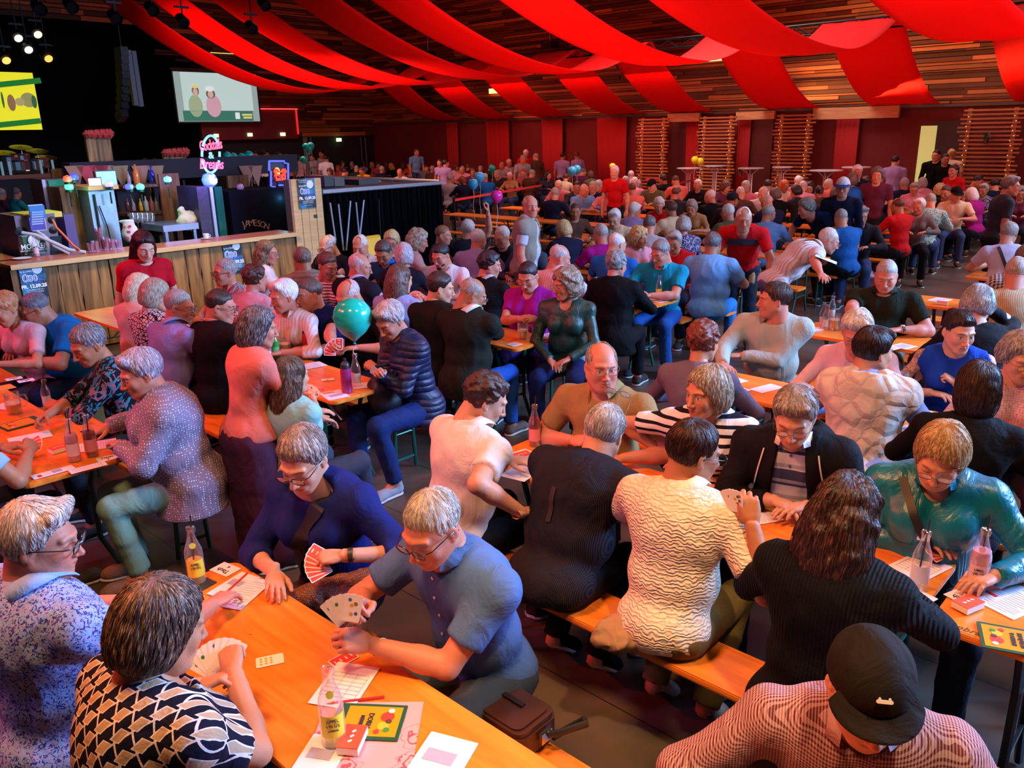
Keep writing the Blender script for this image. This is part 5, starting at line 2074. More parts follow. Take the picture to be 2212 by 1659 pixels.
# black skirted platform
p, q = on(693, 411, 'a', AF), on(955, 393, 'a', AF)
zt = (p[2]+on(820, 402, 'a', AF)[2])/2
r = hall('control_platform', (0, 0, 0), label='high control platform hung all round with black pleated cloth', cat='platform')
vs, fs = [], []
n = 150
x0, x1 = p[1]+.02, q[1]
for k in range(n+1):
 xx = x0+(x1-x0)*k/n
 d = .030*math.sin(k*.9) + .012*math.sin(k*2.3+1)
 vs += [(xx, AF+.02+d*.4, zt-.05), (xx+.01*math.sin(k), AF+d*1.5, .02)]
for k in range(n):
 fs.append((2*k, 2*k+1, 2*k+3, 2*k+2))
m1 = MB().add(vs, fs)
vs, fs = [], []
for k in range(n+1):
 yy = AF+.02+1.25*k/n
 d = .03*math.sin(k*.9)
 vs += [(x1+d*.4, yy, zt-.05), (x1+d*1.5, yy, .02)]
for k in range(n):
 fs.append((2*k, 2*k+1, 2*k+3, 2*k+2))
m1.add(vs, fs)
m1.build('skirt', plain('black_skirt', (.0022, .0024, .004), .95, spec=.05), r, True)
MB().box(((x0+x1)/2, AF+.66, zt-.03), (x1-x0, 1.3, .06)).build('deck', plain('deck_grey', (.03, .032, .04), .6), r)
MB().box(((x0+x1)/2, AF, zt-.02), (x1-x0, .05, .05)).build('front_rail', plain('rail_grey', (.33, .36, .42), .35, .6), r)
whitesteel = plain('pale_steel', (.42, .50, .66), .3, .4)
for k, (u0, v0, u1, v1) in enumerate(((713, 438, 725, 519), (731, 441, 742, 541), (757, 434, 748, 541), (769, 437, 776, 514), (786, 432, 777, 514), (818, 430, 822, 512))):
 P_, Q_ = on(u0, v0, 'a', AF-.06), on(u1, v1, 'a', AF-.06)
 o = MB().bar((P_[1], AF-.06, P_[2]), (Q_[1], AF-.06, Q_[2]), .013, n=8).build('steel_pole', whitesteel if k < 5 else steel)
 o.rotation_euler = (0, 0, YAW_B)
 tag(o, 'thin steel pole leaning on the black platform cloth, %s from the plank post' % ('first', 'second', 'third', 'fourth', 'fifth', 'last and darkest')[k], 'pole')
for k, (u0, v0, u1, v1, c, lab, cat) in enumerate((
  (700, 380, 722, 402, (.05, .05, .055), 'black flight case with metal corner on the platform', 'case'),
  (722, 385, 745, 401, (.09, .09, .09), 'low dark equipment rack on the platform beside the case', 'rack'),
  (775, 388, 820, 401, (.05, .055, .06), 'flat dark mixing desk under the truss rail on the platform', 'mixing desk'))):
 pbox(cat.replace(' ', '_'), u0, v0, u1, v1, AF+.5, .5, plain('kit%d' % k, c, .35, .2), label=lab, cat=cat)
r = hall('platform_truss', (0, 0, 0), label='flat lattice truss lying along the platform with orange glints', cat='truss')
P_, Q_ = on(708, 382, 'a', AF+1.4), on(948, 392, 'a', AF+.3)
tm = plain('truss_alu', (.55, .42, .36), .3, .9)
m1 = MB().bar((P_[1], AF+1.4, P_[2]), (Q_[1], AF+.3, Q_[2]), .03, n=8).bar((P_[1], AF+1.4, P_[2]-.28), (Q_[1], AF+.3, Q_[2]-.05), .03, n=8)
m1.build('rail', tm, r)
m1 = MB()
for k in range(9):
 t0, t1 = k/9, (k+.6)/9
 a0, b0 = Vector((P_[1], AF+1.4, P_[2])).lerp(Vector((Q_[1], AF+.3, Q_[2])), t0), Vector((P_[1], AF+1.4, P_[2]-.28)).lerp(Vector((Q_[1], AF+.3, Q_[2]-.05)), t1)
 m1.bar(a0, b0, .014, n=6)
m1.build('lattice', tm, r)
# ---- things inside the bar (planes a = 11 .. 13)
def thingbox(nm, lab, cat, u0, v0, u1, v1, a, depth, mat, floor=True):
 r_ = hall(nm, (0, 0, 0), label=lab, cat=cat)
 o_, ext = pbox('cabinet', u0, v0, u1, v1, a, depth, mat, r_, floor=floor)
 return r_, ext
silver = plain('fridge_silver', (.36, .42, .50), .35, .6, noise=.2)
r, e = thingbox('drinks_fridge', 'tall silver drinks fridge with a wooden board on top', 'fridge', 190, 412, 262, 512, 11.6, .7, silver)
MB().box(((e[0]+e[1])/2, 11.9, e[3]+.03), (e[1]-e[0]+.06, .8, .05)).build('top_board', plain('board_warm', (.75, .38, .16), .5), r)
MB().box((e[0]+.06, 11.58, e[3]-.55), (.02, .03, 1.0)).build('door_handle', steel, r)
MB().tube([(e[0]+.10, 11.57, e[3]-.2), (e[0]+.16, 11.56, e[3]-.5), (e[0]+.2, 11.57, e[3]-1.1)], .008, 6).build('cable', steel, r)
r, e = thingbox('drinks_fridge', 'low fridge with glowing green glass front left of the silver one', 'fridge', 96, 388, 172, 470, 12.4, .6, plain('fridge_brown', (.10, .05, .04), .5))
pbox('glass_front', 104, 390, 168, 470, 12.37, .02, plain('green_glass', (.01, .16, .10), .1, emit=(.01, .30, .16), estr=.35), r)
pbox('door_frame', 97, 388, 104, 465, 12.36, .02, plain('frame_lilac', (.45, .45, .70), .4), r)
r, e = thingbox('timber_cabinet', 'dark timber cabinet between the green fridge and the silver fridge', 'cabinet', 128, 405, 190, 505, 11.9, .5, rough2)
r, e = thingbox('drinks_fridge', 'dark printed fridge under the pink and blue neon sign', 'fridge', 424, 404, 462, 512, 11.2, .6, plain('fridge_violet', (.05, .02, .07), .4, noise=.5, scale=20))
pbox('side_glass', 463, 404, 492, 510, 11.25, .5, plain('green_side', (.005, .07, .055), .2, emit=(.0, .12, .08), estr=.25), r, floor=True)
pbox('edge_strip', 459, 404, 466, 510, 11.18, .03, plain('edge_pale', (.42, .46, .66), .4), r, floor=True)
r, e = thingbox('draped_bar_unit', 'bar unit draped in black cloth printed with JAMESON in arched letters'.replace('JAMESON in ', ''), 'bar unit', 494, 414, 628, 508, 11.3, .8, plain('drape_navy', (.004, .004, .009), .9, spec=.1))
gold = plain('copper_print', (.42, .20, .13), .6)
for k, ch in enumerate('JAMESON'):
 t = (k-3)/3
 face_text(ch, 550+t*25, 482+t*t*5 + t*2, 11.3, .135, gold, r, roll=-t*.30, name='lettering', off=.015)
# timber panels behind the bar
for k, (u0, v0, u1, v1, a) in enumerate(((110, 365, 156, 388, 12.9), (172, 362, 240, 392, 12.9), (262, 370, 312, 398, 12.9), (342, 376, 400, 482, 12.1), (491, 380, 540, 414, 12.4))):
 pbox('plank_screen', u0, v0, u1, v1, a, .05, rough2 if k != 3 else wood('panel_red', (.16, .05, .025), (.34, .13, .06), .9, .5, 2), label='upright timber panel behind the bar, %s' % ('behind the green lit fridge', 'behind the monitor', 'behind the orange bottle', 'tallest, right of the bottle shelf', 'behind the draped unit')[k], cat='plank screen')
# canopy with bunting
r = hall('canopy_rail', (0, 0, 0), label='black rail running over the bar with small pennants', cat='canopy')
o, e = pbox('rail', 150, 352, 645, 371, 12.6, .3, plain('canopy_black', (.012, .010, .018), .8), r)
for k, (u, c) in enumerate(((160, (.35, .16, .1)), (186, (.5, .04, .06)), (226, (.38, .2, .16)), (258, (.3, .2, .1)), (303, (.40, .2, .16)), (336, (.35, .2, .12)), (532, (.3, .12, .08)), (552, (.34, .14, .10)), (214, (.5, .03, .05)))):
 q = on(u, 358, 'a', 12.55)
 MB().add([(q[1]-.13, 12.56, q[2]), (q[1]+.13, 12.56, q[2]), (q[1]+.02, 12.56, q[2]-.34)] + [(q[1]-.13, 12.57, q[2]), (q[1]+.13, 12.57, q[2]), (q[1]+.02, 12.57, q[2]-.34)], [(0, 2, 1), (3, 4, 5), (0, 1, 4, 3), (1, 2, 5, 4), (2, 0, 3, 5)]).build('pennant', plain('pennant%d' % k, c, .7), r)
for k, (u0, v0, u1, v1) in enumerate(((184, 290, 246, 350), (353, 330, 404, 355))):
 r, e = thingbox('timber_sign', 'rough timber board with red frill above the bar, %s' % ('large, at the stage side', 'small, left of the pink neon')[k], 'sign', u0, v0, u1, v1, 12.8, .06, rough, False)
 m1 = MB()
 for j in range(26):
  t = j/25
  m1.lathe([(0, -.06), (.06, 0), (0, .06)], (e[0]+(e[1]-e[0])*t, 12.76+.02*math.sin(j*2.), e[3]+.02*math.sin(j*3.1)), 6)
 m1.build('frill', plain('frill_red', (.55, .05, .04), .7), r)
 MB().bar((e[0]+.3, 12.9, 0.0), (e[0]+.3, 12.9, e[2]), .03, n=6).bar((e[1]-.3, 12.9, 0), (e[1]-.3, 12.9, e[2]), .03, n=6).build('support', steel, r)
# neon sign
r = hall('neon_sign', (0, 0, 0), label='neon sign with pink script words inside a pale blue oval', cat='neon sign')
AN = 11.35
pink = plain('neon_pink', (1, .2, .25), .4, emit=(1, .07, .12), estr=1.7)
blue = plain('neon_blue', (.3, .7, 1), .4, emit=(.10, .50, 1), estr=1.6)
face_text('Cocktails', 451, 314, AN, .20, pink, r, shear=.2, bold=.002, off=.05, roll=.10, ext=.008, xs=.46)
face_text('&', 452, 336, AN, .13, blue, r, bold=.001, off=.05, ext=.008)
face_text('Dreams', 453, 355, AN, .20, pink, r, shear=.2, bold=.002, off=.05, roll=-.05, ext=.008, xs=.56)
for a0_, a1_ in ((25, 155), (-20, -160), (172, 188), (-8, 8), (160, 172)):
 pts = []
 for k in range(13):
  an = math.radians(a0_+(a1_-a0_)*k/12)
  q = on(453+19*math.cos(an), 333-40*math.sin(an), 'a', AN)
  pts.append((q[1], AN-.03, q[2]))
 MB().tube(pts, .017, 6).build('neon_tube', blue, r)
q = on(452, 375, 'a', AN)
MB().bar((q[1], AN, 1.6), (q[1], AN, q[2]+.1), .015, n=6).build('stand', steel, r)
r = hall('lit_globe', (0, 0, 0), label='small glowing blue emblem lamp standing under the neon sign', cat='lamp')
q = on(453, 391, 'a', 11.3)
MB().lathe([(0, -.11), (.09, -.05), (.11, .02), (.08, .09), (0, .12)], (q[1], 11.3, q[2]), 16).build('globe', plain('globe_blue', (.2, .3, 1), .3, emit=(.04, .10, 1), estr=2.4), r, True)
MB().lathe([(0, -.05), (.05, -.02), (.05, .03), (0, .04)], (q[1], 11.19, q[2]), 12).lathe([(0, -.02), (.02, 0), (0, .03)], (q[1]+.01, 11.19, q[2]+.07), 8).build('apple_emblem', plain('emblem_white', (.9, .95, 1), .3, emit=(.8, .9, 1), estr=4), r)
# energy drink neon
r = hall('neon_sign', (0, 0, 0), label='blue framed neon sign with two red bulls before a yellow sun', cat='neon sign')
AR = 11.6
bl2 = plain('neon_deepblue', (.1, .1, 1), .4, emit=(.06, .10, 1), estr=2)
for pts in ([(579, 348), (612, 348), (612, 352), (620, 353), (620, 386), (622, 400)], [(579, 348), (579, 368), (583, 370), (583, 402), (592, 404), (592, 408), (612, 408)], [(600, 400), (612, 400), (612, 408)]):
 MB().tube([(on(u, v, 'a', AR)[1], AR-.03, on(u, v, 'a', AR)[2]) for u, v in pts], .016, 6).build('neon_tube', bl2, r)
pbox('back_panel', 580, 350, 618, 400, AR, .04, plain('panel_dk', (.01, .01, .04), .4), r)
blob('sun_disc', 599, 371, 7, 9, AR-.05, plain('neon_yellow', (1, .7, .1), .4, emit=(1, .55, .03), estr=1.3), r)
redn = plain('neon_red', (1, .1, .05), .4, emit=(1, .04, .02), estr=1.6)
for s in (-1, 1):
 pts = [(599+s*3, 372), (599+s*6, 367), (599+s*10, 366), (599+s*12, 370), (599+s*9, 375), (599+s*11, 380), (599+s*6, 378), (599+s*2, 379)]
 MB().tube([(on(u, v, 'a', AR)[1], AR-.08, on(u, v, 'a', AR)[2]) for u, v in pts], .02, 6).build('bull_outline', redn, r)
face_text('Red Bull', 599, 386, AR, .085, redn, r, off=.10, bold=.002, ext=.006, xs=.62)
q = on(600, 405, 'a', AR)
MB().bar((q[1], AR, 1.5), (q[1], AR, q[2]+.1), .015, n=6).build('stand', steel, r)
# monitors, sink, posters, sign
r = hall('monitor', (0, 0, 0), label='monitor standing on the silver fridge, its screen pale blue', cat='monitor')
pbox('screen_frame', 203, 369, 256, 406, 12.0, .05, plain('mon_blk', (.02, .02, .02), .4), r)
pbox('screen', 207, 371, 254, 402, 11.97, .02, plain('mon_scr', (.3, .5, .55), .3, emit=(.30, .52, .60), estr=.8), r)
r = hall('tablet', (0, 0, 0), label='small lit tablet on a stand before the monitor', cat='tablet')
pbox('screen', 191, 386, 220, 403, 11.75, .02, plain('tab_scr', (.8, .8, .75), .3, emit=(.85, .85, .78), estr=.9), r)
pbox('screen_frame', 190, 384, 222, 405, 11.78, .02, plain('mon_blk', (.02, .02, .02), .4), r)
r, e = thingbox('steel_sink_unit', 'grey steel sink unit with vents and a yellow edge behind the bar', 'sink unit', 30, 467, 136, 565, 11.1, .7, plain('unit_mauve', (.17, .12, .16), .4, .3))
pbox('yellow_edge', 50, 463, 135, 468, 11.1, .5, plain('yellow_strip', (.75, .62, .05), .5), r)
m1 = MB()
for k in range(9):
 q = on(122, 512+k*5, 'a', 11.08)
 m1.box((q[1], 11.09, q[2]), (.12, .02, .022))
m1.build('vent', steel, r)
for u, v in ((113, 475), (47, 502), (116, 497)):
 q = on(u, v, 'a', 11.08)
 MB().lathe([(.07 if u < 60 else .045, 0), (0, .01)], (0, 0, 0), 14).build('pipe_hole', steel, r, M=Matrix.Translation((q[1], 11.085, q[2])) @ Matrix.Rotation(math.pi/2, 4, 'X'))
r, e = thingbox('crate_cabinet', 'violet lit storage unit beside the steel sink unit', 'cabinet', 137, 464, 176, 560, 11.3, .5, plain('unit_violet', (.10, .05, .22), .4))
for pts, c, w_, nm, lab in (([(48, 503), (78, 508), (118, 525), (150, 540), (185, 545)], (.55, .58, .68), .022, 'hose', 'thick pale grey hose running down from the steel sink unit'),
       ([(80, 500), (98, 512), (118, 532), (150, 549)], (.5, .55, .65), .018, 'hose', 'thinner pale hose beside the thick grey one'),
       ([(114, 475), (122, 492), (140, 510), (158, 530), (172, 540)], (.75, .16, .06), .014, 'cable', 'orange cable hanging from the steel sink unit')):
 o = MB().tube([(on(u, v, 'a', 10.9-.1*i)[1], 10.9-.1*i, max(1.12, on(u, v, 'a', 10.9-.1*i)[2])) for i, (u, v) in enumerate(pts)], w_, 8).build(nm, plain(nm+lab[:6], c, .5), None, True)
 o.rotation_euler = (0, 0, YAW_B)
 tag(o, lab, nm)
r = hall('notice_sheet', (0, 0, 0), label='blue and violet notice sheet on the steel sink unit', cat='poster')
pbox('sheet', 60, 443, 102, 497, 10.95, .01, plain('notice_edge', (.6, .65, .85), .5), r)
pbox('print_field', 62, 445, 100, 470, 10.94, .01, plain('notice_blue', (.02, .20, .60), .5), r)
pbox('print_field', 62, 470, 100, 495, 10.94, .01, plain('notice_violet', (.07, .05, .42), .5), r)
for k in range(6):
 pbox('print_line', 68, 458+k*5, 94, 459+k*5, 10.93, .005, plain('notice_line', (.3, .45, .8), .5), r)
r = hall('brewery_sign', (0, 0, 0), label='dark green brewery sign with a round emblem behind two pink bottles', cat='sign')
pbox('board', 46, 510, 104, 545, 10.85, .02, plain('sign_edge', (.4, .5, .45), .5), r)
pbox('board_face', 47.5, 511.5, 102.5, 543.5, 10.84, .02, plain('sign_green', (.004, .10, .05), .5), r)
wt = plain('print_white', (.85, .88, .9), .5)
face_text('MOHREN', 75, 532, 10.83, .085, wt, r, bold=.001, xs=.85)
face_text('BRAUEREI DORNBIRN 1834', 75, 540, 10.83, .026, wt, r)
q = on(73, 519, 'a', 10.83)
MB().lathe([(.05, 0), (.065, 0), (.065, .004), (.05, .004)], (0, 0, 0), 20).build('ring_emblem', wt, r, M=Matrix.Translation((q[1], 10.825, q[2])) @ Matrix.Rotation(math.pi/2, 4, 'X'))
# shelves with bottles
r = hall('back_bar_shelf', (0, 0, 0), label='back bar shelf unit holding spirit bottles and glasses', cat='shelf')
for u0, u1, v in ((262, 340, 402), (272, 352, 461)):
 p, q = on(u0, v, 'a', 12.2), on(u1, v, 'a', 12.2)
 MB().box(((p[1]+q[1])/2, 12.35, (p[2]+q[2])/2), (q[1]-p[1], .4, .04)).build('shelf_board', rough2, r)
p, q = on(262, 400, 'a', 12.4), on(352, 505, 'a', 12.4)
MB().box(((p[1]+q[1])/2, 12.62, p[2]/2), (q[1]-p[1], .04, p[2])).build('back_board', plain('shelf_dark', (.03, .015, .012), .7), r)
bprof = [(.0, 0), (.036, 0), (.038, .01), (.038, .17), (.030, .20), (.014, .235), (.013, .29), (.015, .295), (.015, .305), (0, .305)]
for k, (u, v, c, sc_, lab) in enumerate(((297, 400, (.75, .18, .04), 1.25, 'orange spirit bottle on the upper shelf'), (331, 400, (.02, .03, .35), 1.2, 'blue spirit bottle on the upper shelf'), (280, 400, (.4, .3, .3), .8, 'small clear bottle on the upper shelf'),
          (278, 458, (.10, .02, .02), .9, 'dark red bottle at the lower shelf end'), (290, 458, (.25, .2, .2), .8, 'clear bottle with pale label on the lower shelf'), (306, 458, (.60, .28, .02), .8, 'squat amber bottle with yellow label on the lower shelf'),
          (318, 458, (.45, .40, .38), .95, 'tall clear bottle on the lower shelf'), (330, 458, (.35, .10, .10), .95, 'rose coloured bottle on the lower shelf'), (340, 458, (.2, .15, .12), .9, 'brown bottle at the right of the lower shelf'))):
 q = on(u, v, 'a', 12.3)
 sc_ *= .72
 o = MB().lathe([(a_*1.3*sc_, b_*sc_) for a_, b_ in bprof], (0, 0, 0), 14).build('spirit_bottle', plain('sp%d' % k, c, .12), None, True)
 o.location = W(12.3, q[1], q[2]+.02)
 tag(o, lab, 'bottle', 'spirit bottles behind the bar')
# disco lamps
for k, (u, v, c, st, lab) in enumerate(((146, 387, (1, .08, .05), 4, 'red lit party lamp over the green fridge'), (160, 383, (.05, .06, 1), 6, 'deep blue party lamp beside the red one'), (149, 404, (.10, 1, .45), 14, 'bright green party lamp on the green fridge'),
          (235, 398, (.5, .4, 1), 1.0, 'violet dome party lamp before the monitor'), (303, 404, (.10, .9, .6), 9, 'green and teal party lamp above the bottle shelf'), (362, 388, (.15, .45, 1), 7, 'sky blue party lamp beside the tall timber panel'),
          (519, 404, (.25, .12, .22), .4, 'dark dome party lamp on the draped unit'), (594, 427, (.15, .55, 1), 8, 'blue party lamp at the draped unit edge'), (618, 429, (.1, 1, .35), 7, 'green party lamp beside the plank post'), (279, 404, (.1, .12, 1), 4, 'small blue party lamp left on the bottle shelf'))):
 q = on(u, v, 'a', 11.45)
 st2 = min(st, 1.5)
 r = hall('party_lamp', (11.45, q[1], q[2]), label=lab, cat='party lamp', group='party lamps round the bar')
 MB().lathe([(0, -.05), (.045, -.030), (.055, 0), (.045, .033), (0, .052)], (0, 0, 0), 14).build('dome', plain('pl%d' % k, c, .2, emit=c, estr=st2), r, True)
 MB().lathe([(.045, -.065), (.045, -.035), (.03, -.03)], (0, 0, 0), 14).build('base', steel, r)
 MB().bar((0, 0, -.1), (0, 0, -.25), .012, n=6).build('arm', steel, r)
 if st > 6:
  d = bpy.data.lights.new('party_glow', 'POINT')
  d.color, d.energy, d.shadow_soft_size = c, 7, .05
  lo_ = bpy.data.objects.new('party_glow', d)
  COL.objects.link(lo_)
  lo_.location = W(11.3, q[1], q[2])
neonl = bpy.data.lights.new('neon_glow', 'POINT')
neonl.color, neonl.energy, neonl.shadow_soft_size = (.25, .12, 1), 22, .12
lo_ = bpy.data.objects.new('neon_glow', neonl)
COL.objects.link(lo_)
q = on(453, 385, 'a', 11.1)
lo_.location = W(11.0, q[1], q[2])
# counter things: cups, sack, bottles, saucer
def onbar(u, v):
 p_ = at(u, v, 1.11)
 return p_
k = 0
for (u, v, n) in ((198, 546, 2), (208, 545, 3), (219, 541, 9), (231, 541, 4), (243, 540, 3), (257, 538, 2)):
 q = onbar(u, v)
 r = empty('cup_stack', q, 0, 'stack of clear plastic cups on the bar, %s' % ('lowest, first from the left', 'second from the left', 'the tallest stack', 'next after the tallest', 'fifth from the left', 'last before the seated waitress')[k], 'cups', 'plastic cups on the bar counter')
 k += 1
 for j in range(n):
  MB().lathe([(.030, 0), (.040, .09), (.042, .09), (.0405, .085), (.029, .004), (0, .003)], (0, 0, j*.024), 14).build('cup', glass('cup_plastic', (.95, .78, .95), .15, .42), r, True)
q = onbar(284, 522)
r = empty('paper_sack', q, .3, 'white paper sack with red print standing on the bar', 'sack')
f = Field((-.14, -.12, -.02), (.14, .12, .36), .012)
f.ell((0, 0, .10), (.10, .075, .12), .03)
f.cap((0, 0, .08), (.0, 0, .26), .085, .07, .05, sq=((0, 1, 0), 1.3))
f.ell((-.07, 0, .27), (.05, .02, .03), .02)
X_, Y_, Z_ = f.full()
f.F = (f.F + wob((X_, Y_, Z_), 3, 40)*.008).astype(np.float32)
f.plane((0, 0, 0), (0, 0, -1))
f.plane((0, 0, .29), (0, 0, 1))
link('sack_body', npmesh('sack', *f.nets()), plain('sack_white', (.72, .66, .75), .8), r)
for dx, dz in ((-.05, .2), (0, .14), (.04, .08), (-.03, .06), (.02, .21)):
 MB().box((dx, -.088, dz), (.035, .012, .03)).build('red_print', plain('sack_red', (.6, .05, .06), .7), r)
q = onbar(446, 516)
r = empty('coffee_cup', q, 0, 'white coffee cup on a saucer on the bar counter', 'cup')
MB().lathe([(0, .0), (.07, .006), (.075, .012)], (0, 0, 0), 18).build('saucer', plain('china', (.8, .8, .82), .25), r, True)
MB().lathe([(.02, .01), (.036, .03), (.04, .07), (.037, .068), (.02, .02), (0, .018)], (0, 0, 0), 18).tube([(.036, 0, .055), (.06, 0, .05), (.055, 0, .03), (.034, 0, .025)], .005, 6).build('cup', plain('china', (.8, .8, .82), .25), r, True)
r = hall('paper_bag', (0, 0, 0), label='crumpled cream paper bag on the back table behind the bar', cat='bag')
q = on(408, 478, 'a', 11.4)
f = Field((-.30, -.25, -.05), (.30, .25, .5), .02)
f.ell((0, 0, .14), (.22, .14, .2), .04)
f.ell((-.12, 0, .28), (.08, .08, .14), .05)
X_, Y_, Z_ = f.full()
f.F = (f.F + wob((X_, Y_, Z_), 9, 22)*.03).astype(np.float32)
link('bag_body', npmesh('bag', *f.nets()), plain('bag_cream', (.62, .50, .30), .8), r, Matrix.Translation((q[1], 11.4, q[2]-.1)) @ Matrix.Scale(.72, 4))
r, e = thingbox('steel_table', 'small steel table behind the bar under the cream paper bag', 'table', 352, 488, 430, 494, 11.2, .7, plain('steel_tbl', (.35, .36, .45), .3, .7), False)
for x_ in (e[0]+.05, e[1]-.05):
 for y_ in (11.25, 11.85):
  MB().box((x_, y_, e[2]/2), (.04, .04, e[2])).build('leg', plain('steel_leg', (.30, .36, .5), .3, .6), r)
k = 0
for u in (290, 300, 310, 321, 332):
 q = on(u, 497, 'a', 11.9)
 o = MB().lathe([(0, 0), (.034, .002), (.004, .012), (.004, .09), (.03, .12), (.042, .18), (.034, .24), (.032, .24), (.040, .18), (0, .125)], (0, 0, 0), 14).build('wine_glass', glass('glass_clear'), None, True)
 o.location = W(11.9, q[1], q[2])
 tag(o, 'upturned stemmed glass on the low shelf behind the bar, %s in its row' % ('first', 'second', 'third', 'fourth', 'fifth')[k], 'glass', 'stemmed glasses behind the bar')
 k += 1
MBs = MB()
p, q = on(280, 500, 'a', 11.9), on(340, 498, 'a', 11.9)
r = hall('low_shelf', (0, 0, 0), label='low dark shelf behind the bar carrying stemmed glasses', cat='shelf')
MB().box(((p[1]+q[1])/2, 12.0, p[2]-.02), (q[1]-p[1]+.1, .4, .04)).build('shelf_board', rough2, r)
MB().box((p[1], 12.0, p[2]/2), (.05, .4, p[2])).build('side_panel', rough2, r)
MB().box((q[1], 12.0, p[2]/2), (.05, .4, p[2])).build('side_panel', rough2, r)
# stanchion belt before the far crowd
for k, (u, v0, v1) in enumerate(((980, 432, 520), (1172, 424, 470))):
 bse = at(u+4, v1, 0)
 q = on(u, v0, 'a', float(np.array(bse) @ A))
 r = empty('barrier_post', (bse.x, bse.y, 0), 0, 'black belt barrier post %s' % ('beside the black platform corner', 'behind the person in the beige waistcoat'), 'post') if False else empty('barrier_post', (bse.x, bse.y, 0), 0, 'black belt barrier post ' + ('beside the black platform corner', 'behind the standing person in the pale waistcoat')[k], 'barrier post')
 MB().lathe([(.16, 0), (.16, .012), (.03, .025)], (0, 0, 0), 20).build('base', steel, r, True)
 MB().lathe([(.03, .02), (.03, .95), (.034, .95), (.034, 1.0), (0, 1.0)], (0, 0, 0), 14).build('post', plain('post_navy', (.015, .02, .035), .3, .4), r, True)
 if k == 0:
  s0 = Vector((bse.x, bse.y, .93))
 else:
  s1 = Vector((bse.x, bse.y, .93))
o = MB().bar(s0, s1, .006, .055).build('barrier_belt', plain('belt_red', (.75, .04, .05), .6))
tag(o, 'red barrier belt stretched between the two black posts', 'barrier belt')
for k, (u0, v0, u1, v1) in enumerate(((1395, 387, 1440, 385), (1470, 395, 1502, 388))):
 p0, p1 = at(u0, v0, .95), at(u1, v1, .95)
 o = MB().bar(p0, p1, .006, .06).build('barrier_belt', plain('belt_red', (.75, .04, .05), .6))
 tag(o, 'short red barrier belt before the slatted screens, %s' % ('behind the dark cap', 'beside the yellow balloons')[k], 'barrier belt')
# white bar tables
for k, (u, v, rad, lab) in enumerate(((1488, 363, .35, 'under the yellow balloons'), (1622, 363, .35, 'before the dark red door'), (1690, 361, .27, 'before the third slatted screen'), (1785, 368, .42, 'left of the far laughing pair'), (1850, 361, .35, 'behind the far laughing pair'), (1545, 358, .33, 'with glass sides by the second slatted screen'))):
 q = on(u, v, 'b', 21.6)
 zt_ = q[2]
 q = W(q[0], 21.6)
 r = empty('bar_table', (q.x, q.y, 0), 0, 'white round bar table '+lab, 'table', 'bar tables along the long wall')
 MB().lathe([(0, zt_+.01), (rad*.98, zt_+.01), (rad, zt_), (rad*.98, zt_-.02), (0, zt_-.025)], (0, 0, 0), 28).build('tabletop', plain('white_top', (.62, .60, .66), .35), r, True)
 m1 = MB()
 for s in (-1, 0, 1):
  m1.tube([(.05*s, .03*(s == 0), 0.03), (.05*s, 0.03*(s == 0), zt_-.17), (.22*s, .12*(s == 0), zt_-.02)], .018, 6)
 m1.build('column', plain('alu', (.62, .64, .72), .3, .5), r, True)
 MB().lathe([(.26, 0), (.26, .012), (.05, .03), (0, .03)], (0, 0, 0), 24).build('base', plain('alu', (.62, .64, .72), .3, .5), r, True)
# yellow warning sign by the platform
_, b_s, z_s = on(803, 508, 'a', 9.75)
q = W(9.75, b_s)
r = empty('warning_sign', (q.x, q.y, z_s-.74), .9, 'yellow folding floor sign before the black platform', 'sign')
for s in (-1, 1):
 MB().box((0, s*.10, .40), (.30, .012, .66), M=Matrix.Rotation(s*.28, 3, 'X')).build('panel', plain('sign_yellow', (.80, .48, .02), .45), r)
MB().box((0, 0, .72), (.26, .05, .03)).build('hinge', plain('sign_yellow', (.80, .48, .02), .45), r)
# ------------------------------------------------------------------ people near the camera
# top = (pattern, colours...), hair = (style, colour, highlight); hands in picture pixels + height, or ('L', x, y, z) in body space
R_ = {}
FL = 1   # right arm index
R_['print'] = P('person in blue and violet printed shirt with thick black glasses, at the left frame edge', 88, 1168, 12,
 ('floral', '8fb0ea', '2f3f9a', 'c9a2dc', .8, 1.9), ('side', 'b9b2ae', 'e2dad6'), 'none' and '23262e', build=1.35, lean=4, hy=-48, hp=12, collar='8fb0ea', glasses='thick', tone='ruddy', brow='8a8078', loose=.012, sleeve='short',
 lh=(262, 1300, .86, 'rest', None, None, (-1., -.2, -.5)), rh=('L', .20, .50, .84, 'rest', None, None, (.9, -.3, -.6)))
R_['zig'] = P('person seen from behind in navy, beige and white geometric print dress, holding cards', 352, 1352, 8,
 ('zigzag', '10142a', 'd9d2d0', 'b59c80'), ('bob', '4a3a38', 'a98c78'), '14161f', sex='f', build=1.35, lean=9, hy=-12, hp=22, neck='wide', sleeve='short', tone='warm', loose=.006,
 rh=(505, 1452, .93, 'hold', (-.75, .5, .35), (.3, -.6, .7), (1., -.5, -.5)), lh=(428, 1482, .91, 'hold', (.5, .7, .2), (-.6, -.2, .7), (-1., -.2, -.5)))
R_['navy'] = P('smiling person in loose navy blouse and dark glasses holding red-backed cards', 655, 992, 200,
 ('plain', '1b2468'), ('back', '8d8180', 'c4b4ac'), '39404e', sex='f', sleeve='half', neck='wide', loose=.020, lean=12, hy=4, hp=30, glasses='thick', tone='fair', brow='6b5a50',
 rh=(592, 1236, .82, 'rest', (-.5, .8, -.2), None, (1., -.2, -.6)), lh=(742, 1200, .90, 'hold', (.9, .35, -.1), (-.2, .2, .9), (-1., -.3, -.6)))
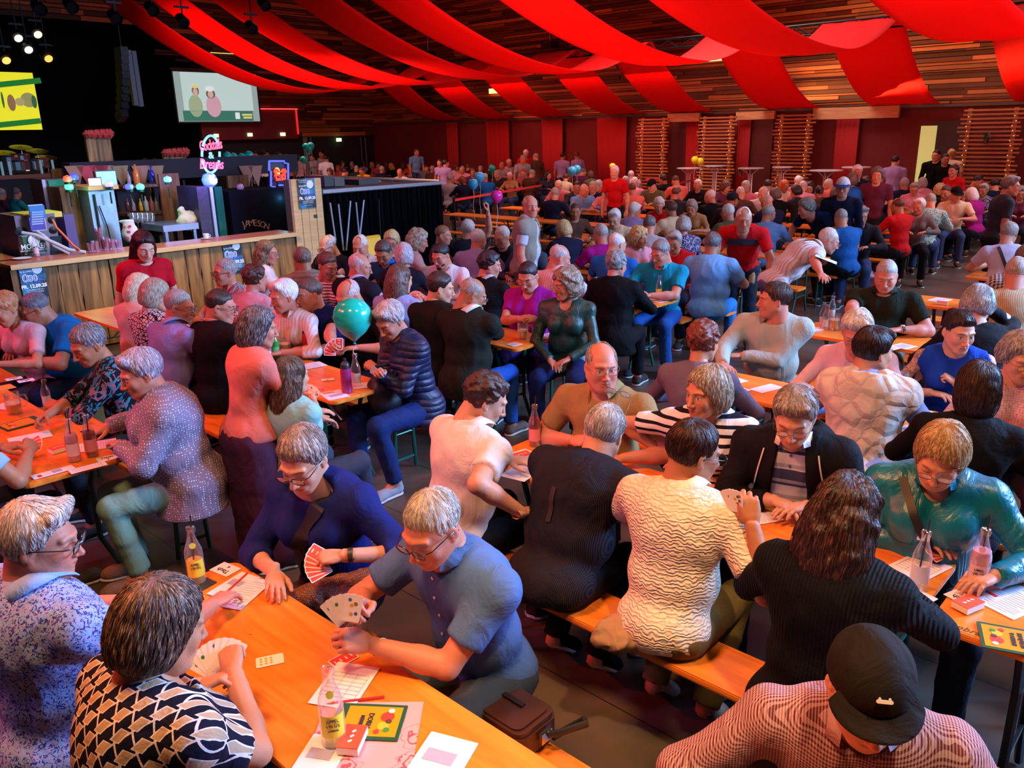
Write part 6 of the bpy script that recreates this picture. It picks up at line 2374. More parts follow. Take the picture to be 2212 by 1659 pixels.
R_['bald'] = P('balding person in blue-grey short-sleeved shirt and glasses holding playing cards, wearing a watch', 932, 1140, 176,
 ('plain', '4d6da6'), ('crop', 'bdb8b2', 'd8d4d0'), '3a4352', lean=17, hy=10, hp=26, collar='4d6da6', glasses='thick', tone='ruddy', brow='8b8178', build=1.08, loose=.008,
 rh=(785, 1312, .95, 'hold', (-.2, .7, .5), (.7, .1, .6), (.9, -.6, -.4)), lh=(800, 1392, .86, 'hold', (.1, .8, .45), (-.7, -.1, .6), (-1., -.5, -.9)))
R_['polo'] = P('person in pale polo shirt with brown curly hair leaning over papers at the table end', 1050, 862, 352,
 ('plain', 'e2d6d2'), ('curlyshort', '2c1a17', '4a2c24'), '15161c', lean=16, hy=-26, hp=32, collar='e2d6d2', tone='fair', brow='2c1a17', build=1.15, legs='sit', loose=.008,
 rh=(1128, 1108, .82, 'rest', (-.4, .9, 0), None, (1., -.5, -.6)), lh=('L', -.05, .40, .83, 'rest'))
R_['pin'] = P('grey-haired person seen from behind in dark pinstripe shirt with glasses pushed up, leaning forward', 1306, 934, 2,
 ('pin', '17161c', '2a2834'), ('short', 'a8a29e', 'd5d1cd'), '12131a', lean=32, hy=14, hp=24, sleeve='long', build=1.28, legs='back', hr=8, collar='1d1b22', tone='fair', shoes=('0c0c10', 'd8d0d0'), loose=.014)
R_['beige'] = P('person seen from behind in cream textured polo shirt and sunglasses raising a fan of cards', 1500, 978, 4,
 ('lozenge', 'e8dac6'), ('short', '2a1916', '5a3426'), '6b5a32', lean=14, hy=-34, hp=18, collar='efe2cc', glasses='sun', tone='tan', build=1.12, legs='back', shoes=('b8b0ac', '5a4a44'), loose=.010,
 rh=(1625, 1132, 1.06, 'pinch', (-.35, .25, .85), (.3, -.8, .3), (.9, -.4, -1.)), lh=('L', -.18, .42, .86, 'hold'))
R_['black'] = P('person seen from behind with long dark hair in black openwork sweater', 1830, 1112, 6,
 ('rib', '0b0d16'), ('longwavy', '241517', '4e2d27'), '1a2140', sex='f', sleeve='long', lean=13, hy=-8, hp=22, build=1.10, loose=.016, hem=.1, tone='fair',
 rh=('L', .10, .42, .90, 'hold'), lh=('L', -.12, .40, .86, 'hold'))
R_['tan'] = P('smiling balding person in tan polo shirt and thin glasses facing the camera', 1300, 792, 196,
 ('plain', '9a7a4e'), ('bald', '8c8078', 'b0a8a0'), '4a463c', lean=7, hy=34, hp=4, eyes='open', collar='a08052', glasses='thin', tone='ruddy', brow='8c8078', build=1.28,
 rh=(1236, 950, .84, 'fist', None, None, (1., -.1, -.7)), lh=(1345, 990, .82, 'rest', None, None, (-1., -.1, -.7)))
R_['stripe'] = P('laughing person in white blouse with black stripes and a grey blond bob', 1526, 848, 196,
 ('stripe', 'e9e2e2', '1a1620'), ('bob', '8f7d68', 'd9cbb4'), '2a2c36', sex='f', lean=14, hy=-30, hp=8, neck='v', tone='warm', brow='6d5640', eyes='open', build=1.12, loose=.008,
 rh=(1430, 975, .83, 'rest', None, None, (1., -.2, -.7)), lh=(1500, 1010, .83, 'rest', None, None, (-1., -.2, -.7)))
R_['hood'] = P('person in open black hoodie over a blue and white striped polo looking down through glasses', 1716, 900, 196,
 ('band', '3f4668', 'c4c6d6', '9aa0bc'), ('side', '8a7e78', 'c2b8b0'), '1a1c22', lean=14, hy=2, hp=30, collar='e6dcdc', glasses='thin', tone='fair', brow='6a5c54', build=1.05, jacket=('plain', '17151a'), hood=True,
 rh=(1672, 1080, .83, 'rest', (-.8, .6, -.1), None, (1., -.2, -.6)), lh=(1742, 1092, .83, 'rest', (.6, .8, -.1), None, (-1., -.2, -.6)))
R_['teal'] = P('person in shiny teal blouse with blond bob, glasses and a black shoulder strap', 2032, 985, 196,
 ('plain', '0b7389', 'ffffff', '000000', .32), ('bob', 'a8875c', 'dcc08e'), '20242e', sex='f', sleeve='long', lean=16, hy=-8, hp=34, hr=-6, glasses='thin', collar='0b7389', tone='fair', brow='8a6a48', build=1.25, neck='v', loose=.014,
 rh=(1985, 1163, .83, 'rest', (-.9, .5, -.1), None, (1., -.2, -.6)), lh=('L', -.22, .40, .83, 'rest', (.6, .6, -.1), None, (-1., -.2, -.6)))
R_['cap'] = P('person in dark cap with small skateboard emblem and red checked shirt, front corner', 1878, 1490, 204,
 ('check', 'b89aa4', '571c2e'), ('crop', '3a2a24'), '20242c', lean=14, hy=8, hp=24, collar='a78a94', tone='fair', brow='4a342a', sleeve='long', build=1.0, cap='1d1a1b', loose=.010,
 rh=('L', .24, .34, .84, 'rest'), lh=('L', -.20, .36, .84, 'rest'))
# hoodie jacket over the striped polo
R_['fleece'] = P('person in pale grey-blue fleece jacket with short dark hair, arms folded on the table', 1672, 648, 196,
 ('plain', 'a9b2a6'), ('short', '3a2a26', '6a5650'), '1a1c20', lean=10, hy=-70, hp=4, sleeve='long', tone='ruddy', brow='4a3a34', build=1.2, collar='8f9a8e', loose=.012,
 rh=(1560, 786, .83, 'rest', (-.6, .7, 0), None, (1., -.2, -.6)), lh=(1600, 768, .84, 'rest', (.8, .5, 0), None, (-1., -.2, -.6)))
R_['auburn'] = P('person seen from behind with short auburn hair and grey-lilac top', 1520, 738, 12,
 ('plain', '6b6074'), ('curlyshort', '5a2416', '96482c'), '2a2c3a', sex='f', lean=12, sleeve='long', hy=-10, hp=14, tone='warm', build=1.05)
R_['vest'] = P('person in hooded cream quilted waistcoat over pale blue sleeves turning to the right', 1888, 758, 10,
 ('plain', '8c9fd6'), ('side', '241412', '4a2c26'), '5a6a86', sex='f', lean=10, hy=-42, hp=12, sleeve='long', tone='warm', build=1.22, loose=.010, hem=.12, hood=True, jacket=('puff', 'dccfc2'), jsleeve='cap',
 rh=(1965, 872, .92, 'pinch', (-.3, .5, .8), (.6, -.5, .4), (1., -.4, -.9)), lh=('L', -.15, .38, .84, 'rest'))
R_['pinkw'] = P('person with short white hair in pale pink cardigan looking down beside the beer mug', 1850, 716, 190,
 ('plain', 'dcb9bf'), ('side', 'cfc4b8', 'efe6da'), '3a3440', sex='f', lean=14, hy=8, hp=30, sleeve='long', tone='ruddy', build=1.0, neck='v')
R_['green'] = P('broad person in dark green polo shirt reading a pink slip of paper', 1914, 596, 196,
 ('plain', '1b2114'), ('crop', '9a908a', 'bcb4ae'), '6e6250', lean=8, hy=2, hp=24, collar='20271a', tone='ruddy', brow='8a7c70', build=1.45, legcut='shorts',
 rh=(1850, 690, .98, 'hold', None, None, (1., -.1, -.8)), lh=(1942, 712, .83, 'rest', (.8, .5, -.1), None, (-1., -.1, -.6)))
R_['lean'] = P('standing person in pale striped shirt bending over the table with a sheet of paper', 1790, 520, 318,
 ('vstripe', 'd8cfca', 'b6a8ac'), ('thin', 'b59f8c', 'dccdbc'), '5c6480', stand=True, lean=52, hy=-12, hp=26, tone='ruddy', collar='d8cfca', build=1.15,
 rh=(1788, 694, .88, 'rest', None, None, (.5, -1., .2)), lh=(1836, 590, 1.15, 'hold', None, None, (-1., -.3, -.6)), glasses='thin')
R_['tank'] = P('person in bright blue sleeveless top with tattooed arm and watch', 2072, 716, 196,
 ('plain', '1640a8'), ('bun', '2a1a18', '4a302a'), '23262e', sex='f', lean=14, hy=26, hp=16, sleeve='none', tone='fair', brow='2a1a18', eyes='open', build=1.05,
 rh=(2010, 848, .83, 'rest', None, None, (1., -.3, -.5)), lh=(2065, 828, .90, 'pinch', None, None, (-1., -.3, -.3)))
R_['darkbob'] = P('person seen from behind with dark brown bob in black top', 2112, 840, 8,
 ('plain', '0f0f13'), ('longbob', '23140f', '4a2e24'), '1a1a22', sex='f', lean=13, sleeve='long', hy=6, hp=18, tone='fair', build=1.22)
R_['gran'] = P('grey-haired person in pale pink cardigan cut by the right frame edge', 2206, 772, 196,
 ('knit', 'dab4ba', 'b98f98'), ('volume', '8f8a8c', 'c6c2c4'), '4a4450', sex='f', lean=12, hy=20, hp=20, glasses='thin', sleeve='long', tone='fair')
R_['jack'] = P('grey-haired person in black jacket lifting a hand to the glasses', 2112, 660, 40,
 ('plain', '17171b'), ('volume', '8c8a88', 'cac8c4'), '1c1c20', lean=12, hy=-30, hp=24, sleeve='long', glasses='thin', tone='fair', rh=('L', .12, .30, 1.18, 'pinch', (-.3, .1, .9), (.4, .8, 0), (1, .2, -.6)), build=1.15)
R_['cream'] = P('person in cream knitted shirt beyond the black jacket at the right frame edge', 2196, 590, 30,
 ('rib', 'd8c49a'), ('short', '9a8a7c', 'c0b2a4'), '3a3a3a', lean=10, hy=-20, tone='ruddy', build=1.25)
R_['plaid'] = P('person seen from behind in black and white checked shirt at the right frame edge', 2215, 560, 20,
 ('plaid', 'd6d0c8', '2a2a30', '000000', .8, .6), ('short', '5a4a42', '8a7a70'), '2a2c34', lean=8, build=1.25, tone='tan')
R_['susp'] = P('person seen from behind in white shirt with crossed black braces', 2180, 505, 20,
 ('plain', 'c6c6e0'), ('short', '8c8076', 'b5aaa0'), '15161c', lean=12, hy=-25, hp=22, tone='fair', build=1.15)
R_['gtee'] = P('standing person in dark grey shirt and glasses at the right frame edge', 2184, 402, 300,
 ('plain', '3c3c42'), ('side', '54504e', '8a8480'), '22242c', stand=True, lean=8, hy=-16, hp=10, glasses='thin', tone='ruddy', build=1.15, eyes='open')
# ------------------------------------------------------------------ middle of the picture
R_['magenta'] = P('person in magenta blouse with short dark hair and glasses sorting cards', 1140, 597, 200,
 ('plain', '8e0f86'), ('crop', '1c1418', '3a2a34'), '2c1450', sex='f', lean=10, hp=28, glasses='thin', neck='v', build=1.35, tone='ruddy', brow='2a1c1c',
 rh=(1122, 688, .92, 'hold', None, None, (1., -.1, -.8)), lh=(1160, 690, .92, 'hold', None, None, (-1., -.1, -.8)))
R_['gsat'] = P('person in dark green blouse and blue jeans with curly grey blond hair, turned left', 1222, 614, 206,
 ('plain', '0b3a34', 'ffffff', '000000', .45), ('curly', '6e5c4c', 'b8a48c'), '131f4c', sex='f', lean=5, hy=-46, hp=12, glasses='thin', sleeve='long', tone='ruddy', build=1.1, hem=.08, neck='v',
 rh=('L', .08, .30, .66, 'rest'), lh=('L', -.08, .30, .68, 'rest'))
R_['olive'] = P('balding person in dark olive jacket and blue jeans seen from behind, beside the mug', 1022, 636, 12,
 ('plain', '1d211c'), ('bald', '8a8480', 'b8b2ac'), '1d4fa6', lean=10, hy=-44, hp=28, sleeve='long', glasses='thin', tone='tan', build=1.2, hem=.12, loose=.012, collar='cfd4d0', shoes=('6a5c54', 'cabfb4'),
 rh=(1070, 716, .83, 'rest', None, None, (1., -.4, -.6)))
R_['bjack'] = P('person with short dark hair in black jacket behind the olive jacket', 952, 622, 12,
 ('plain', '191b19'), ('short', '2b201c', '4a3a32'), '16171d', lean=10, hy=-50, hp=16, sleeve='long', tone='fair', brow='2b201c', build=1.05, loose=.01)
R_['quilt'] = P('white-haired person in navy quilted jacket studying cards beside the teal balloon', 842, 692, 172,
 ('quilt', '151c46', 'ffffff', '000000', .5, 1.3), ('side', 'b8aaae', 'e6dce0'), '1b2d62', sex='f', lean=14, hy=12, hp=34, sleeve='long', tone='ruddy', brow='b0a098', loose=.018, hem=.12, shoes=('9aa2b4', 'd0d0d8'),
 rh=(818, 806, .90, 'hold', None, None, (.8, -.6, -.5)), lh=(812, 798, .88, 'hold', None, None, (-1., -.3, -.7)))
R_['girl'] = P('child with long brown hair in mint shirt holding a fan of cards', 632, 812, 12,
 ('plain', '8fc2c0'), ('long', '4a3128', '8a6a50'), '3a3f52', sex='f', s=.86, lean=4, hy=-10, hp=8, tone='fair', rh=(676, 842, .90, 'hold', None, None, (1., -.5, -.8)), group=None)
R_['salmon'] = P('person standing in salmon shirt and purple skirt with shoulder-long grey hair', 560, 708, 352,
 ('plain', 'd8766c'), ('longbob', '4a4248', 'a8a0a4'), '4a2740', sex='f', stand=True, s=.88, lean=10, hy=-14, hp=16, tone='ruddy', legcut='skirt', build=.92, hem=.02, loose=.008,
 rh=('L', .18, .38, .86, 'rest'), lh=('L', -.12, .38, .86, 'rest'))
R_['blackt'] = P('person seen from behind in black shirt with glasses looking right', 478, 662, 8,
 ('plain', '0d0d11'), ('crop', '2e241f', '4c3e36'), '14161c', lean=9, hy=-50, hp=16, glasses='thick', tone='ruddy', build=1.2, loose=.01)
R_['lilac'] = P('grey-haired person in lilac shirt with glasses looking right', 388, 662, 8,
 ('plain', '8c86c8'), ('crop', '8c8684', 'b4aeac'), '2a3350', lean=14, hy=-52, hp=16, glasses='thick', tone='ruddy', collar='9aa4d8', build=1.15)
R_['leo'] = P('person with grey blond bob in black and white spotted blouse', 338, 638, 16,
 ('leopard', 'cfc4c6', '141216'), ('bob', '8f7c68', 'cdbca6'), '2c2a30', sex='f', lean=10, hy=-26, hp=20, sleeve='long', tone='fair')
R_['cream2'] = P('platinum-haired person in cream sweater with lace yoke at the bar-side table', 304, 622, 22,
 ('plain', 'd6bca6'), ('longbob', 'd2bd94', 'efe2c4'), '4a5038', sex='f', lean=12, hy=-30, hp=24, sleeve='long', tone='warm', s=.97)
R_['waiter'] = P('standing person with long dark hair in red polo shirt before the bar counter', 312, 532, 262,
 ('plain', 'c01024'), ('long', '1e0f12', '3a2024'), '16161c', sex='f', stand=True, lean=12, hy=0, hp=28, tone='pale', collar='c01024', brow='2a1a18', s=.97)
R_['scarf'] = P('grey-haired person in check blouse with a salmon scarf over the shoulders, looking left', 486, 588, 186,
 ('plaid', 'c8aaa4', '6a6a84', '000000', .8, .5), ('crop', '857c78', 'b6aea8'), '3a3440', sex='f', lean=10, hy=-14, hp=6, glasses='thick', tone='ruddy', collar='e0605a')
R_['auburn2'] = P('person seen from behind with dark auburn curls in pink top', 552, 602, 20,
 ('plain', 'c99aa8'), ('curlyshort', '3c1c18', '5e3028'), '2a2a34', sex='f', lean=10, hy=-12, hp=12, tone='ruddy')
R_['longhair'] = P('person with long brown hair held by sunglasses on the head, looking right before the bar', 578, 546, 330,
 ('plain', 'd8c4c8'), ('long', '5e4434', 'a08468'), '3a3f52', sex='f', lean=6, hy=-20, hp=12, tone='ruddy', glasses='thin')
R_['gilet'] = P('person seen from behind in ribbed beige puffer waistcoat', 652, 562, 80,
 ('quilt', '8a7468', 'ffffff', '000000', .7, 1.5), ('short', '5c463a', '8e8078'), '2a2c34', lean=6, hp=10, sleeve='long', build=1.2, loose=.02, tone='tan')
R_['specs'] = P('balding person with glasses in navy jumper leaning left before the plank post', 708, 532, 200,
 ('plain', '16162c'), ('bald', 'aaa29e', 'c8c2be'), '20222c', lean=14, hy=-24, hp=26, glasses='thick', sleeve='long', tone='pale')
R_['pony'] = P('person with brown hair tied back in red and white striped top', 708, 574, 210,
 ('stripe', 'e2d2cc', '5e2034', '000000', .8, .7), ('pony', '4e3028', '7a5242'), '3a3440', sex='f', lean=12, hy=60, hp=24, sleeve='long', tone='ruddy')
R_['wblouse'] = P('white-haired person in pale pink blouse holding cards with a wristwatch', 612, 640, 196,
 ('vstripe', 'e6d6d4', 'd2bcc0'), ('side', 'cfc8c8', 'f0ecea'), '4a3e46', sex='f', lean=12, hy=-22, hp=14, tone='ruddy', collar='dcb8b4', sleeve='half', rh=('L', .10, .36, .92, 'hold'))
R_['navyp'] = P('person with short brown hair in navy polo facing left beside the teal balloon', 668, 636, 190,
 ('plain', '16205c'), ('crop', '4c3a34', '6e5c54'), '2a2a34', lean=16, hy=-16, hp=10, tone='ruddy', collar='16205c', build=1.2)
R_['balloonguy'] = P('balding person in black shirt half hidden behind the teal balloon holding red-backed cards', 752, 640, 196,
 ('plain', '0d0e16'), ('bald', 'b89f9c', 'd2c0bc'), '1e2030', lean=14, hy=-10, hp=28, tone='ruddy', build=1.3, lh=('L', -.20, .38, .86, 'rest'), rh=(708, 772, .88, 'hold', None, None, (1., -.3, -.5)))
R_['pinkbald'] = P('pink balding person in dark waistcoat over lilac shirt looking right', 778, 576, 10,
 ('plain', 'b4a6cc'), ('bald', 'b9a4a8', 'dcd0d4'), '2a2a34', lean=12, hy=-60, hp=16, tone='ruddy', collar='b4a6cc', jacket=('plain', '1a1826'), jsleeve='cap', sleeve='long')
R_['whitehair2'] = P('white-haired person with dark braces over pale shirt facing left behind the pink balding head', 778, 532, 200,
 ('plain', 'd0b8b8'), ('thin', 'c8bcb8', 'e4dcd8'), '2a2a34', lean=12, hy=10, hp=20, tone='ruddy')
R_['bluep'] = P('person in petrol blue polo looking down at red cards', 828, 546, 200,
 ('plain', '17436a'), ('short', '33241f', '6e6460'), '2a2c34', lean=14, hy=10, hp=34, glasses='thin', collar='1a5ab8', tone='tan', build=1.1)
R_['blonde'] = P('person with blond hair and glasses before the black platform cloth', 846, 522, 260,
 ('plain', '3a3440'), ('bob', 'b09468', 'd8c08e'), '2a2a34', sex='f', lean=8, hy=-40, hp=16, glasses='thick', tone='ruddy')
R_['silver'] = P('person seen from behind with silver bob in navy top', 872, 552, 30,
 ('plain', '171626'), ('bob', '9a949c', 'd6d0d8'), '20202a', sex='f', lean=12, hy=30, hp=16, tone='ruddy')
R_['curlyb'] = P('person with tousled grey blond hair pinned up, facing right beside the silver bob', 904, 520, 330,
 ('plain', 'b88a84'), ('curly', '8a7460', 'c4b098'), '3a3440', sex='f', lean=8, hy=-10, hp=20, tone='ruddy')
R_['longlb'] = P('person with long brown hair in pale blue shirt holding a fan of cards', 866, 604, 18,
 ('plain', '93a6de'), ('long', '4a2b24', '8a6656'), '2a3050', sex='f', lean=12, hy=-16, hp=12, tone='fair', rh=(912, 632, .95, 'hold', None, None, (1., -.5, -.7)))
R_['beard'] = P('smiling bearded person in white shirt and glasses', 952, 552, 205,
 ('plain', 'e2d6de'), ('crop', '1a1416', '2e2628'), '2a2c34', lean=11, hy=-14, hp=26, glasses='thin', tone='ruddy', brow='1a1416', build=1.1)
f = Field((-.1, -.03, -.15), (.1, .13, -.02), .006)
f.ell((0, .030, -.060), (.066, .066, .062), .02)
f.ell((0, .085, -.100), (.026, .024, .024), .02)
f.ell((0, .100, -.055), (.030, .03, .022), .01, sub=True)
f.ell((0, .05, -.02), (.055, .08, .035), .01, sub=True)
link('beard', npmesh('beard', *f.nets()), hair_mat('1a1416', '2e2628'), R_['beard']['o'], R_['beard']['J']['HM'])
R_['boy'] = P('person with short light brown hair turned right beside the platform corner', 958, 508, 330,
 ('plain', '5a2c24'), ('crop', '7e5236', 'a8744e'), '20222c', lean=8, hy=-30, hp=10, tone='ruddy', s=.95)
R_['lilacb'] = P('white-haired person seen from behind in lilac shirt', 1034, 518, 24,
 ('plain', '9686b4'), ('thin', 'c2bcc0', 'e6e0e2'), '2a2c3c', lean=14, hy=-20, hp=14, tone='ruddy', build=1.15)
R_['raise'] = P('grey-haired person reaching one arm up towards the pink balloon', 1012, 496, 30,
 ('plain', '20202c'), ('short', 'a8a0a0', 'd0c8c8'), '20222c', lean=8, hy=-10, hp=10, tone='ruddy', rh=(1060, 420, 1.70, 'hold', (0, .1, 1), None, (1, .1, .3)), sleeve='short')
R_['gsp'] = P('person with short silver hair and glasses in dark top facing left', 1084, 512, 196,
 ('plain', '1a1820'), ('crop', 'b0acac', 'd8d4d4'), '20222c', sex='f', lean=10, hy=-14, hp=20, glasses='thin', tone='ruddy')
R_['bh'] = P('person with short black hair and earring in black top with pale scarf, facing left', 1058, 572, 12,
 ('plain', '0e0d12'), ('curlyshort', '17101a', '3a2a34'), '16161c', sex='f', lean=9, hy=-48, hp=16, tone='ruddy', collar='b8b0c0', build=1.15, sleeve='long')
R_['smile'] = P('laughing person with dark curled ponytail in grey cardigan over pink top', 1136, 518, 196,
 ('plain', '3a4356'), ('longwavy', '1c1014', '3a2228'), '20222c', sex='f', lean=9, hy=-10, hp=14, sleeve='long', neck='open', tone='ruddy', brow='1c1014')
R_['baldp'] = P('bald person in pale pink striped shirt looking down to the right', 1210, 556, 14,
 ('vstripe', 'd6bcc4', 'c4a4b0'), ('bald', 'b4a4a4', 'ccc0c0'), '2a2c34', lean=12, hy=-50, hp=22, tone='ruddy', collar='d6bcc4')
R_['gbk'] = P('person with short grey curls seen from behind in long black cardigan', 1332, 572, 20,
 ('plain', '07080c'), ('curlyshort', '6a6868', 'a4a2a2'), '101016', sex='f', lean=9, hy=-20, hp=16, sleeve='long', hem=.14, build=1.15, loose=.012, tone='ruddy')
R_['turq'] = P('person in turquoise polo shirt and glasses writing at the table with the yellow drink', 1426, 546, 196,
 ('plain', '0e8aa6'), ('short', '6c6664', 'a29c9a'), '1f4d90', lean=12, hy=-22, hp=24, glasses='thin', collar='0e8aa6', tone='ruddy', brow='5a5250', build=1.25,
 rh=(1378, 634, .84, 'pinch', None, None, (1., -.2, -.6)), lh=(1405, 638, .83, 'rest', None, None, (-1., -.2, -.6)))
R_['lb'] = P('person seen from behind in light blue shirt and blue jeans on the bench end', 1541, 528, 14,
 ('plain', '6fa6d8'), ('short', '54504e', '8a8684'), '2f7ac0', lean=9, hy=-6, hp=14, tone='tan', build=1.35, collar='6fa6d8', loose=.012)
R_['red'] = P('standing person in red shirt with a black chest band leaning on the table', 1606, 474, 204,
 ('plain', 'c00f14'), ('thin', 'c4b0ac', 'e0d4d0'), '22242e', stand=True, lean=34, hy=10, hp=12, tone='tan', build=1.1, rh=('L', .30, .42, .84, 'rest', None, None, (1, -.5, .1)), lh=('L', -.30, .42, .84, 'rest', None, None, (-1, -.5, .1)))
R_['bent'] = P('standing person in dark blue shirt and trousers bending over with grey hair', 1740, 450, 158,
 ('plain', '0f2a5e'), ('volume', '5c625c', 'b0b4a8'), '142a52', stand=True, lean=50, hy=-20, hp=24, tone='ruddy', build=1.25, sleeve='short', rh=('L', .25, .55, .86, 'rest'), lh=('L', -.25, .5, .86, 'rest'))
R_['vestman'] = P('tall standing bald person in pale waistcoat over light shirt in profile', 1146, 446, 300,
 ('plain', 'b8bcc8'), ('bald', 'b8aca4', 'd4cac4'), '4c4a48', stand=True, lean=5, hy=-58, hp=2, tone='ruddy', collar='d8d8dc', build=1.15, jacket=('plain', '8c877a'), jsleeve='cap')
# left edge
R_['bluet'] = P('broad person in bright blue shirt with glasses leaning on the table at the left', 76, 668, 186,
 ('plain', '0d6fb4'), ('crop', '54505a', '86828a'), '15284a', lean=22, hy=-22, hp=26, glasses='thick', tone='tan', build=1.4, loose=.008,
 rh=('L', .22, .42, .84, 'rest', None, None, (1, 0, -.5)))
R_['redh'] = P('person with light reddish hair in pale pink shirt at the left frame edge', 10, 668, 196,
 ('plain', 'dcb0b4'), ('side', 'a8643c', 'd89a6c'), '3a3440', sex='f', lean=16, hy=0, hp=30, tone='warm', sleeve='short')
R_['paisley'] = P('person in dark paisley top with teal swirls, hands round a small bottle', 190, 745, 160,
 ('swirl', '15121c', '2c7f94', '8a6474'), ('short', '7a7278', 'b8b2ba'), '2a2c34', sex='f', lean=15, hy=26, hp=26, tone='tan', sleeve='half', build=1.05,
 rh=(98, 900, .84, 'wrap', None, None, (1., -.2, -.5)), lh=(120, 878, .84, 'wrap', None, None, (-1., -.2, -.5)))
R_['cardi'] = P('white-haired person in lilac glitter cardigan and mint trousers with wristwatch', 303, 806, 158,
 ('sparkle', '8a7c96', 'ffffff', '000000', .7), ('side', 'a89cae', 'd8cfe0'), '7fae9f', sex='f', lean=13, hy=12, hp=20, tone='ruddy', sleeve='long', build=1.3, loose=.022, hem=.16, legs='in', shoes=('8a6a5a', 'd6d0cc'),
 rh=(232, 922, .86, 'rest', None, None, (1., -.2, -.5)), lh=(262, 964, .83, 'rest', None, None, (-1., -.2, -.5)))
R_['sleeve'] = P('person in light blue sleeve reaching in from the left frame edge with cards', -95, 850, 12,
 ('plain', '8fb0e0'), ('short', '5a4a42'), '2a2c34', lean=12, hy=-20, hp=20, tone='tan', rh=(62, 975, .86, 'hold', None, None, (1., -.3, -.8)))
# black hoodie over the striped polo: open jacket
def surf(info, part, pts, side=1, off=.004):
 """points on the front (side 1) or back (-1) of a worn part, from (x, z) pairs in body space"""
 ob = next(c for c in info['o'].children if c.name.split('.')[0] == part)
 bv = BVHTree.FromPolygons([v.co for v in ob.data.vertices], [p.vertices for p in ob.data.polygons])
 out = []
 for x, z in pts:
  hit = bv.ray_cast(Vector((x, 1.2*side, z)), Vector((0, -side, 0)))
  if hit[0] is not None:
   out.append((hit[0]+Vector((0, off*side, 0)), hit[1]))
 return out
def ribbon(name, info, part, p0, p1, w_, mat, side=1, n=18, t=.004, bow=0.):
 pts = [(p0[0]+(p1[0]-p0[0])*k/n + bow*math.sin(math.pi*k/n), p0[1]+(p1[1]-p0[1])*k/n) for k in range(n+1)]
 S_ = surf(info, part, pts, side)
 if len(S_) < 3:
  return
 vs, fs = [], []
 for k, (q, nn) in enumerate(S_):
  d = (S_[min(k+1, len(S_)-1)][0]-S_[max(k-1, 0)][0]).normalized()
  x = d.cross(nn).normalized()*w_/2
  vs += [q-x, q+x, q-x+nn*t, q+x+nn*t]
 for k in range(len(S_)-1):
  p = 4*k
  fs += [(p+2, p+3, p+7, p+6), (p, p+2, p+6, p+4), (p+3, p+1, p+5, p+7)]
 MB().add(vs, fs).build(name, mat, info['o'], True)
def buttons(info, part, pts, mat, side=1):
 for q, nn in surf(info, part, pts, side, .002):
  M = Matrix.Translation(q) @ Vector((0, 0, 1)).rotation_difference(nn).to_matrix().to_4x4()
  MB().lathe([(0, .003), (.0055, .003), (.0058, 0)], (0, 0, 0), 12).build('button', mat, info['o'], M=M)
bk = plain('strap_black', (.015, .015, .017), .5)
cordm = plain('cord_white', (.7, .66, .66), .6)
ribbon('shoulder_strap', R_['teal'], 'shirt', (.12, 1.08), (-.10, .64), .032, bk)
ribbon('shoulder_strap', R_['navy'], 'shirt', (-.09, 1.08), (.14, .66), .06, bk)
ribbon('brace', R_['susp'], 'shirt', (.12, 1.12), (-.11, .60), .034, bk, -1)
ribbon('brace', R_['susp'], 'shirt', (-.12, 1.12), (.11, .60), .034, bk, -1)
ribbon('chest_band', R_['red'], 'shirt', (-.15, 1.25), (.15, 1.25), .075, plain('band_black', (.02, .02, .03), .8))
ribbon('drawstring', R_['hood'], 'jacket', (.115, 1.05), (.165, .80), .006, cordm)
ribbon('drawstring', R_['hood'], 'jacket', (-.115, 1.05), (-.165, .80), .006, cordm)
ribbon('back_loop', R_['pin'], 'shirt', (-.01, .98), (.0, .84), .022, cloth('pin', '2a2228', '4a3a3c'), -1)
buttons(R_['bald'], 'shirt', [(0, 1.02-.075*k) for k in range(6)], plain('button_pale', (.6, .62, .7), .3))
buttons(R_['print'], 'shirt', [(0, 1.02-.08*k) for k in range(6)], plain('button_dark', (.05, .05, .15), .3))
buttons(R_['tan'], 'shirt', [(0, 1.04), (0, .99)], plain('button_pale', (.6, .62, .7), .3))
buttons(R_['hood'], 'shirt', [(0, 1.03), (0, .98)], plain('button_dark', (.05, .05, .15), .3))
m = MB().box((0, 0, 0), (.045, .01, .03)).build('strap_buckle', plain('chrome', (.75, .76, .8), .15, 1.), R_['teal']['o'], M=Matrix.Translation(surf(R_['teal'], 'shirt', [(.02, .88)])[0][0]))
# tattoo ink on the right arm of the blue sleeveless person
ob = next(c for c in R_['tank']['o'].children if c.name.startswith('body'))
m = ob.material_slots[0].material.copy()
ob.material_slots[0].material = m
t = m.node_tree
b = t.nodes['Principled BSDF']
src = b.inputs['Base Color'].links[0].from_socket
tc = N(t, 'ShaderNodeTexCoord')
sp = N(t, 'ShaderNodeSeparateXYZ')
L(t, tc.outputs['Object'], sp.inputs[0])
g1 = N(t, 'ShaderNodeMath', operation='GREATER_THAN')
g1.inputs[1].default_value = .165
L(t, sp.outputs[0], g1.inputs[0])
n1 = N(t, 'ShaderNodeTexNoise')
n1.inputs['Scale'].default_value = 24
n1.inputs['Distortion'].default_value = 2.5
L(t, tc.outputs['Object'], n1.inputs['Vector'])
g2 = N(t, 'ShaderNodeMath', operation='GREATER_THAN')
g2.inputs[1].default_value = .50
L(t, n1.outputs[0], g2.inputs[0])
g3 = N(t, 'ShaderNodeMath', operation='MULTIPLY')
L(t, g1.outputs[0], g3.inputs[0])
L(t, g2.outputs[0], g3.inputs[1])
g4 = N(t, 'ShaderNodeMath', operation='MULTIPLY')
g4.inputs[1].default_value = .65
L(t, g3.outputs[0], g4.inputs[0])
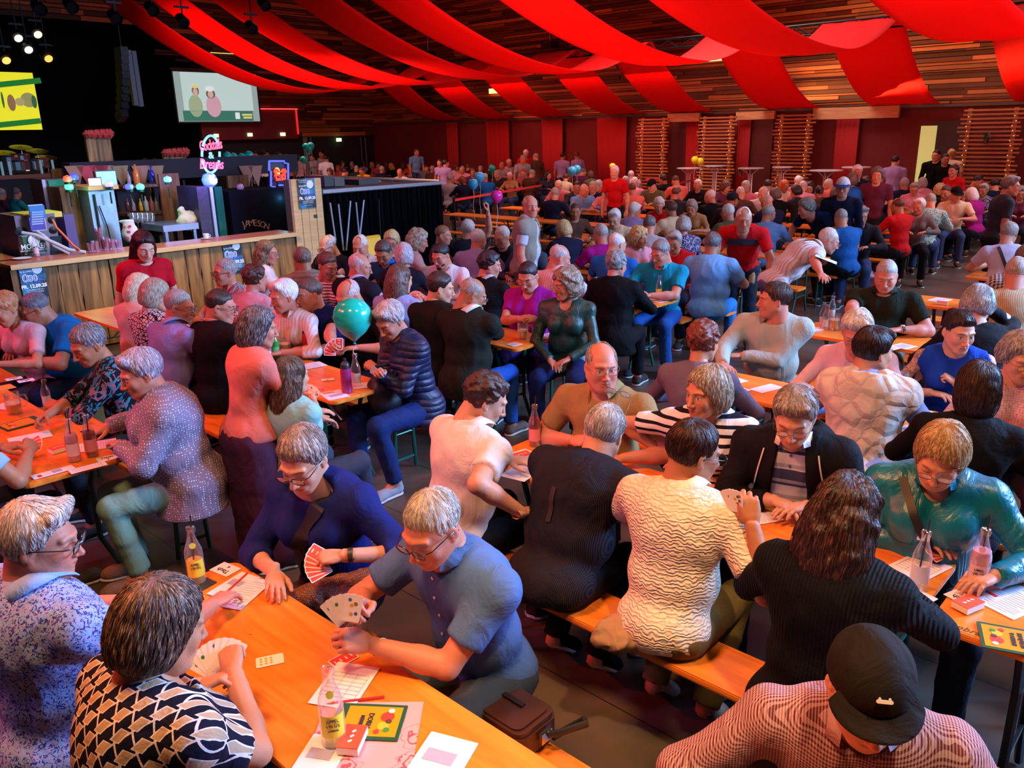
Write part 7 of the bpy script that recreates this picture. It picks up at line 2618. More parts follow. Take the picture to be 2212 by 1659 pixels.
mx = N(t, 'ShaderNodeMix', data_type='RGBA')
L(t, g4.outputs[0], mx.inputs[0])
L(t, src, mx.inputs[6])
mx.inputs[7].default_value = (.06, .05, .06, 1)
L(t, mx.outputs[2], b.inputs['Base Color'])
# ------------------------------------------------------------------ the crowd farther back
CN = {'wh': ('white', 'd0c8c4', 'eeeae6'), 'gr': ('grey', '8c8884', 'b8b4b0'), 'dg': ('dark grey', '55504e', '807a76'), 'br': ('brown', '4a3024', '74503c'), 'dk': ('dark', '1c1416', '3a2a28'),
 'bl': ('blond', 'ae8c58', 'd8bc88'), 'au': ('auburn', '6a2e1a', 'a05030'), 'or': ('orange', 'a8441c', 'd8743c'), 'pk': ('bald', 'b8a8a4', 'ccc0bc')}
HN = {'short': 'short', 'crop': 'cropped', 'bob': 'bobbed', 'long': 'long', 'curly': 'curly', 'bald': 'thinning', 'pony': 'tied back', 'volume': 'full', 'side': 'swept', 'curlyshort': 'wavy', 'longbob': 'shoulder-long', 'thin': 'thin', 'bun': 'pinned up'}
TN = {'white': 'd8d4dc', 'black': '101014', 'navy': '141a34', 'lilac': '9c8cc0', 'pink': 'd88c9c', 'salmon': 'e0685c', 'red': 'c0141c', 'blue': '1c62b0', 'sky blue': '6c9cd0', 'teal': '2c9a94', 'grey': '6a686c', 'pale grey': 'a8a6ac', 'green': '2c4a3a',
 'olive': '5a5c40', 'tan': 'a88458', 'cream': 'd8c4a0', 'orange': 'd84a1c', 'yellow': 'd8a818', 'brown': '54382c', 'magenta': '9c1478', 'purple': '4a2458', 'plum': '5c2840', 'charcoal': '2c2c32', 'rose': 'b86470', 'petrol': '1a4a64',
 'patterned blue': '3c4c94', 'patterned teal': '4c9894'}
FACE = {'l': 196, 'r': 14, 'c': 246, 'b': 66, 'L': 160, 'R': 330}
far = []
def C(u, v, st, face, sex, hair, hc, top, where, build=1., glasses=None, cap=None, **kw):
 far.append((u, v, st, face, sex, hair, hc, top, where, build, glasses, cap, kw))
# far side of the hall, left of the red cloths
w0 = 'in the far crowd above the black platform'
for row in ((730, 364, 0, 'l', 'f', 'bob', 'or', 'salmon'), (746, 373, 0, 'r', 'm', 'crop', 'dk', 'charcoal'), (787, 354, 0, 'r', 'f', 'bob', 'dk', 'lilac'), (781, 370, 0, 'l', 'm', 'crop', 'br', 'yellow'), (803, 357, 0, 'l', 'f', 'bob', 'bl', 'black'),
   (817, 357, 0, 'c', 'm', 'short', 'br', 'rose'), (826, 367, 0, 'r', 'm', 'short', 'gr', 'navy'), (844, 359, 0, 'l', 'f', 'long', 'bl', 'black'), (863, 373, 0, 'l', 'm', 'bald', 'pk', 'white'), (884, 357, 0, 'l', 'm', 'short', 'dk', 'orange'),
   (902, 358, 0, 'b', 'm', 'bald', 'pk', 'lilac'), (922, 362, 0, 'r', 'm', 'crop', 'dk', 'grey'), (712, 372, 0, 'l', 'f', 'curly', 'br', 'pink'), (760, 356, 0, 'c', 'm', 'short', 'gr', 'charcoal'), (835, 355, 0, 'r', 'f', 'bob', 'br', 'plum'),
   (872, 356, 0, 'r', 'f', 'curly', 'br', 'brown'), (700, 362, 0, 'c', 'm', 'short', 'br', 'rose'), (740, 354, 0, 'c', 'f', 'bob', 'br', 'grey'), (935, 366, 0, 'r', 'm', 'short', 'gr', 'brown'), (770, 365, 0, 'b', 'm', 'thin', 'gr', 'charcoal')):
 C(*row, w0)
w1 = 'among the helpers by the far doors'
for row in ((900, 329, 1, 'c', 'm', 'crop', 'br', 'sky blue'), (554, 336, 1, 'l', 'm', 'crop', 'dk', 'white'), (574, 333, 1, 'r', 'm', 'crop', 'dk', 'white'), (604, 336, 1, 'c', 'm', 'crop', 'dk', 'white'), (650, 342, 1, 'r', 'm', 'short', 'br', 'white'),
   (675, 340, 1, 'l', 'f', 'pony', 'dk', 'white'), (702, 343, 1, 'b', 'm', 'crop', 'dk', 'white'), (694, 333, 1, 'l', 'f', 'bun', 'dk', 'white'), (312, 350, 1, 'c', 'm', 'crop', 'dk', 'white'), (334, 350, 1, 'c', 'm', 'crop', 'dk', 'black'), (618, 340, 1, 'l', 'f', 'pony', 'br', 'white')):
 C(*row, w1)
w2 = 'at the tables left of the bar by the frame edge'
for row in ((19, 394, 0, 'r', 'm', 'crop', 'dk', 'pale grey'), (36, 418, 0, 'r', 'm', 'crop', 'dg', 'teal'), (61, 405, 0, 'l', 'm', 'short', 'br', 'black'), (32, 390, 0, 'l', 'm', 'bald', 'pk', 'rose'), (4, 420, 0, 'r', 'm', 'short', 'gr', 'plum')):
 C(*row, w2, **({'build': 1.}))
w3 = 'behind the blue balloons'
for row in ((950, 352, 1, 'l', 'f', 'bun', 'dk', 'lilac'), (963, 353, 1, 'r', 'f', 'pony', 'dk', 'lilac'), (986, 361, 0, 'c', 'f', 'curly', 'br', 'white'), (998, 367, 0, 'l', 'm', 'bald', 'pk', 'pink'), (974, 387, 0, 'r', 'm', 'short', 'gr', 'pale grey'),
   (998, 391, 0, 'b', 'f', 'bob', 'au', 'navy'), (1047, 384, 0, 'b', 'm', 'bald', 'pk', 'blue'), (1074, 377, 0, 'l', 'm', 'short', 'gr', 'charcoal'), (1101, 381, 0, 'l', 'f', 'short', 'wh', 'tan'), (1131, 374, 0, 'l', 'm', 'crop', 'or', 'rose'),
   (1022, 372, 0, 'c', 'm', 'short', 'br', 'plum'), (1038, 366, 0, 'l', 'f', 'short', 'gr', 'purple'), (1012, 362, 0, 'r', 'm', 'crop', 'br', 'charcoal'), (1062, 362, 0, 'r', 'm', 'short', 'dg', 'green'), (1115, 366, 0, 'r', 'f', 'bob', 'br', 'brown')):
 C(*row, w3)
w4 = 'before the red cloth falls at the far tables'
for row in ((1130, 344, 1, 'c', 'm', 'short', 'gr', 'pale grey'), (1136, 332, 1, 'c', 'm', 'short', 'wh', 'red'), (1157, 339, 1, 'b', 'm', 'bald', 'gr', 'brown'), (1216, 338, 1, 'r', 'm', 'crop', 'dk', 'lilac'), (1246, 336, 1, 'b', 'f', 'pony', 'br', 'lilac'),
   (1184, 379, 0, 'c', 'f', 'long', 'dk', 'charcoal'), (1206, 401, 0, 'l', 'm', 'bald', 'pk', 'rose'), (1246, 404, 0, 'c', 'm', 'crop', 'dk', 'charcoal'), (1263, 411, 0, 'c', 'm', 'bald', 'pk', 'sky blue'), (1280, 404, 0, 'l', 'm', 'crop', 'gr', 'navy'),
   (1292, 401, 0, 'l', 'f', 'long', 'gr', 'brown'), (1310, 411, 0, 'l', 'm', 'bald', 'pk', 'pink'), (1150, 376, 0, 'r', 'm', 'short', 'gr', 'brown'), (1084, 358, 0, 'l', 'm', 'short', 'gr', 'pale grey'), (1222, 384, 0, 'r', 'f', 'short', 'br', 'cream'),
   (1275, 378, 0, 'b', 'f', 'bob', 'br', 'olive'), (1260, 372, 0, 'r', 'm', 'crop', 'dg', 'plum'), (1100, 352, 0, 'c', 'f', 'short', 'wh', 'white')):
 C(*row, w4)
w5 = 'in the middle rows left of the yellow balloons'
for row in ((1327, 372, 1, 'l', 'm', 'short', 'wh', 'red'), (1363, 378, 0, 'b', 'm', 'bald', 'pk', 'lilac'), (1371, 395, 0, 'r', 'm', 'short', 'wh', 'pink'), (1364, 409, 0, 'b', 'm', 'crop', 'br', 'salmon'), (1408, 400, 0, 'l', 'm', 'crop', 'dk', 'olive'),
   (1432, 388, 0, 'b', 'm', 'short', 'dk', 'black'), (1459, 391, 0, 'b', 'm', 'crop', 'br', 'salmon'), (1462, 418, 0, 'r', 'm', 'crop', 'br', 'charcoal'), (1423, 443, 0, 'l', 'f', 'volume', 'wh', 'red'), (1449, 452, 0, 'b', 'm', 'short', 'br', 'cream'),
   (1371, 455, 0, 'r', 'f', 'side', 'wh', 'lilac'), (1403, 486, 0, 'r', 'm', 'crop', 'dg', 'pale grey'), (1327, 472, 0, 'l', 'm', 'side', 'wh', 'cream'), (1243, 456, 0, 'c', 'm', 'crop', 'br', 'brown'), (1216, 496, 0, 'b', 'f', 'bob', 'bl', 'navy'),
   (1297, 506, 0, 'b', 'm', 'crop', 'gr', 'magenta'), (1334, 528, 0, 'r', 'm', 'bald', 'wh', 'blue'), (1381, 513, 0, 'c', 'f', 'curly', 'bl', 'pink'), (1456, 523, 0, 'l', 'f', 'side', 'gr', 'red'), (1476, 489, 0, 'b', 'f', 'volume', 'gr', 'patterned blue'),
   (1199, 420, 0, 'r', 'm', 'short', 'gr', 'navy'), (1507, 400, 0, 'l', 'f', 'side', 'wh', 'black'), (1352, 392, 0, 'r', 'm', 'crop', 'gr', 'rose')):
 C(*row, w5)
w6 = 'in the middle rows right of the yellow balloons'
for row in ((1533, 425, 0, 'b', 'm', 'bald', 'wh', 'black'), (1494, 448, 0, 'l', 'f', 'bob', 'gr', 'tan'), (1583, 432, 0, 'r', 'm', 'crop', 'dk', 'charcoal'), (1599, 418, 0, 'r', 'm', 'bald', 'pk', 'brown'), (1572, 459, 0, 'b', 'm', 'crop', 'wh', 'olive'),
   (1648, 418, 0, 'l', 'm', 'bald', 'pk', 'white'), (1658, 401, 0, 'r', 'm', 'crop', 'dk', 'white'), (1656, 438, 0, 'b', 'm', 'bald', 'pk', 'navy'), (1661, 462, 0, 'r', 'm', 'crop', 'gr', 'sky blue'), (1673, 421, 0, 'b', 'f', 'bob', 'dg', 'black'),
   (1695, 401, 0, 'c', 'f', 'bob', 'or', 'cream'), (1725, 392, 0, 'r', 'f', 'side', 'wh', 'rose'), (1718, 415, 0, 'b', 'f', 'volume', 'dk', 'charcoal'), (1749, 405, 0, 'l', 'f', 'long', 'dk', 'plum'), (1769, 415, 0, 'b', 'f', 'pony', 'dk', 'brown'),
   (1788, 399, 0, 'b', 'm', 'bald', 'pk', 'salmon'), (1820, 405, 1, 'l', 'm', 'crop', 'dk', 'navy'), (1840, 389, 1, 'b', 'f', 'bob', 'dg', 'blue'), (1852, 372, 1, 'l', 'm', 'short', 'wh', 'navy'), (1894, 379, 1, 'l', 'm', 'volume', 'dg', 'plum'),
   (1870, 392, 0, 'c', 'f', 'short', 'br', 'rose'), (1911, 425, 1, 'l', 'm', 'crop', 'br', 'navy', ), (1938, 445, 0, 'b', 'm', 'bald', 'br', 'red'), (1816, 472, 0, 'b', 'm', 'crop', 'gr', 'blue'), (1860, 466, 0, 'l', 'm', 'side', 'gr', 'charcoal'),
   (1735, 404, 0, 'r', 'm', 'bald', 'pk', 'pink'), (1610, 404, 0, 'l', 'm', 'short', 'gr', 'rose'), (1568, 404, 0, 'c', 'f', 'curly', 'br', 'plum'), (1805, 420, 0, 'r', 'f', 'volume', 'dg', 'plum')):
 C(*row, w6)
w7 = 'in the rows before the kitchen doorway'
for row in ((1935, 348, 1, 'r', 'm', 'crop', 'dk', 'lilac'), (1953, 398, 0, 'r', 'm', 'short', 'gr', 'navy'), (1975, 408, 0, 'l', 'f', 'side', 'gr', 'pink'), (1985, 446, 0, 'l', 'f', 'side', 'wh', 'grey'), (2009, 435, 0, 'r', 'm', 'crop', 'gr', 'patterned teal'),
   (2029, 411, 0, 'r', 'f', 'curly', 'bl', 'black'), (2043, 415, 0, 'l', 'm', 'crop', 'br', 'charcoal'), (2066, 420, 0, 'l', 'm', 'crop', 'gr', 'cream'), (2097, 421, 0, 'b', 'f', 'longbob', 'wh', 'magenta'), (2124, 411, 0, 'l', 'f', 'side', 'gr', 'patterned blue'),
   (2113, 392, 0, 'c', 'm', 'crop', 'dk', 'plum'), (2059, 369, 1, 'L', 'f', 'pony', 'dk', 'red'), (2022, 336, 1, 'l', 'm', 'crop', 'dk', 'black'), (2042, 344, 1, 'l', 'm', 'crop', 'dk', 'black'), (2055, 334, 1, 'r', 'm', 'short', 'bl', 'cream'),
   (1992, 396, 0, 'b', 'f', 'bob', 'gr', 'pink'), (2148, 400, 0, 'r', 'm', 'short', 'dk', 'navy'), (2205, 418, 0, 'l', 'f', 'volume', 'dg', 'plum')):
 C(*row, w7)
used_l = {}
for i, (u, v, st, face, sex, hair, hc, top, where, build, gl, cap, kw) in enumerate(far):
 cn, c1, c2 = CN[hc]
 hn = HN[hair]
 best = min((f_ for f_ in far if f_ is not far[i]), key=lambda f_: (f_[0]-u)**2 + 2*(f_[1]-v)**2)
 side = 'left of' if best[0] > u else 'right of'
 hp_ = 'bald' if cn == 'bald' else cn+'-haired'
 lab = '%s %s person in %s top, %s %s %s, %s' % ('standing' if st else 'seated', hp_, top, side, 'the one in', best[7], where)
 words = lab.split()
 if len(words) > 16 or lab in used_l:
  lab = '%s %s person with %s hair, %s top, beside the %s one, %s' % ('standing' if st else 'seated', cn, hn, top, best[7], ' '.join(where.split()[-3:]))
 words = lab.split()
 lab = ' '.join(words[:16])
 k = 2
 while lab in used_l:
  cand = lab + ' and'
  k += 1
  lab = ' '.join(lab.split()[:12]) + ', before ' + ('wall', 'door', 'aisle', 'platform')[k % 4]
  if k > 8:
   break
 used_l[lab] = 1
 pat = {'patterned blue': ('floral', '20284c', 'a4a8cc', '8c4a6c'), 'patterned teal': ('floral', '9cc4bc', '2c7c74', 'e4e4e0')}.get(top)
 s = .95 if sex == 'f' else 1.
 if build == 1.:
  build = (1., 1.15, 1.0, 1.25)[i % 4] if not st else 1.05
 big = v > 430
 args = dict(stand=bool(st), sex=sex, s=s, build=build, lean=(8 if st else (10, 14)[i % 2]), hp=(14, 24)[i % 2] if not st else 8, hy=(0, -28, 22)[i % 3], tone=('ruddy', 'fair', 'tan', 'warm')[i % 4],
    sleeve=('short', 'short', 'long')[(i // 2) % 3] if top not in ('black', 'charcoal', 'navy') else 'long', glasses=('thin' if i % 3 == 0 and v > 400 else None))
 if u == 1911:
  args['s'] = .74
 args.update(kw)
 zh = (1.60 if st else 1.22)
 for _ in range(9):
  q_ = np.array(at(u, v, zh*args['s']))
  if (q_ @ B) < 22.7 and (q_ @ A) < (21.6 if u < 150 else 29.0):
   break
  args['s'] *= 1.025
 P(lab, u, v, FACE[face], pat or ('plain', TN[top]), (hair, c1, c2), ('26303f', '1c1e26', '3a4c74')[i % 3], group=None, lib=True,
 cap={1408: '14141a', 1583: '1c2430', 1820: 'dddddd', 2066: '101014'}.get(u), **args)
# ------------------------------------------------------------------ things on the tables
TZ = .7615
paperm = plain('paper', (.80, .76, .82), .6)
inkgrey = plain('ink_grey', (.30, .30, .42), .6)
inkblack = plain('ink_black', (.03, .03, .035), .6)
inkred = plain('ink_red', (.70, .02, .03), .5)
cardred = plain('card_red', (.72, .035, .03), .4)
cardwhite = plain('card_white', (.82, .79, .74), .45)
ZSTEP = [0]
def flat(name, u, v, w, h, rot, mat, label, cat, group=None, z=None, t=.0012):
 """a thin sheet lying on a table; rot is measured from the table's short side"""
 ZSTEP[0] += 1
 zz = (z or TZ) + .0004 + (ZSTEP[0] % 5)*.0006
 p = at(u, v, zz)
 r = empty(name, p, YAW_B + math.radians(rot), label, cat, group)
 MB().slab(rrect(w, h, min(w, h)*.02 if cat != 'card' else .006, 3), 0, t).build('sheet' if cat != 'card' else 'card_sheet', mat, r)
 return r
def mark(r, x, y, w, h, mat, nm='print', t=.0018):
 MB().box((x, y, t), (w, h, .0008)).build(nm, mat, r)
def sheet(u, v, label, rot=0, kind='grid', w=.148, h=.21, **kw):
 r = flat('paper_sheet', u, v, w, h, rot, paperm, label, 'paper', 'papers on the tables', **kw)
 if kind == 'grid':
  m = MB()
  for k in range(7):
   m.box((0, h*(.28-k*.09), .0018), (w*.8, .0012, .0006))
  for k in range(4):
   m.box((w*(-.4+k*.266), h*.01, .0018), (.0012, h*.56, .0006))
  m.build('score_grid', inkgrey, r)
 elif kind == 'bar':
  mark(r, -w*.1, h*.33, w*.5, h*.09, inkred)
  mark(r, w*.05, -h*.1, w*.6, h*.22, plain('ink_bluegrey', (.34, .36, .55), .6))
 elif kind == 'text':
  m = MB()
  for k in range(12):
   m.box((0, h*(.4-k*.07), .0018), (w*(.78 if k % 4 else .5), .0016, .0006))
  m.build('text_lines', inkgrey, r)
 return r
def tent(u, v, label, rot, num):
 r = flat('table_number', u, v, .105, .074, rot, paperm, label, 'table number', 'printed table numbers')
 text('lettering', 'Tisch', .030, inkblack, r, Matrix.Translation((0, .012, .0016)), bold=.0008)
 text('lettering', num, .022, inkblack, r, Matrix.Translation((0, -.018, .0016)), bold=.0006)
 return r
def pen(u, v, rot, label, col=(.75, .03, .03), z=None):
 p = at(u, v, (z or TZ)+.006)
 r = empty('pencil', p, YAW_B+math.radians(rot), label, 'pencil')
 MB().bar((0, -.085, 0), (0, .075, 0), .0038, n=6).build('shaft', plain('pencil_%s' % str(col[1]), col, .4), r)
 MB().lathe([(.0038, 0), (.0008, .014), (0, .014)], (0, 0, 0), 8, M=Matrix.Rotation(-math.pi/2, 3, 'X')).build('tip', plain('tip_wood', (.6, .4, .2), .6), r, M=Matrix.Translation((0, .075, 0)))
def cardbox(u, v, rot, label, num=1, z=None):
 p = at(u, v, (z or TZ)+.001)
 r = empty('card_box', p, YAW_B+math.radians(rot), label, 'card box', 'red card boxes on the tables')
 MB().box((0, 0, .012), (.062, .094, .023)).build('box_body', cardwhite, r)
 MB().box((0, 0, .0245), (.0625, .0945, .0025)).build('box_top', plain('box_red', (.75, .09, .04), .4), r)
 for k in range(3):
  MB().box((0, -.02+k*.02, .0262), (.012, .007, .0006), rz=.78).build('print', cardwhite, r)
 return r
def card(u, v, rot, label, kind='face', z=None, group='single cards on the tables'):
 r = flat('playing_card', u, v, .057, .089, rot, cardwhite, label, 'card', group, z, .0008)
 cardfront(r, kind, .0012)
 return r
def cardfront(r, kind, t, M=None):
 M = M or Matrix.Identity(4)
 if kind == 'back':
  MB().slab(rrect(.050, .082, .003, 2), t, t+.0003).build('print', cardred, r, M=M)
  for k in range(4):
   MB().box((0, -.03+k*.02, t+.0005), (.016, .004, .0004)).build('print', cardwhite, r, M=M)
 else:
  rr_ = random.Random(hash(kind) % 97 if not isinstance(kind, str) else sum(map(ord, kind)))
  cols = [plain('pip_gold', (.60, .35, .03), .5), plain('pip_green', (.02, .22, .06), .5), plain('pip_red', (.65, .03, .03), .5), plain('pip_blue', (.05, .12, .4), .5)]
  n = {'face': 5, 'bells': 9, 'acorns': 8}.get(kind, 6)
  ms = [MB(), MB(), MB(), MB()]
  for k in range(n):
   if kind in ('bells', 'acorns'):
    x, y = (-.014+.014*(k % 3), .028-.016*(k//3))
    ms[0 if kind == 'bells' else 1].lathe([(.0045, t), (.0045, t+.0005)], (x, y, 0), 8)
   else:
    x, y = rr_.uniform(-.018, .018), rr_.uniform(-.032, .032)
    ms[rr_.randrange(4)].lathe([(.006, t), (.006, t+.0005)], (x, y, 0), 6)
  for i, m in enumerate(ms):
   if m.v:
    m.build('print', cols[i], r, M=M)
def fan(hand, n, label, show='back', spread=70, lift=.07, tilt=0., size=1., rx=0., flip=False, yoff=.0, world=None):
 """cards fanned out from a hand; built as a thing of its own whose cards are parts"""
 r = empty('card_fan', (0, 0, 0), 0, label, 'cards', 'fans of playing cards held in hands')
 r.matrix_world = world
 for k in range(n):
  a = math.radians(spread*(.5-k/(max(1, n-1))))
  M = Matrix.Rotation(a, 4, 'Z') @ Matrix.Translation((0, .062, k*.0011))
  c = MB().slab(rrect(.057*size, .089*size, .005, 3), 0, .0006).build('card', cardwhite, r, M=M)
  cardfront(c, 'back' if show == 'back' else 'f%d' % k, .0007)
  if show == 'both':
   pass
 return r
def handfan(info, side, n, label, show='back', spread=70, up=None, face=None, off=(0, 0, 0)):
 """place a fan at a hand: up = direction the cards point, face = direction their shown side looks (hall a, b, z)"""
 M = info['hand'][side]
 c = M @ Vector((0, .085, -.035))
 def hv(d):
  return Vector(A*d[0] + B*d[1] + np.array([0, 0, d[2]]))
 y = hv(up).normalized()
 z = hv(face)
 z = (z-y*z.dot(y)).normalized()
 x = y.cross(z)
 Wm = Matrix(((x.x, y.x, z.x, c.x+off[0]), (x.y, y.y, z.y, c.y+off[1]), (x.z, y.z, z.z, c.z+off[2]), (0, 0, 0, 1)))
 return fan(None, n, label, show, spread, world=Wm @ Matrix.Translation((0, -.035, 0)))
BPROF = [(.0, 0), (.031, 0), (.034, .004), (.034, .125), (.0325, .140), (.026, .160), (.0175, .185), (.0135, .205), (.0128, .222), (.0150, .226), (.0150, .236), (.0120, .238), (.0105, .236)]
def bottle(u, v, label, liquid=None, level=.9, lab=('white', (.8, .8, .82)), straw=True, text_=None, sc=1., neck=None, glassc=(.9, .95, .97), z=None):
 p = at(u, v, z or TZ)
 face = math.atan2(-p.y, -p.x) + math.pi/2
 r = empty('drink_bottle', p, face, label, 'bottle', 'drink bottles on the tables')
 MB().lathe([(a_*sc, b_*sc) for a_, b_ in BPROF], (0, 0, 0), 28).build('glass_body', glass('bottle_glass%s' % str(glassc[0]), glassc, .03, .20), r, True)
 if liquid:
  h = .155*level*sc
  pr = [(a_*sc*.93, b_*sc) for a_, b_ in BPROF if b_*sc < h and a_ > 0]
  MB().lathe([(0, .004)] + [(a_, max(b_, .004)) for a_, b_ in pr] + [(pr[-1][0]*.97, h), (0, h)], (0, 0, 0), 24).build('liquid', plain('liquid%s' % str(liquid), liquid, .15, alpha=.88), r, True)
 if lab:
  w_ = .0345*sc
  vs, fs = [], []
  n = 18
  for k in range(n+1):
   a = math.radians(-150 + 120*k/n) if lab[0] != 'wrap' else math.radians(-180+180*k/n)
   for zz in (.035, .105):
    vs.append((w_*math.cos(a), w_*math.sin(a), zz*sc))
  for k in range(n):
   fs.append((2*k, 2*k+2, 2*k+3, 2*k+1))
  lb = MB().add(vs, fs).build('label', plain('label_'+lab[0], lab[1], .5), r, True)
  if text_:
   for i, s_ in enumerate(text_):
    text('lettering', s_, .0135 if i < 2 else .006, plain('label_ink', (.05, .04, .04), .5), lb, Matrix.Translation((0, -w_-.0012, (.090-.015*i)*sc)) @ Matrix.Rotation(math.pi/2, 4, 'X'), bold=.0002)
 if neck:
  MB().lathe([(.0115, 0), (.0115, .0015)], (0, 0, 0), 16).build('neck_label', plain('nl'+str(neck[0]), neck, .5), r, M=Matrix.Translation((0, -.021*sc, .165*sc)) @ Matrix.Rotation(math.pi/2-.35, 4, 'X'))
 MB().tube([(.0, .0, .236*sc), (.016, 0, .238*sc), (.019, 0, .225*sc), (.015, 0, .21*sc)], .0012, 5).build('wire_clip', plain('zinc', (.6, .62, .64), .3, .9), r)
 if straw:
  MB().bar((-.006, .004, .03), (.008, -.002, .285*sc), .0032, n=8).build('straw', plain('straw_black', (.012, .012, .012), .4), r)
 return r
def mug(u, v, label, level=.5, wide=1., txt=None, z=None):
 p = at(u, v, z or TZ)
 r = empty('beer_mug', p, math.atan2(-p.y, -p.x)+math.pi/2+.0, label, 'beer mug', 'beer mugs on the tables')
 w_ = .042*wide
 MB().lathe([(0, 0), (w_*.95, 0), (w_, .006), (w_*1.05, .06), (w_, .138), (w_*.95, .138), (w_*.98, .06), (w_*.9, .014), (0, .012)], (0, 0, 0), 26).build('glass_body', glass('mug_glass', (.95, .93, .93), .05, .25), r, True)
 MB().tube([(w_, 0, .115), (w_+.03, 0, .112), (w_+.04, 0, .085), (w_+.036, 0, .055), (w_+.018, 0, .035), (w_, 0, .034)], .006, 8).build('handle', glass('mug_glass', (.95, .93, .93), .05, .25), r, True)
 h = .012+.12*level
 MB().lathe([(0, .013), (w_*.9, .015), (w_*.97, h), (0, h)], (0, 0, 0), 24).build('beer', plain('beer_gold', (.80, .36, .03), .15, alpha=.9), r, True)
 MB().lathe([(w_*.97, h), (w_*.97, h+.006), (0, h+.007)], (0, 0, 0), 24).build('foam', plain('foam', (.85, .78, .66), .8), r, True)
 if txt:
  text('lettering', txt, .017, plain('enamel_white', (.85, .85, .85), .4), r, Matrix.Translation((0, -w_*1.06, .095)) @ Matrix.Rotation(math.pi/2, 4, 'X'), bold=.0002, shear=.2)
def booklet(u, v, rot, label, words, w=.15, h=.21):
 r = flat('booklet', u, v, w, h, rot, plain('booklet_green', (.01, .09, .045), .4), label, 'booklet', None, None, .004)
 mark(r, 0, .012, w*.84, h*.78, plain('booklet_yellow', (.62, .30, .008), .4), t=.0045)
 for k, (x, y, s_, c) in enumerate(((-.02, .055, .026, (.75, .05, .03)), (.02, .05, .022, (.80, .45, .03)), (.035, .062, .012, (.04, .25, .05)), (-.045, .062, .012, (.9, .85, .75)), (.0, .062, .012, (.1, .05, .03)), (.045, .035, .011, (.7, .05, .05)))):
  MB().lathe([(s_*.8, 0), (s_*.8, .0006)], (x, y, .0052+k*.0003), 14).build('picture_patch', plain('patch%d' % k, c, .5), r)
 for i, (wd_, sz) in enumerate(words):
  text('lettering', wd_, sz, inkblack if i else plain('ink_dark', (.02, .02, .02), .5), r, Matrix.Translation((0, .012-.024*i, .0062)), bold=.0008, xs=1) if False else text('lettering', wd_, sz, inkblack, r, Matrix.Translation((0, .005-.024*i, .0062)), bold=.0008)
 return r
def matcloth(u, v, w, h, rot, label):
 m, t, b = nt('floral_paper', .7)
 tc = N(t, 'ShaderNodeTexCoord')
 vo = N(t, 'ShaderNodeTexVoronoi')
 vo.inputs['Scale'].default_value = 9
 sp = N(t, 'ShaderNodeVectorMath', operation='ADD')
 nz = N(t, 'ShaderNodeTexNoise')
 nz.inputs['Scale'].default_value = 26
 mx0 = N(t, 'ShaderNodeMix', data_type='VECTOR')
 L(t, tc.outputs['Object'], nz.inputs['Vector'])
 mx0.inputs[0].default_value = .06
 L(t, tc.outputs['Object'], mx0.inputs[4])
 L(t, nz.outputs[1], mx0.inputs[5])
 L(t, mx0.outputs[1], vo.inputs['Vector'])
 # petals: spokes in each cell, broken by a fine wave
 wv = N(t, 'ShaderNodeMath', operation='SINE')
 ml = N(t, 'ShaderNodeMath', operation='MULTIPLY')
 ml.inputs[1].default_value = 34
 L(t, vo.outputs['Distance'], ml.inputs[0])
 L(t, ml.outputs[0], wv.inputs[0])
 g1 = N(t, 'ShaderNodeMath', operation='GREATER_THAN')
 g1.inputs[1].default_value = .45
 L(t, wv.outputs[0], g1.inputs[0])
 l1 = N(t, 'ShaderNodeMath', operation='LESS_THAN')
 l1.inputs[1].default_value = .40
 L(t, vo.outputs['Distance'], l1.inputs[0])
 an = N(t, 'ShaderNodeMath', operation='MULTIPLY')
 L(t, g1.outputs[0], an.inputs[0])
 L(t, l1.outputs[0], an.inputs[1])
 mx = N(t, 'ShaderNodeMix', data_type='RGBA')
 L(t, an.outputs[0], mx.inputs[0])
 mx.inputs[6].default_value = (.80, .33, .34, 1)
 mx.inputs[7].default_value = (.55, .07, .10, 1)
 L(t, mx.outputs[2], b.inputs['Base Color'])
 p = at(u, v, TZ+.0003)
 r = empty('table_mat', p, YAW_B+math.radians(rot), label, 'table mat')
 MB().slab([(-w/2, -h/2), (w/2, -h/2), (w/2, h/2), (-w/2, h/2)], 0, .0008).build('cloth_sheet', m, r)
# -- front corner table
matcloth(790, 1592, .30, .30, 42, 'pink floral paper mat on the front corner table under booklet and papers')
tent(487, 1230, 'white table number card at the far end of the front corner table', 100, '4')
sheet(520, 1280, 'score sheet lying under a red pencil at the far end of the front table', 115, 'text')
sheet(505, 1265, 'form with grey fields and red bar on top of the score sheet', 105, 'bar', .10, .18)
pen(508, 1262, 118, 'red pencil across the papers at the far end of the front table')
MB_ = flat('coaster', 430, 1262, .095, .095, 100, inkblack, 'dark coaster under the apple drink at the table end', 'coaster')
bottle(427, 1256, 'half full amber apple drink with yellow label at the far end of the front table', (.78, .42, .05), .62, ('yellow', (.80, .68, .04)), True, ('APFEL', 'VO \u00dcS'), neck=(.8, .68, .04))
card(583, 1427, 62, 'face-up card with golden bells in the middle of the front table', 'bells')
card(493, 1403, 130, 'face-up card with acorn rows beside the geometric print dress', 'acorns')
card(742, 1424, 88, 'face-down red card before the balding person with the watch', 'back')
sheet(745, 1480, 'white score sheet with a handwritten table beneath the clear apple bottle', 118, 'grid')
pen(770, 1512, 52, 'red pencil lying between score sheet and booklet on the front table')
booklet(795, 1560, 218, 'green and yellow booklet with a rooster picture on the floral mat', (('DORN', .022), ('MESSE', .016)))
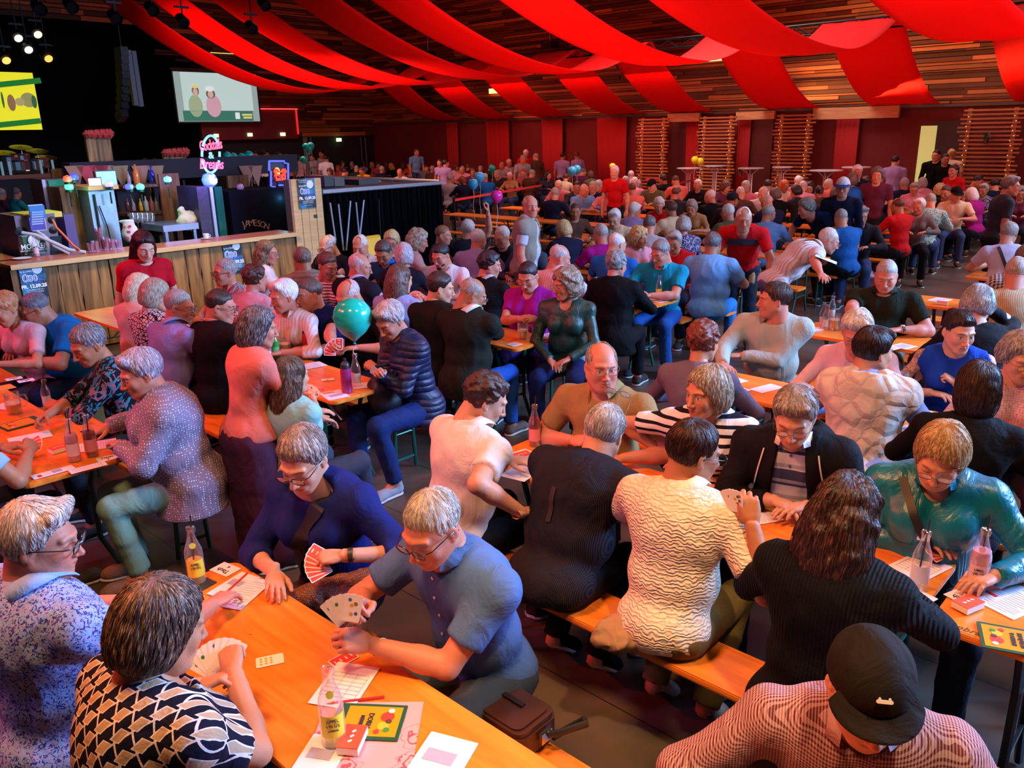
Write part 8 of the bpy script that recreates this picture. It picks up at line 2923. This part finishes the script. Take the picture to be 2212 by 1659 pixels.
bottle(722, 1600, 'nearly empty clear bottle with yellow apple label on the green booklet', (.70, .50, .08), .10, ('yellow', (.80, .68, .04)), False, ('APFEL', 'VO \u00dcS', 'BODENSEE'), sc=1.04, neck=(.8, .68, .04), z=TZ+.004)
cardbox(762, 1606, 125, 'red card box leaning beside the bottle on the floral mat', z=TZ+.006)
sheet(690, 1640, 'form with a red block at the bottom frame edge on the floral mat', 120, 'bar', .12, .18)
sheet(948, 1648, 'white form with emblem and small red bar at the bottom frame edge', 112, 'bar', .148, .21)
for k, (u, v) in enumerate(((510, 1384), (459, 1326), (541, 1370))):
 p = at(u, v, TZ+.0008)
 o = MB().box((0, 0, 0), (.012, .002, .0015)).build('table_staple', plain('zinc', (.6, .62, .64), .3, .9))
 o.location = p
 tag(o, 'tiny metal staple in the front tabletop, %s' % ('near the belled card', 'near the papers', 'nearest the acorn card')[k], 'staple')
handfan(R_['navy'], -1, 6, 'red-backed fan held by the person in the navy blouse', 'back', 62, (.55, -.75, .10), (-.6, -.5, .9))
handfan(R_['bald'], 1, 5, 'picture cards held up by the balding person with the watch', 'face', 50, (.25, -.05, 1), (-.75, -.8, .35), off=(-.03, -.03, .02))
handfan(R_['zig'], 1, 8, 'wide fan of picture cards held by the geometric print dress', 'face', 86, (.55, .15, .75), (-.5, -.5, .75), off=(-.05, .0, -.03))
# bronze scarf in the lap, bag on the bench
q = at(705, 1295, .66)
r = empty('glitter_scarf', q, .4, 'bronze glitter scarf tied round the waist of the navy blouse', 'scarf')
f = Field((-.30, -.2, -.42), (.30, .2, .16), .009)
f.cap((-.22, 0, .03), (.08, -.03, .02), .045, .055, .02)
f.cap((-.05, -.02, .05), (.20, .02, .04), .045, .050, .02)
f.cap((.05, -.06, .0), (.12, -.10, -.34), .055, .050, .03, sq=((0, 1, 0), 1.5))
X_, Y_, Z_ = f.full()
f.F = (f.F + wob((X_, Y_, Z_), 8, 55)*.009).astype(np.float32)
link('scarf_cloth', npmesh('scarf', *f.nets()), cloth('sparkle', '7a4634', 'e0a890', '000000', .5, 2.), r)
q = at(1100, 1565, .50)
r = empty('leather_bag', q, YAW_B, 'brown leather bag with black strap on the front bench beside the tabletop', 'bag')
m1 = MB()
for z0, z1, k in ((-.028, -.015, .94), (-.015, .06, 1.), (.06, .078, .96), (.078, .086, .86)):
 m1.slab([(x*k, y*k+.03) for x, y in rrect(.19, .34, .035, 4)], z0, z1)
m1.build('bag_body', plain('leather_brown', (.055, .018, .012), .35), r, True)
MB().box((.02, .05, .088), (.02, .20, .012)).build('bag_flap_trim', plain('leather_dark', (.02, .01, .01), .3), r)
MB().tube([(.02, -.15, .03), (.03, -.20, .06), (.09, -.26, .09), (.13, -.22, .06), (.11, -.16, .0), (.05, -.15, .0)], [.012]*6, 8).build('strap', plain('strap_black', (.015, .015, .017), .5), r, True)
MB().box((.01, -.155, .035), (.05, .012, .04)).build('buckle', chrome, r)
# watch, wrist bands
for key, sd, c, lab in (('bald', -1, (.02, .02, .02), 1), ('navy', -1, (.02, .02, .02), 0), ('green', -1, (.02, .02, .02), 1), ('cardi', -1, (.35, .10, .05), 1), ('tank', -1, (.1, .14, .4), 1), ('gran', -1, (.3, .3, .3), 0)):
 M = R_[key]['hand'][sd] @ Matrix.Translation((0, -.030, 0))
 o_ = R_[key]['o']
 MI_ = R_[key]['MR'].inverted() @ M
 b_ = MB().lathe([(.0300, -.010), (.0315, -.010), (.0315, .010), (.0300, .010)], (0, 0, 0), 20, M=Matrix.Rotation(math.pi/2, 3, 'X')).build('wristwatch' if lab else 'wristband', plain('strap%s' % str(c[0]), c, .5), o_, True, M=MI_)
 if lab:
  MB().lathe([(0, .0), (.018, 0), (.018, .006), (.016, .008), (0, .008)], (0, 0, 0), 20).build('watch_face', plain('watch_face', (.75, .70, .66), .3, .3), b_, True, M=Matrix.Translation((0, 0, .026)))
# glasses pushed up on the pinstripe person's head
g = link('pushed_up_glasses', glasses_mesh('thin'), None, R_['pin']['o'], R_['pin']['J']['HM'] @ Matrix.Translation((0, -.045, .10)) @ Matrix.Rotation(.9, 4, 'X'))
# skateboard emblem on the cap
HMc = R_['cap']['J']['HM']
e = MB().slab(rrect(.034, .008, .0039, 4), 0, .0012).build('skateboard_emblem', plain('emblem_pale', (.75, .72, .70), .5), R_['cap']['o'], M=HMc @ Matrix.Translation((0, .082, .100)) @ Matrix.Rotation(math.radians(-48), 4, 'X'))
for s_ in (-1, 1):
 MB().lathe([(.003, 0), (.003, .001)], (s_*.010, -.006, 0), 8).build('emblem_wheel', plain('emblem_pale', (.75, .72, .70), .5), e)
# -- table with seven players
bottle(1155, 962, 'dark red drink with straw at the far end of the players table', (.22, .008, .015), 1.05, ('rose', (.75, .22, .22)), True, sc=1.)
cardbox(1128, 990, 75, 'red card box lying on a booklet beside the pale polo shirt')
sheet(1185, 968, 'form with blue fields before the tan polo shirt', 108, 'bar', .11, .16)
sheet(1125, 985, 'pink tinted booklet page under the red card box', 82, 'text', .13, .17)
sheet(1130, 1018, 'large blank sheet before the pale polo shirt', 100, 'none', .15, .22)
pen(1160, 985, 100, 'short red pencil by the dark red drink')
matcloth(1455, 1062, .26, .40, 35, 'pink floral paper mat between the pinstripe back and the striped blouse')
pen(1545, 1085, 70, 'long red pencil between floral mat and cream polo')
sheet(1560, 1100, 'papers under the red pencil beside the cream textured polo', 85, 'text', .12, .17)
sheet(1655, 1118, 'small white form by the hands of the black hoodie', 60, 'text', .10, .12)
bottle(1612, 1075, 'clear water bottle with black straw before the black hoodie', None, .5, ('paleblue', (.62, .68, .80)), True)
handfan(R_['beige'], 1, 4, 'face cards pinched upright by the cream textured polo', 'face', 26, (.35, -.1, 1), (.2, -.9, .15), off=(-.05, -.02, -.02))
sheet(1985, 1225, 'white score sheet with red line at the end of the players table', 75, 'grid', .15, .21)
sheet(1960, 1290, 'form with a red bar at the near corner of the players table', 75, 'bar', .14, .16)
bottle(1983, 1270, 'clear bottle with pale blue label and straw at the players table end', None, .75, ('twotone', (.62, .60, .74)), True)
handfan(R_['teal'], 1, 3, 'red card held flat on the table by the teal blouse', 'back', 20, (.3, -1, .25), (-.4, -.3, .9))
# glitter: bag on the bench between pinstripe and cream polo
q = at(1348, 1378, .50)
r = empty('cloth_bag', q, 0, 'crumpled beige and pink cloth bag on the bench between two backs', 'bag')
f = Field((-.18, -.15, -.06), (.18, .15, .14), .009)
f.ell((0, 0, .02), (.13, .09, .07), .02)
f.ell((.05, .03, .05), (.07, .06, .05), .02)
X_, Y_, Z_ = f.full()
f.F = (f.F + wob((X_, Y_, Z_), 18, 55)*.014).astype(np.float32)
f.plane((0, 0, -.028), (0, 0, -1))
link('bag_body', npmesh('clothbag', *f.nets()), cloth('plain', 'a07c60'), r)
# -- table at the right frame edge
bottle(2108, 1272, 'pink lemonade with black straw on the right corner table', (.80, .38, .50), 1.0, ('pinklabel', (.80, .52, .66)), True, ('LIMO', 'VO \u00dcS'), neck=(.85, .5, .6), sc=1.05)
tent(2080, 1293, 'table number card under a red card box beside the pink lemonade', 70, '1')
cardbox(2090, 1312, 70, 'red card box on the table number card beside the pink lemonade', z=TZ+.004)
cardbox(2160, 1258, 72, 'red card box tilted on papers right of the pink lemonade', z=TZ+.004)
sheet(2185, 1300, 'printed text sheet at the right frame edge', 70, 'text', .15, .21)
sheet(2150, 1268, 'form partly hidden beneath the tilted red card box', 70, 'bar', .13, .18)
booklet(2192, 1385, 20, 'green and yellow booklet at the right frame edge', (('SPEISEN &', .018), ('GETR\u00c4NKE', .018)), .16, .21)
p = at(2060, 1350, TZ)
r = empty('brand_stamp', p, YAW_B + math.radians(-90), 'dark script lettering burnt into the corner of the right table', 'stamp')
text('lettering', 'Mohrenbr\u00e4u', .042, plain('burnt_ink', (.08, .02, .008), .6), r, Matrix.Identity(4), shear=.3, ext=.0002)
MB().box((0, -.026, .0003), (.16, .002, .0004)).build('underline', plain('burnt_ink', (.08, .02, .008), .6), r)
# -- table in the right middle
sheet(1587, 822, 'form with blue and red fields before the grey fleece', 75, 'bar', .13, .13)
sheet(1590, 842, 'white form half under the other before the auburn curls', 80, 'text', .14, .14)
sheet(1656, 839, 'blank white sheet in the middle of the table beside the hoodie', 75, 'none', .11, .21)
sheet(1965, 932, 'white sheet with a red line at the wine glass table', 75, 'bar', .15, .17)
sheet(2010, 898, 'small sheet beside the dark bob', 60, 'text', .12, .12)
bottle(1915, 868, 'pale blue water bottle between the cream waistcoat and the wine glass', None, .9, ('water', (.25, .4, .62)), False)
q = at(1942, 872, TZ)
r = empty('wine_glass', q, 0, 'stemmed wine glass with a little white wine', 'wine glass')
MB().lathe([(0, 0), (.034, .002), (.004, .008), (.0035, .085), (.012, .095), (.038, .13), (.040, .165), (.031, .205), (.030, .205), (.038, .165), (.036, .132), (0, .099)], (0, 0, 0), 26).build('glass_body', glass('wine_glass_clear', (.95, .97, 1), .03, .22), r, True)
MB().lathe([(0, .1), (.030, .12), (.034, .128), (0, .128)], (0, 0, 0), 24).build('wine', plain('wine_white', (.70, .50, .16), .15, alpha=.8), r, True)
mug(1800, 712, 'half full beer mug with white foam beside the pink cardigan', .62, 1.15)
for k, (u, v) in enumerate(((1776, 706), (1795, 690), (1782, 712))):
 bottle(u, v, ('empty clear bottle under the leaning hand', 'clear bottle behind the half full mug', 'small clear glass bottle left of the half full mug')[k], None, 0, ('plainw%d' % k, (.5, .52, .5)), False, sc=.9)
q = at(1760, 712, TZ)
r = empty('folded_napkin', q, .4, 'folded pale napkin at the end of the mug table', 'napkin')
MB().slab(rrect(.13, .10, .005), 0, .006).slab(rrect(.11, .05, .004), .006, .012).build('napkin_paper', paperm, r)
for u, v, s in ((1952, 748, 'printed sheet right of the green polo hands'), (1915, 752, 'pink slip between the pink cardigan and the dark green polo')):
 sheet(u, v, s, 75, 'text', .14, .15)
sheet(2030, 648, 'printed sheet on the nearly empty table', 80, 'text', .15, .21)
cardbox(2035, 657, 10, 'red pack lying on the nearly empty table')
# held papers
for key, sd, lab, c in (('green', 1, 'pink slip of paper in the hand of the dark green polo', (.80, .45, .50)), ('lean', -1, 'pale blue sheet in the hand of the bending person', (.55, .70, .80))):
 M = R_[key]['hand'][sd] @ Matrix.Translation((0, .11, -.03))
 r = empty('held_paper', (0, 0, 0), 0, lab, 'paper')
 r.matrix_world = Matrix.Translation(M.to_translation() + Vector((0, -.01, .03))) @ Matrix.Rotation(YAW_B+math.radians(20), 4, 'Z') @ Matrix.Rotation(math.radians(55 if key == 'green' else 20), 4, 'X')
 MB().slab(rrect(.11 if key == 'green' else .16, .17 if key == 'green' else .21, .002), 0, .001).build('sheet', plain('held%s' % key, c, .6), r)
 mark(r, 0, .05, .07, .02, inkred if key == 'green' else plain('held_teal', (.1, .4, .45), .5))
# -- reddish tables on the left
bottle(162, 995, 'pink lemonade with straw at the near end of the left table', (.80, .30, .42), 1.0, ('pinklabel', (.80, .52, .66)), True, sc=1.)
bottle(200, 985, 'dark red drink with straw beside the pink lemonade on the left table', (.20, .01, .015), .9, ('rosedark', (.62, .20, .24)), True, sc=1.)
mug(32, 893, 'beer mug with printed white letters on the left table', .42, 1.05, 'MOHREN')
bottle(104, 880, 'small bottle with black straw between the hands of the paisley top', None, .6, ('silver', (.65, .65, .72)), True, sc=.8)
tent(232, 990, 'table number card at the near right corner of the left table', -6, '5')
tent(56, 822, 'table number card farther up the left table beside the bright blue shirt', -6, '8')
tent(30, 818, 'table number card at the end of the farther left table', -6, '8')
sheet(115, 1020, 'form with blue chart and red block at the near edge of the left table', 88, 'bar', .07, .20)
sheet(190, 1010, 'narrow white form under the two drinks', 85, 'text', .07, .18)
sheet(210, 962, 'white sheet behind the drinks under the cardigan hand', 70, 'text', .15, .2)
sheet(65, 945, 'pink lit sheet beneath the reaching hand', 80, 'none', .13, .22)
sheet(10, 878, 'star edged napkin beneath the printed beer mug', 30, 'none', .12, .14)
cardbox(128, 974, 95, 'red topped deck lying left of the pink lemonade')
booklet(45, 915, 95, 'dark booklet with an orange circle on the left table', ((' ', .01), (' ', .01)), .16, .22)
flat('paper_plate', 5, 838, .14, .14, 0, plain('plate_orange', (.70, .30, .05), .5), 'orange printed coaster sheet at the left frame edge', 'paper')
handfan(R_['sleeve'], 1, 3, 'white and red cards in the reaching hand at the left frame edge', 'back', 30, (-.5, .9, .3), (-.4, -.4, .8))
# -- teal balloon table
bottle(771, 836, 'clear bottle holding the string of the teal balloon', None, .35, ('clearlabel', (.55, .56, .66)), False, sc=1.)
for u, v, sc_, c, cc, lab in ((750, 848, 1., (.30, .02, .14), (.02, .02, .03), 'plum coloured drinking bottle with black lid beside the balloon bottle'), (664, 765, 1., (.70, .02, .02), (.02, .02, .03), 'red sports bottle with black cap beside the red-backed fan')):
 q = at(u, v, TZ)
 r = empty('sports_bottle', q, 0, lab, 'sports bottle')
 MB().lathe([(0, 0), (.034, 0), (.036, .01), (.036, .15), (.033, .17), (0, .17)], (0, 0, 0), 22).build('bottle_body', plain('sb%s' % str(c[0]), c, .3), r, True)
 MB().lathe([(.030, .168), (.031, .195), (.024, .21), (.010, .22), (.010, .24), (0, .24)], (0, 0, 0), 20).build('cap', plain('sbcap', cc, .4), r, True)
bottle(597, 775, 'green fizzy drink bottle with yellow cap beside the salmon shirt', (.02, .40, .10), 1., ('greenlab', (.10, .5, .2)), False, glassc=(.3, .9, .45), sc=.95)
bottle(580, 785, 'clear pinkish bottle beside the green drink', (.7, .35, .4), .5, ('pk2', (.7, .5, .55)), False, sc=.95)
mug(618, 768, 'beer mug behind the green drink', .7, 1.1)
sheet(722, 853, 'form with red and blue blocks at the near edge of the balloon table', -14, 'bar', .15, .19)
sheet(790, 832, 'papers right of the balloon bottle', 60, 'text', .13, .18)
sheet(672, 790, 'score sheet with pencil beside the red-backed fan', 80, 'grid', .15, .2)
card(708, 820, 60, 'single face-up card in the middle of the balloon table', 'q')
card(690, 842, 50, 'card pair near the mint shirt', 'back')
handfan(R_['balloonguy'], 1, 6, 'wide red-backed fan held left of the teal balloon', 'back', 88, (.25, -.55, .8), (-.5, -.6, .45))
handfan(R_['girl'], 1, 6, 'white fan of cards held by the child', 'face', 96, (.2, .1, 1), (-.3, -.9, .3))
handfan(R_['quilt'], 1, 3, 'cards held by the navy quilted jacket', 'back', 14, (.7, -.5, .6), (.6, .3, .6))
handfan(R_['longlb'], 1, 6, 'white fan of cards held by the pale blue shirt', 'face', 90, (.1, .2, 1), (-.3, -.9, .3))
handfan(R_['wblouse'], 1, 3, 'red cards held by the pale pink blouse', 'back', 24, (.2, -.3, 1), (-.4, -.8, .2))
def balloon(u, v, rpx, a, col, label, tie=None, nm='balloon'):
 p = on(u, v, 'a', a)
 c = W(a, p[1], p[2])
 d = float((np.array(c)-np.array([0, 0, CAM_H])) @ fw)
 rad = rpx*d/F_PX
 r = empty(nm, c, 0, label, 'balloon', 'balloons over the tables')
 prof = [(0, -1.22), (.06, -1.20), (.10, -1.16), (.28, -1.0), (.62, -.72), (.90, -.32), (1., .1), (.93, .52), (.68, .85), (.35, 1.02), (0, 1.07)]
 m = plain('rubber%s' % str(col), col, .18)
 MB().lathe([(x*rad, z*rad) for x, z in prof], (0, 0, 0), 30).build('skin', m, r, True)
 MB().lathe([(.0, -1.20*rad), (.08*rad, -1.30*rad), (.09*rad, -1.31*rad), (0, -1.28*rad)], (0, 0, 0), 12).build('knot', m, r)
 e = tie if tie else Vector((c.x, c.y, max(.8, c.z-1.2)))
 pts = [Vector((0, 0, -1.28*rad))]
 for k in range(1, 8):
  t = k/7
  q_ = (e-c)*t + Vector((0, 0, -1.28*rad))*(1-t)
  pts.append(q_ + Vector((math.sin(t*9)*.012, 0, 0)))
 MB().tube(pts, .0022 if rpx > 30 else .004, 5).build('string', plain('ribbon', (.70, .68, .72), .5), r)
 return r
pb = at(771, 836, TZ)
ab_ = float(np.array(pb) @ A)
b1_ = balloon(762, 689, 42, ab_, (.01, .52, .40), 'big teal balloon tied to a clear bottle in the middle of the left tables', pb + Vector((0, 0, .2)))
text('faint_print', 'MOBIL', .03, plain('print_teal_dark', (.01, .25, .22), .3), b1_, Matrix.Translation((-.085, -.108, .03)) @ Matrix.Rotation(-.62, 4, 'Z') @ Matrix.Rotation(math.pi/2, 4, 'X'))
balloon(1022, 398, 11, 11.5, (.05, .50, .85), 'blue balloon, lower of the pair beside the platform')
balloon(1036, 383, 11, 11.6, (.05, .52, .88), 'blue balloon, upper of the pair beside the platform')
balloon(1073, 425, 13, 8.6, (.85, .03, .38), 'pink balloon above the raised arm')
balloon(1236, 370, 10, 13.5, (.04, .45, .80), 'blue balloon in front of the pair by the far waitress')
balloon(1246, 366, 9, 13.7, (.04, .48, .84), 'blue balloon behind its twin by the far waitress')
balloon(1501, 346, 8, 12.5, (.85, .80, .02), 'yellow balloon, left of the pair over the bar table')
balloon(1512, 349, 8, 12.4, (.85, .80, .02), 'yellow balloon, right of the pair over the bar table')
balloon(1323, 360, 7, 13.4, (.80, .75, .03), 'yellow balloon half behind the red shirt far back')
for k, (u, v) in enumerate(((491, 339), (504, 341), (523, 342), (538, 337))):
 balloon(u, v, 10, 14.2, (.0, .42, .34), 'teal balloon over the bar, %s of four from the neon' % ('first', 'second', 'third', 'last')[k])
for k, (u, v) in enumerate(((661, 318), (671, 316), (667, 324), (656, 346))):
 balloon(u, v, 8, 20., (.0, .40, .33), 'teal balloon in the far cluster, %s' % ('left one', 'right one', 'lower one', 'single one below')[k])
balloon(1063, 364, 7, 16., (.0, .42, .30), 'small green balloon in the far crowd')
# -- mug table in the middle
mug(1130, 732, 'beer mug with white script on the red lit middle table', .5, 1.05, 'Mohren')
sheet(1165, 732, 'form under the beer mug at the table edge', 80, 'bar', .10, .2)
sheet(1180, 724, 'blue marked form at the right corner of the mug table', 80, 'bar', .09, .13)
sheet(1112, 744, 'small pink form at the near corner of the mug table', 80, 'text', .09, .10)
card(1070, 704, 40, 'card near the hand of the olive jacket', 'q')
sheet(1052, 694, 'red and white box sheet left of the magenta blouse', 70, 'bar', .13, .2)
pen(1100, 736, 80, 'red pencil left of the beer mug with white script')
bottle(1423, 645, 'yellow soft drink bottle before the turquoise polo', (.80, .62, .04), .6, ('yell3', (.80, .72, .10)), False)
sheet(1392, 648, 'writing paper under the hand of the turquoise polo', 80, 'grid', .15, .2)
sheet(1432, 650, 'form at the end of the turquoise polo table', 80, 'bar', .1, .2)
pen(1380, 632, 20, 'pink pencil in the writing hand', (.8, .35, .4), z=.82)
mug(1622, 612, 'full beer mug between the light blue back and the red shirt', .9, 1.15)
bottle(1636, 610, 'clear bottle beside the full beer mug', None, 0, ('cl5', (.4, .42, .5)), False)
bottle(1873, 522, 'small blue water bottle beside the coffee cup in the middle right', (.35, .5, .6), .8, ('bl6', (.2, .4, .7)), False)
q = at(1851, 528, TZ)
r = empty('coffee_cup', q, 0, 'white coffee cup on the table beside the small blue water bottle', 'cup')
MB().lathe([(.0, 0), (.075, .006), (.08, .012)], (0, 0, 0), 18).lathe([(.025, .01), (.045, .04), (.05, .075), (.046, .074), (0, .02)], (0, 0, 0), 18).build('cup', plain('china', (.8, .8, .82), .25), r, True)
mug(1398, 437, 'tall beer glass before the dark cap in the far rows', .8, .9)
mug(2040, 480, 'pale beer mug beside the black cap with glasses', .6, 1.1)
bottle(1295, 430, 'yellow drink bottle before the bald sky blue shirt', (.7, .55, .1), .9, ('yell7', (.8, .7, .1)), False)
mug(1085, 600, 'half full mug between the silver-haired glasses wearer and the black top', .5, 1.)
sheet(1098, 612, 'forms behind the magenta blouse', 80, 'bar', .12, .2)
# bags on the floor
for u, v, c, s, lab in ((1500, 740, (.012, .02, .06), 1.2, 'dark blue backpack on the floor behind the light blue back'), (2075, 505, (.01, .01, .012), 1., 'black bag hanging by the person in the black cap'), (1870, 630, (.12, .01, .02), 1., 'dark bag with red piping at the feet of the bending person'), (835, 895, (.008, .008, .014), .9, 'black handbag hanging at the balloon table corner')):
 hgt = .55 if v == 895 else .0
 q = at(u, v, hgt)
 nm = 'backpack' if s > 1.1 else 'handbag'
 r = empty(nm, q, .5, lab, 'bag')
 f = Field((-.2, -.18, -.02), (.2, .18, .46), .014)
 f.ell((0, 0, .17*s), (.15*s, .11*s, .17*s), .03)
 X_, Y_, Z_ = f.full()
 f.F = (f.F + wob((X_, Y_, Z_), 5, 26)*.014).astype(np.float32)
 link('bag_body', npmesh('bag', *f.nets()), plain('bag%s' % str(c), c, .45), r)
 MB().tube([(-.08, 0, .30*s), (-.05, 0, .40*s), (.05, 0, .40*s), (.08, 0, .30*s)], .010, 6).build('strap', plain('strapd', (.02, .02, .022), .5) if u != 1870 else plain('strap_redp', (.6, .02, .05), .5), r, True)
for k, (u, v) in enumerate(((51, 552), (80, 554))):
 bottle(u, v, 'small pink bottle on the left end of the bar, %s' % ('left one of two', 'right one of two')[k], (.7, .4, .5), .6, ('bp', (.7, .5, .62)), False, z=1.11)
q = at(48, 560, 1.11)
r = empty('small_plate', q, 0, 'white plate at the left end of the bar counter', 'plate')
MB().lathe([(0, .004), (.07, .006), (.10, .014), (.10, .017), (.07, .010), (0, .008)], (0, 0, 0), 24).build('plate_body', plain('china', (.8, .8, .82), .25), r, True)
